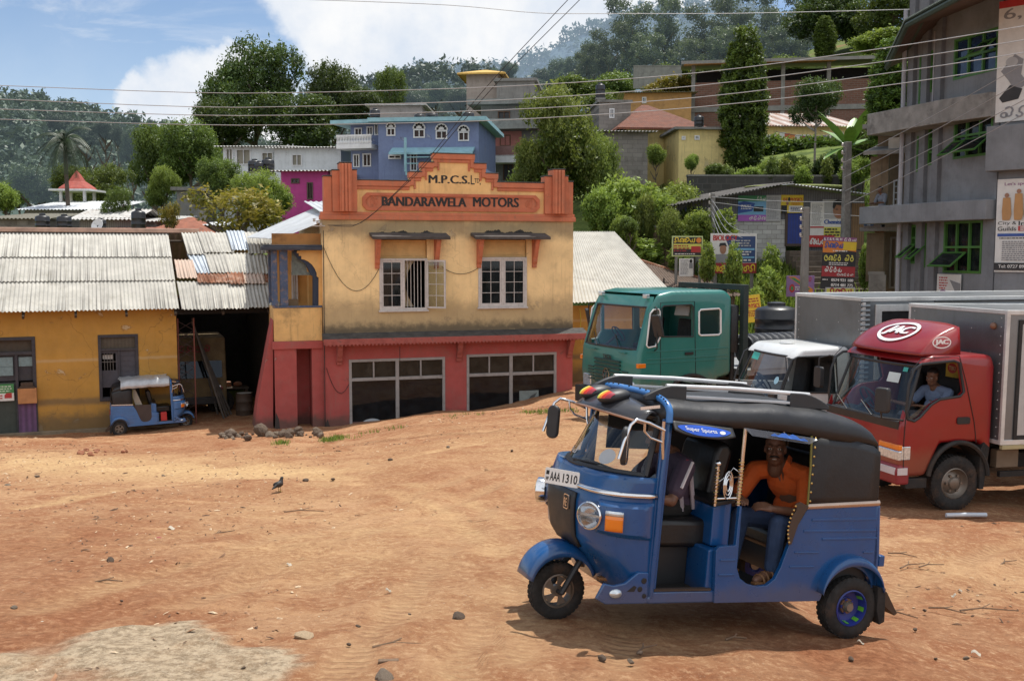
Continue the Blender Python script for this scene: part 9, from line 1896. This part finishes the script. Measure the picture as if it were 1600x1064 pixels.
for k,(y0,x1,y1) in enumerate(((308,1350,316),(316,1345,338),(312,1172,366),(320,1160,372),(330,1150,376),(338,1145,382))): wire('pale wire fanning out from the pole before the poster shed',[(1112,y0,42.4),((1112+x1)/2,(y0+y1)/2+(14 if x1 < 1200 else 3),41),(x1,y1,39.5)],.011,None,'wires fanning from the shed pole')
# stones, litter, bird, weeds
m_rock = M('earthy_stone',(.10,.068,.046),.95,var=.35,scale=9,bump=.6,bscale=30); m_rockg = M('grey_stone',(.16,.12,.085),.95,var=.3,scale=9,bump=.6,bscale=30)
rk = random.Random(5)
def rock_mesh(seed):
 r = random.Random(seed); bm = bmesh.new(); bmesh.ops.create_icosphere(bm,subdivisions=2,radius=1)
 ax = [Vector((r.gauss(0,1),r.gauss(0,1),r.gauss(0,1))).normalized() for _ in range(7)]
 for v in bm.verts:
  for a in ax:
   k = v.co.dot(a)-.62
   if k > 0: v.co -= a*k*.85
  v.co *= 1+.08*r.random()
 me = bpy.data.meshes.new('stone'); bm.to_mesh(me); bm.free(); me.materials.append(m_rock); return me
RK = [rock_mesh(i) for i in range(6)]
def rock(px,py,wpx,label,group,mat=None,flat=.6,sink=.25):
 p = on_ground(px,py); s = wpx/FPX*p.y/2; o = bpy.data.objects.new('stone',RK[rk.randrange(6)]); COL.objects.link(o); o.location = p+Vector((0,0,s*flat*(1-sink*1.5))); o.scale = (s,s*(.7+.4*rk.random()),s*flat); o.rotation_euler = (rk.random()*.4,rk.random()*.4,rk.random()*6); tag(o,label,'stone',group)
 if mat: o.material_slots[0].link = 'OBJECT'; o.material_slots[0].material = mat
rock(173,882,16,'upright brown stone on the bare earth at the left',None,flat=1.0); rock(716,966,22,'brown stone in the foreground left of the rickshaw wheel',None); rock(600,1060,42,'pale flat stone cut by the bottom edge',None,m_rockg,.4); rock(476,993,36,'flat pale stone at the edge of the worn paving',None,M('pale_stone',(.36,.26,.16),.95,var=.3,scale=9,bump=.5),.25,.6); rock(22,953,16,'small grey stone at the far left foreground',None,m_rockg)
for px,py,w in ((12,762,14),(58,745,8),(255,745,8),(478,753,12),(268,855,7),(38,872,9),(190,940,7),(560,980,10),(640,960,6),(1430,985,9),(1510,1030,12),(1462,1030,8),(1330,1032,14),(940,1030,16),(1000,1022,12),(985,1035,14),(380,1045,9),(545,1008,9),(415,1038,7),(1445,955,8),(520,750,8),(700,700,8),(610,720,9),(575,727,7),(800,705,6)): rock(px,py,w,'small loose stone lying on the red earth','loose stones on the earth',m_rockg if rk.random() < .35 else None)
for i in range(84):
 u = rk.random(); px = 340+165*u; py = 683+9*rk.random()-7*abs(u-.6)-(5 if u > .3 else 0); rock(px,py,4+15*rk.random()**1.6,'broken stone in the rubble heap at the foot of the pink porch','rubble heap stones',m_rockg if rk.random() < .3 else None,.8,.1)
rock(408,684,30,'largest dark boulder of the rubble beside the stair flank',None,None,.8,.1)
for i in range(26): rock(118+85*rk.random(),705+9*rk.random(),4+7*rk.random(),'small clod in the low line of rubble at the left','clods at the left',M('red_clod',(.26,.10,.05),.95,var=.3),.7)
# twigs and paper scraps
m_twig = M('dry_twig',(.16,.10,.06),.9,var=.3,scale=20); m_paper = M('litter_paper',(.50,.44,.35),.8)
for px,py,L,a in ((475,800,.5,.1),(1425,885,.35,.5),(1545,955,.5,.0),(1455,885,.3,.3),(1480,955,.3,-.5),(1010,1016,.2,.8),(1150,1000,.15,.2),(150,815,.4,.5),(45,835,.3,.2),(620,1010,.3,.2),(1400,960,.35,-.6),(345,835,.35,.9),(105,900,.25,.3),(1575,880,.3,.6),(170,910,.22,.1),(1410,868,.3,-.5)):
 p = on_ground(px,py); q = MB(); q.tube([(-L/2,0,.01),(-L*.1,L*.06,.022),(L/2,-L*.03,.012)],.009,5,.005); q.tube([(-L*.1,L*.06,.022),(L*.12,L*.22,.03)],.005,4); o = q.build('twig',m_twig,None); o.location = p; o.rotation_euler = (0,0,a); tag(o,'dry twig lying on the earth','twig','twigs on the earth')
p = on_ground(607,1039); q = MB(); q.box(-.06,.06,-.02,.02,0,.035); o = q.build('wood_block',m_twig,None,.005); o.location = p; o.rotation_euler = (0,0,.1); tag(o,'short dark wood offcut in the foreground','wood offcut')
for px,py,c,lb in ((125,848,m_paper,None),(607,924,m_paper,None),(70,975,m_paper,None),(452,884,m_paper,None),(268,826,m_paper,None),(1500,924,m_paper,None),(1490,932,m_paper,None),(1345,1005,m_paper,None),(1525,1022,m_paper,None),(245,843,M('pink_litter',(.5,.12,.14),.8),'torn pink strip of plastic on the earth at the left'),(893,668,M('pink_litter',(.5,.12,.14),.8),'pink plastic scrap by the rickshaw mirror')):
 p = on_ground(px,py); q = MB(); L = .04+.045*rk.random(); q.grid(lambda u,v: (L*(u-.5)*(2 if lb else 1),L*.6*(v-.5)*(.5 if lb else 1),.012+.012*math.sin(u*5+px)+.008*math.sin(v*6)),5,4); o = q.build('paper_scrap',c,None); o.location = p; o.rotation_euler = (0,0,rk.random()*6); tag(o,lb or 'small pale paper scrap lying on the earth','litter',None if lb else 'paper scraps')
p = on_ground(1510,808); q = MB(); q.tube([(-.28,0,.03),(0,.01,.035),(.28,.02,.03)],.03,8); o = q.build('plastic_tube',M('pale_plastic',(.5,.55,.6),.4),None); o.location = p; tag(o,'pale plastic tube lying by the red lorry wheel','tube')
# fine debris: nobody could count it
rs = np.random.RandomState(9); N = 5200; yy = 4.8+rs.rand(N)**1.3*26; xx = (rs.rand(N)-.5)*1.15*yy; keep = vnoise(xx,yy,.55,91)*.7+vnoise(xx,yy,.16,92)*.6 >.70+.2*(rs.rand(N)-.5); xx,yy = xx[keep],yy[keep]; N = len(xx); zz = ground_raw(xx,yy); c = np.stack([xx,yy,zz+.004],-1)
i0 = np.clip(np.searchsorted(gx,xx)-1,0,XX.shape[1]-2); j0 = np.clip(np.searchsorted(gy,yy)-1,0,XX.shape[0]-2); c[:,2] = (ZZ[j0,i0]+ZZ[j0+1,i0+1])/2+.006; s = (.005+.012*rs.rand(N)**4+.0005*yy)[:,None]; ang = rs.rand(N)*6.28; a = np.stack([np.cos(ang),np.sin(ang),rs.normal(size=N)*.25],-1); b = np.stack([-np.sin(ang),np.cos(ang),rs.normal(size=N)*.25],-1); el = 1+2.5*rs.rand(N)[:,None]**3
V = np.stack([c-a*s*el-b*s*.5,c+a*s*el*.8-b*s*.6,c+a*s*el+b*s*.5,c-a*s*el*.7+b*s*.7],1); top = V.mean(1)+np.array([0,0,1])*s*.6; V = np.concatenate([V,top[:,None]],1).reshape(-1,3); k = np.arange(N)[:,None]*5; Fq = np.concatenate([np.concatenate([k+i,k+(i+1) % 4,k+4],1) for i in range(4)],0)
def deb_mat():
 m,q,out = new_mat('debris'); t = q.new('ShaderNodeAttribute'); t.attribute_name = 'tone'; p = q.new('ShaderNodeBsdfPrincipled'); c1 = q.mix(q.ramp(t.outputs['Fac'],.3,.6),(.10,.055,.032),(.34,.18,.095)); q.put(p,'Base Color',q.mix(q.ramp(t.outputs['Fac'],.72,.9),c1,(.58,.44,.29))); p.inputs['Roughness'].default_value = .9; q.put(out,0,p.outputs[0]); return m
o = bpy.data.objects.new('debris',np_mesh('debris',V,Fq,deb_mat(),{'tone': ('FLOAT',np.repeat(rs.rand(N),5))})); COL.objects.link(o); tag(o,kind='stuff')
# weeds at the foot of the shop and along the yard edge
P = []
for (x0,y0,x1,y1,n) in ((505,688,538,684,60),(545,684,640,664,14),(820,646,905,642,70),(425,694,450,692,22),(690,653,760,648,14)):
 for i in range(n): u = rk.random(); q_ = on_ground(x0+(x1-x0)*u,y0+(y1-y0)*u+rk.uniform(-2,3)**1); P.append(q_)
for (px0,px1,d0,d1,n) in ((930,1240,37,47,2600),(1190,1360,36,46,1200),(1040,1345,52,62,2600),(930,1100,46,58,1400)):
 for i in range(n): d = rk.uniform(d0,d1); x = (rk.uniform(px0,px1)-800)/1600*d; P.append(Vector((x,d,g(x,d))))
n = len(P); rs = np.random.RandomState(4); pts = np.repeat(np.array([list(p) for p in P]),7,0); n = len(pts); far = (pts[:,1] > 35).astype(float); pts = pts+rs.normal(size=(n,3))*np.stack([.06+.25*far,.06+.25*far,0*far],-1); h = (.03+.07*rs.rand(n))*(1+5*far); ang = rs.rand(n)*6.28; w = (.010+.014*far*2)[:,None]; a = np.stack([np.cos(ang),np.sin(ang),0*ang],-1); tip = pts+np.stack([np.cos(ang+1.5)*h*.45,np.sin(ang+1.5)*h*.45,h],-1)
V = np.stack([pts-a*w,pts+a*w,tip+a*w*.3,tip-a*w*.3],1).reshape(-1,3); o = bpy.data.objects.new('grass',np_mesh('grass',V,np.arange(4*n).reshape(-1,4),MLEAF('grass_blade',(.05,.09,.012),(.24,.32,.06),.35),{'tone': ('FLOAT',np.repeat(rs.rand(n),4))})); COL.objects.link(o); tag(o,kind='stuff')
# bird
p = on_ground(437,768); s = 24/FPX*p.y/.235; t = thing('bird','small dark bird standing on the bare earth','bird',p,R(60),scale=s); q = MB(); q.ell((-.01,0,.12),(.075,.045,.05),14,10); limb(q,[(.02,0,.13),(.045,0,.185),(.05,0,.205)],[.045,.026,.025]); q.ell((.055,0,.208),(.028,.023,.023),12,8); limb(q,[(-.05,0,.115),(-.16,0,.075)],[.035,.012]); fuse(q,'body',M('bird_black',(.016,.014,.013),.6,var=.3,scale=30),t,.006)
q = MB(); q.tube([(.075,0,.208),(.115,0,.20)],.008,6,.002); q.build('beak',M('beak_ochre',(.3,.2,.03),.5),t)
for sd in (-1,1):
 q = MB(); q.tube([(0,sd*.018,.085),(-.006,sd*.02,.045),(.0,sd*.02,.006)],.005,5); q.tube([(-.015,sd*.02,.004),(.03,sd*.026,.004)],.004,4); q.tube([(0,sd*.02,.004),(.026,sd*.006,.004)],.0035,4); q.build('leg',M('beak_ochre',(.3,.2,.03),.5),t); q = MB(); q.ell((-.03,sd*.04,.122),(.075,.012,.034),12,8); q.build('wing',M('bird_brown',(.03,.02,.015),.7),t,smooth=60)
bpy.data.scenes.remove(WS)
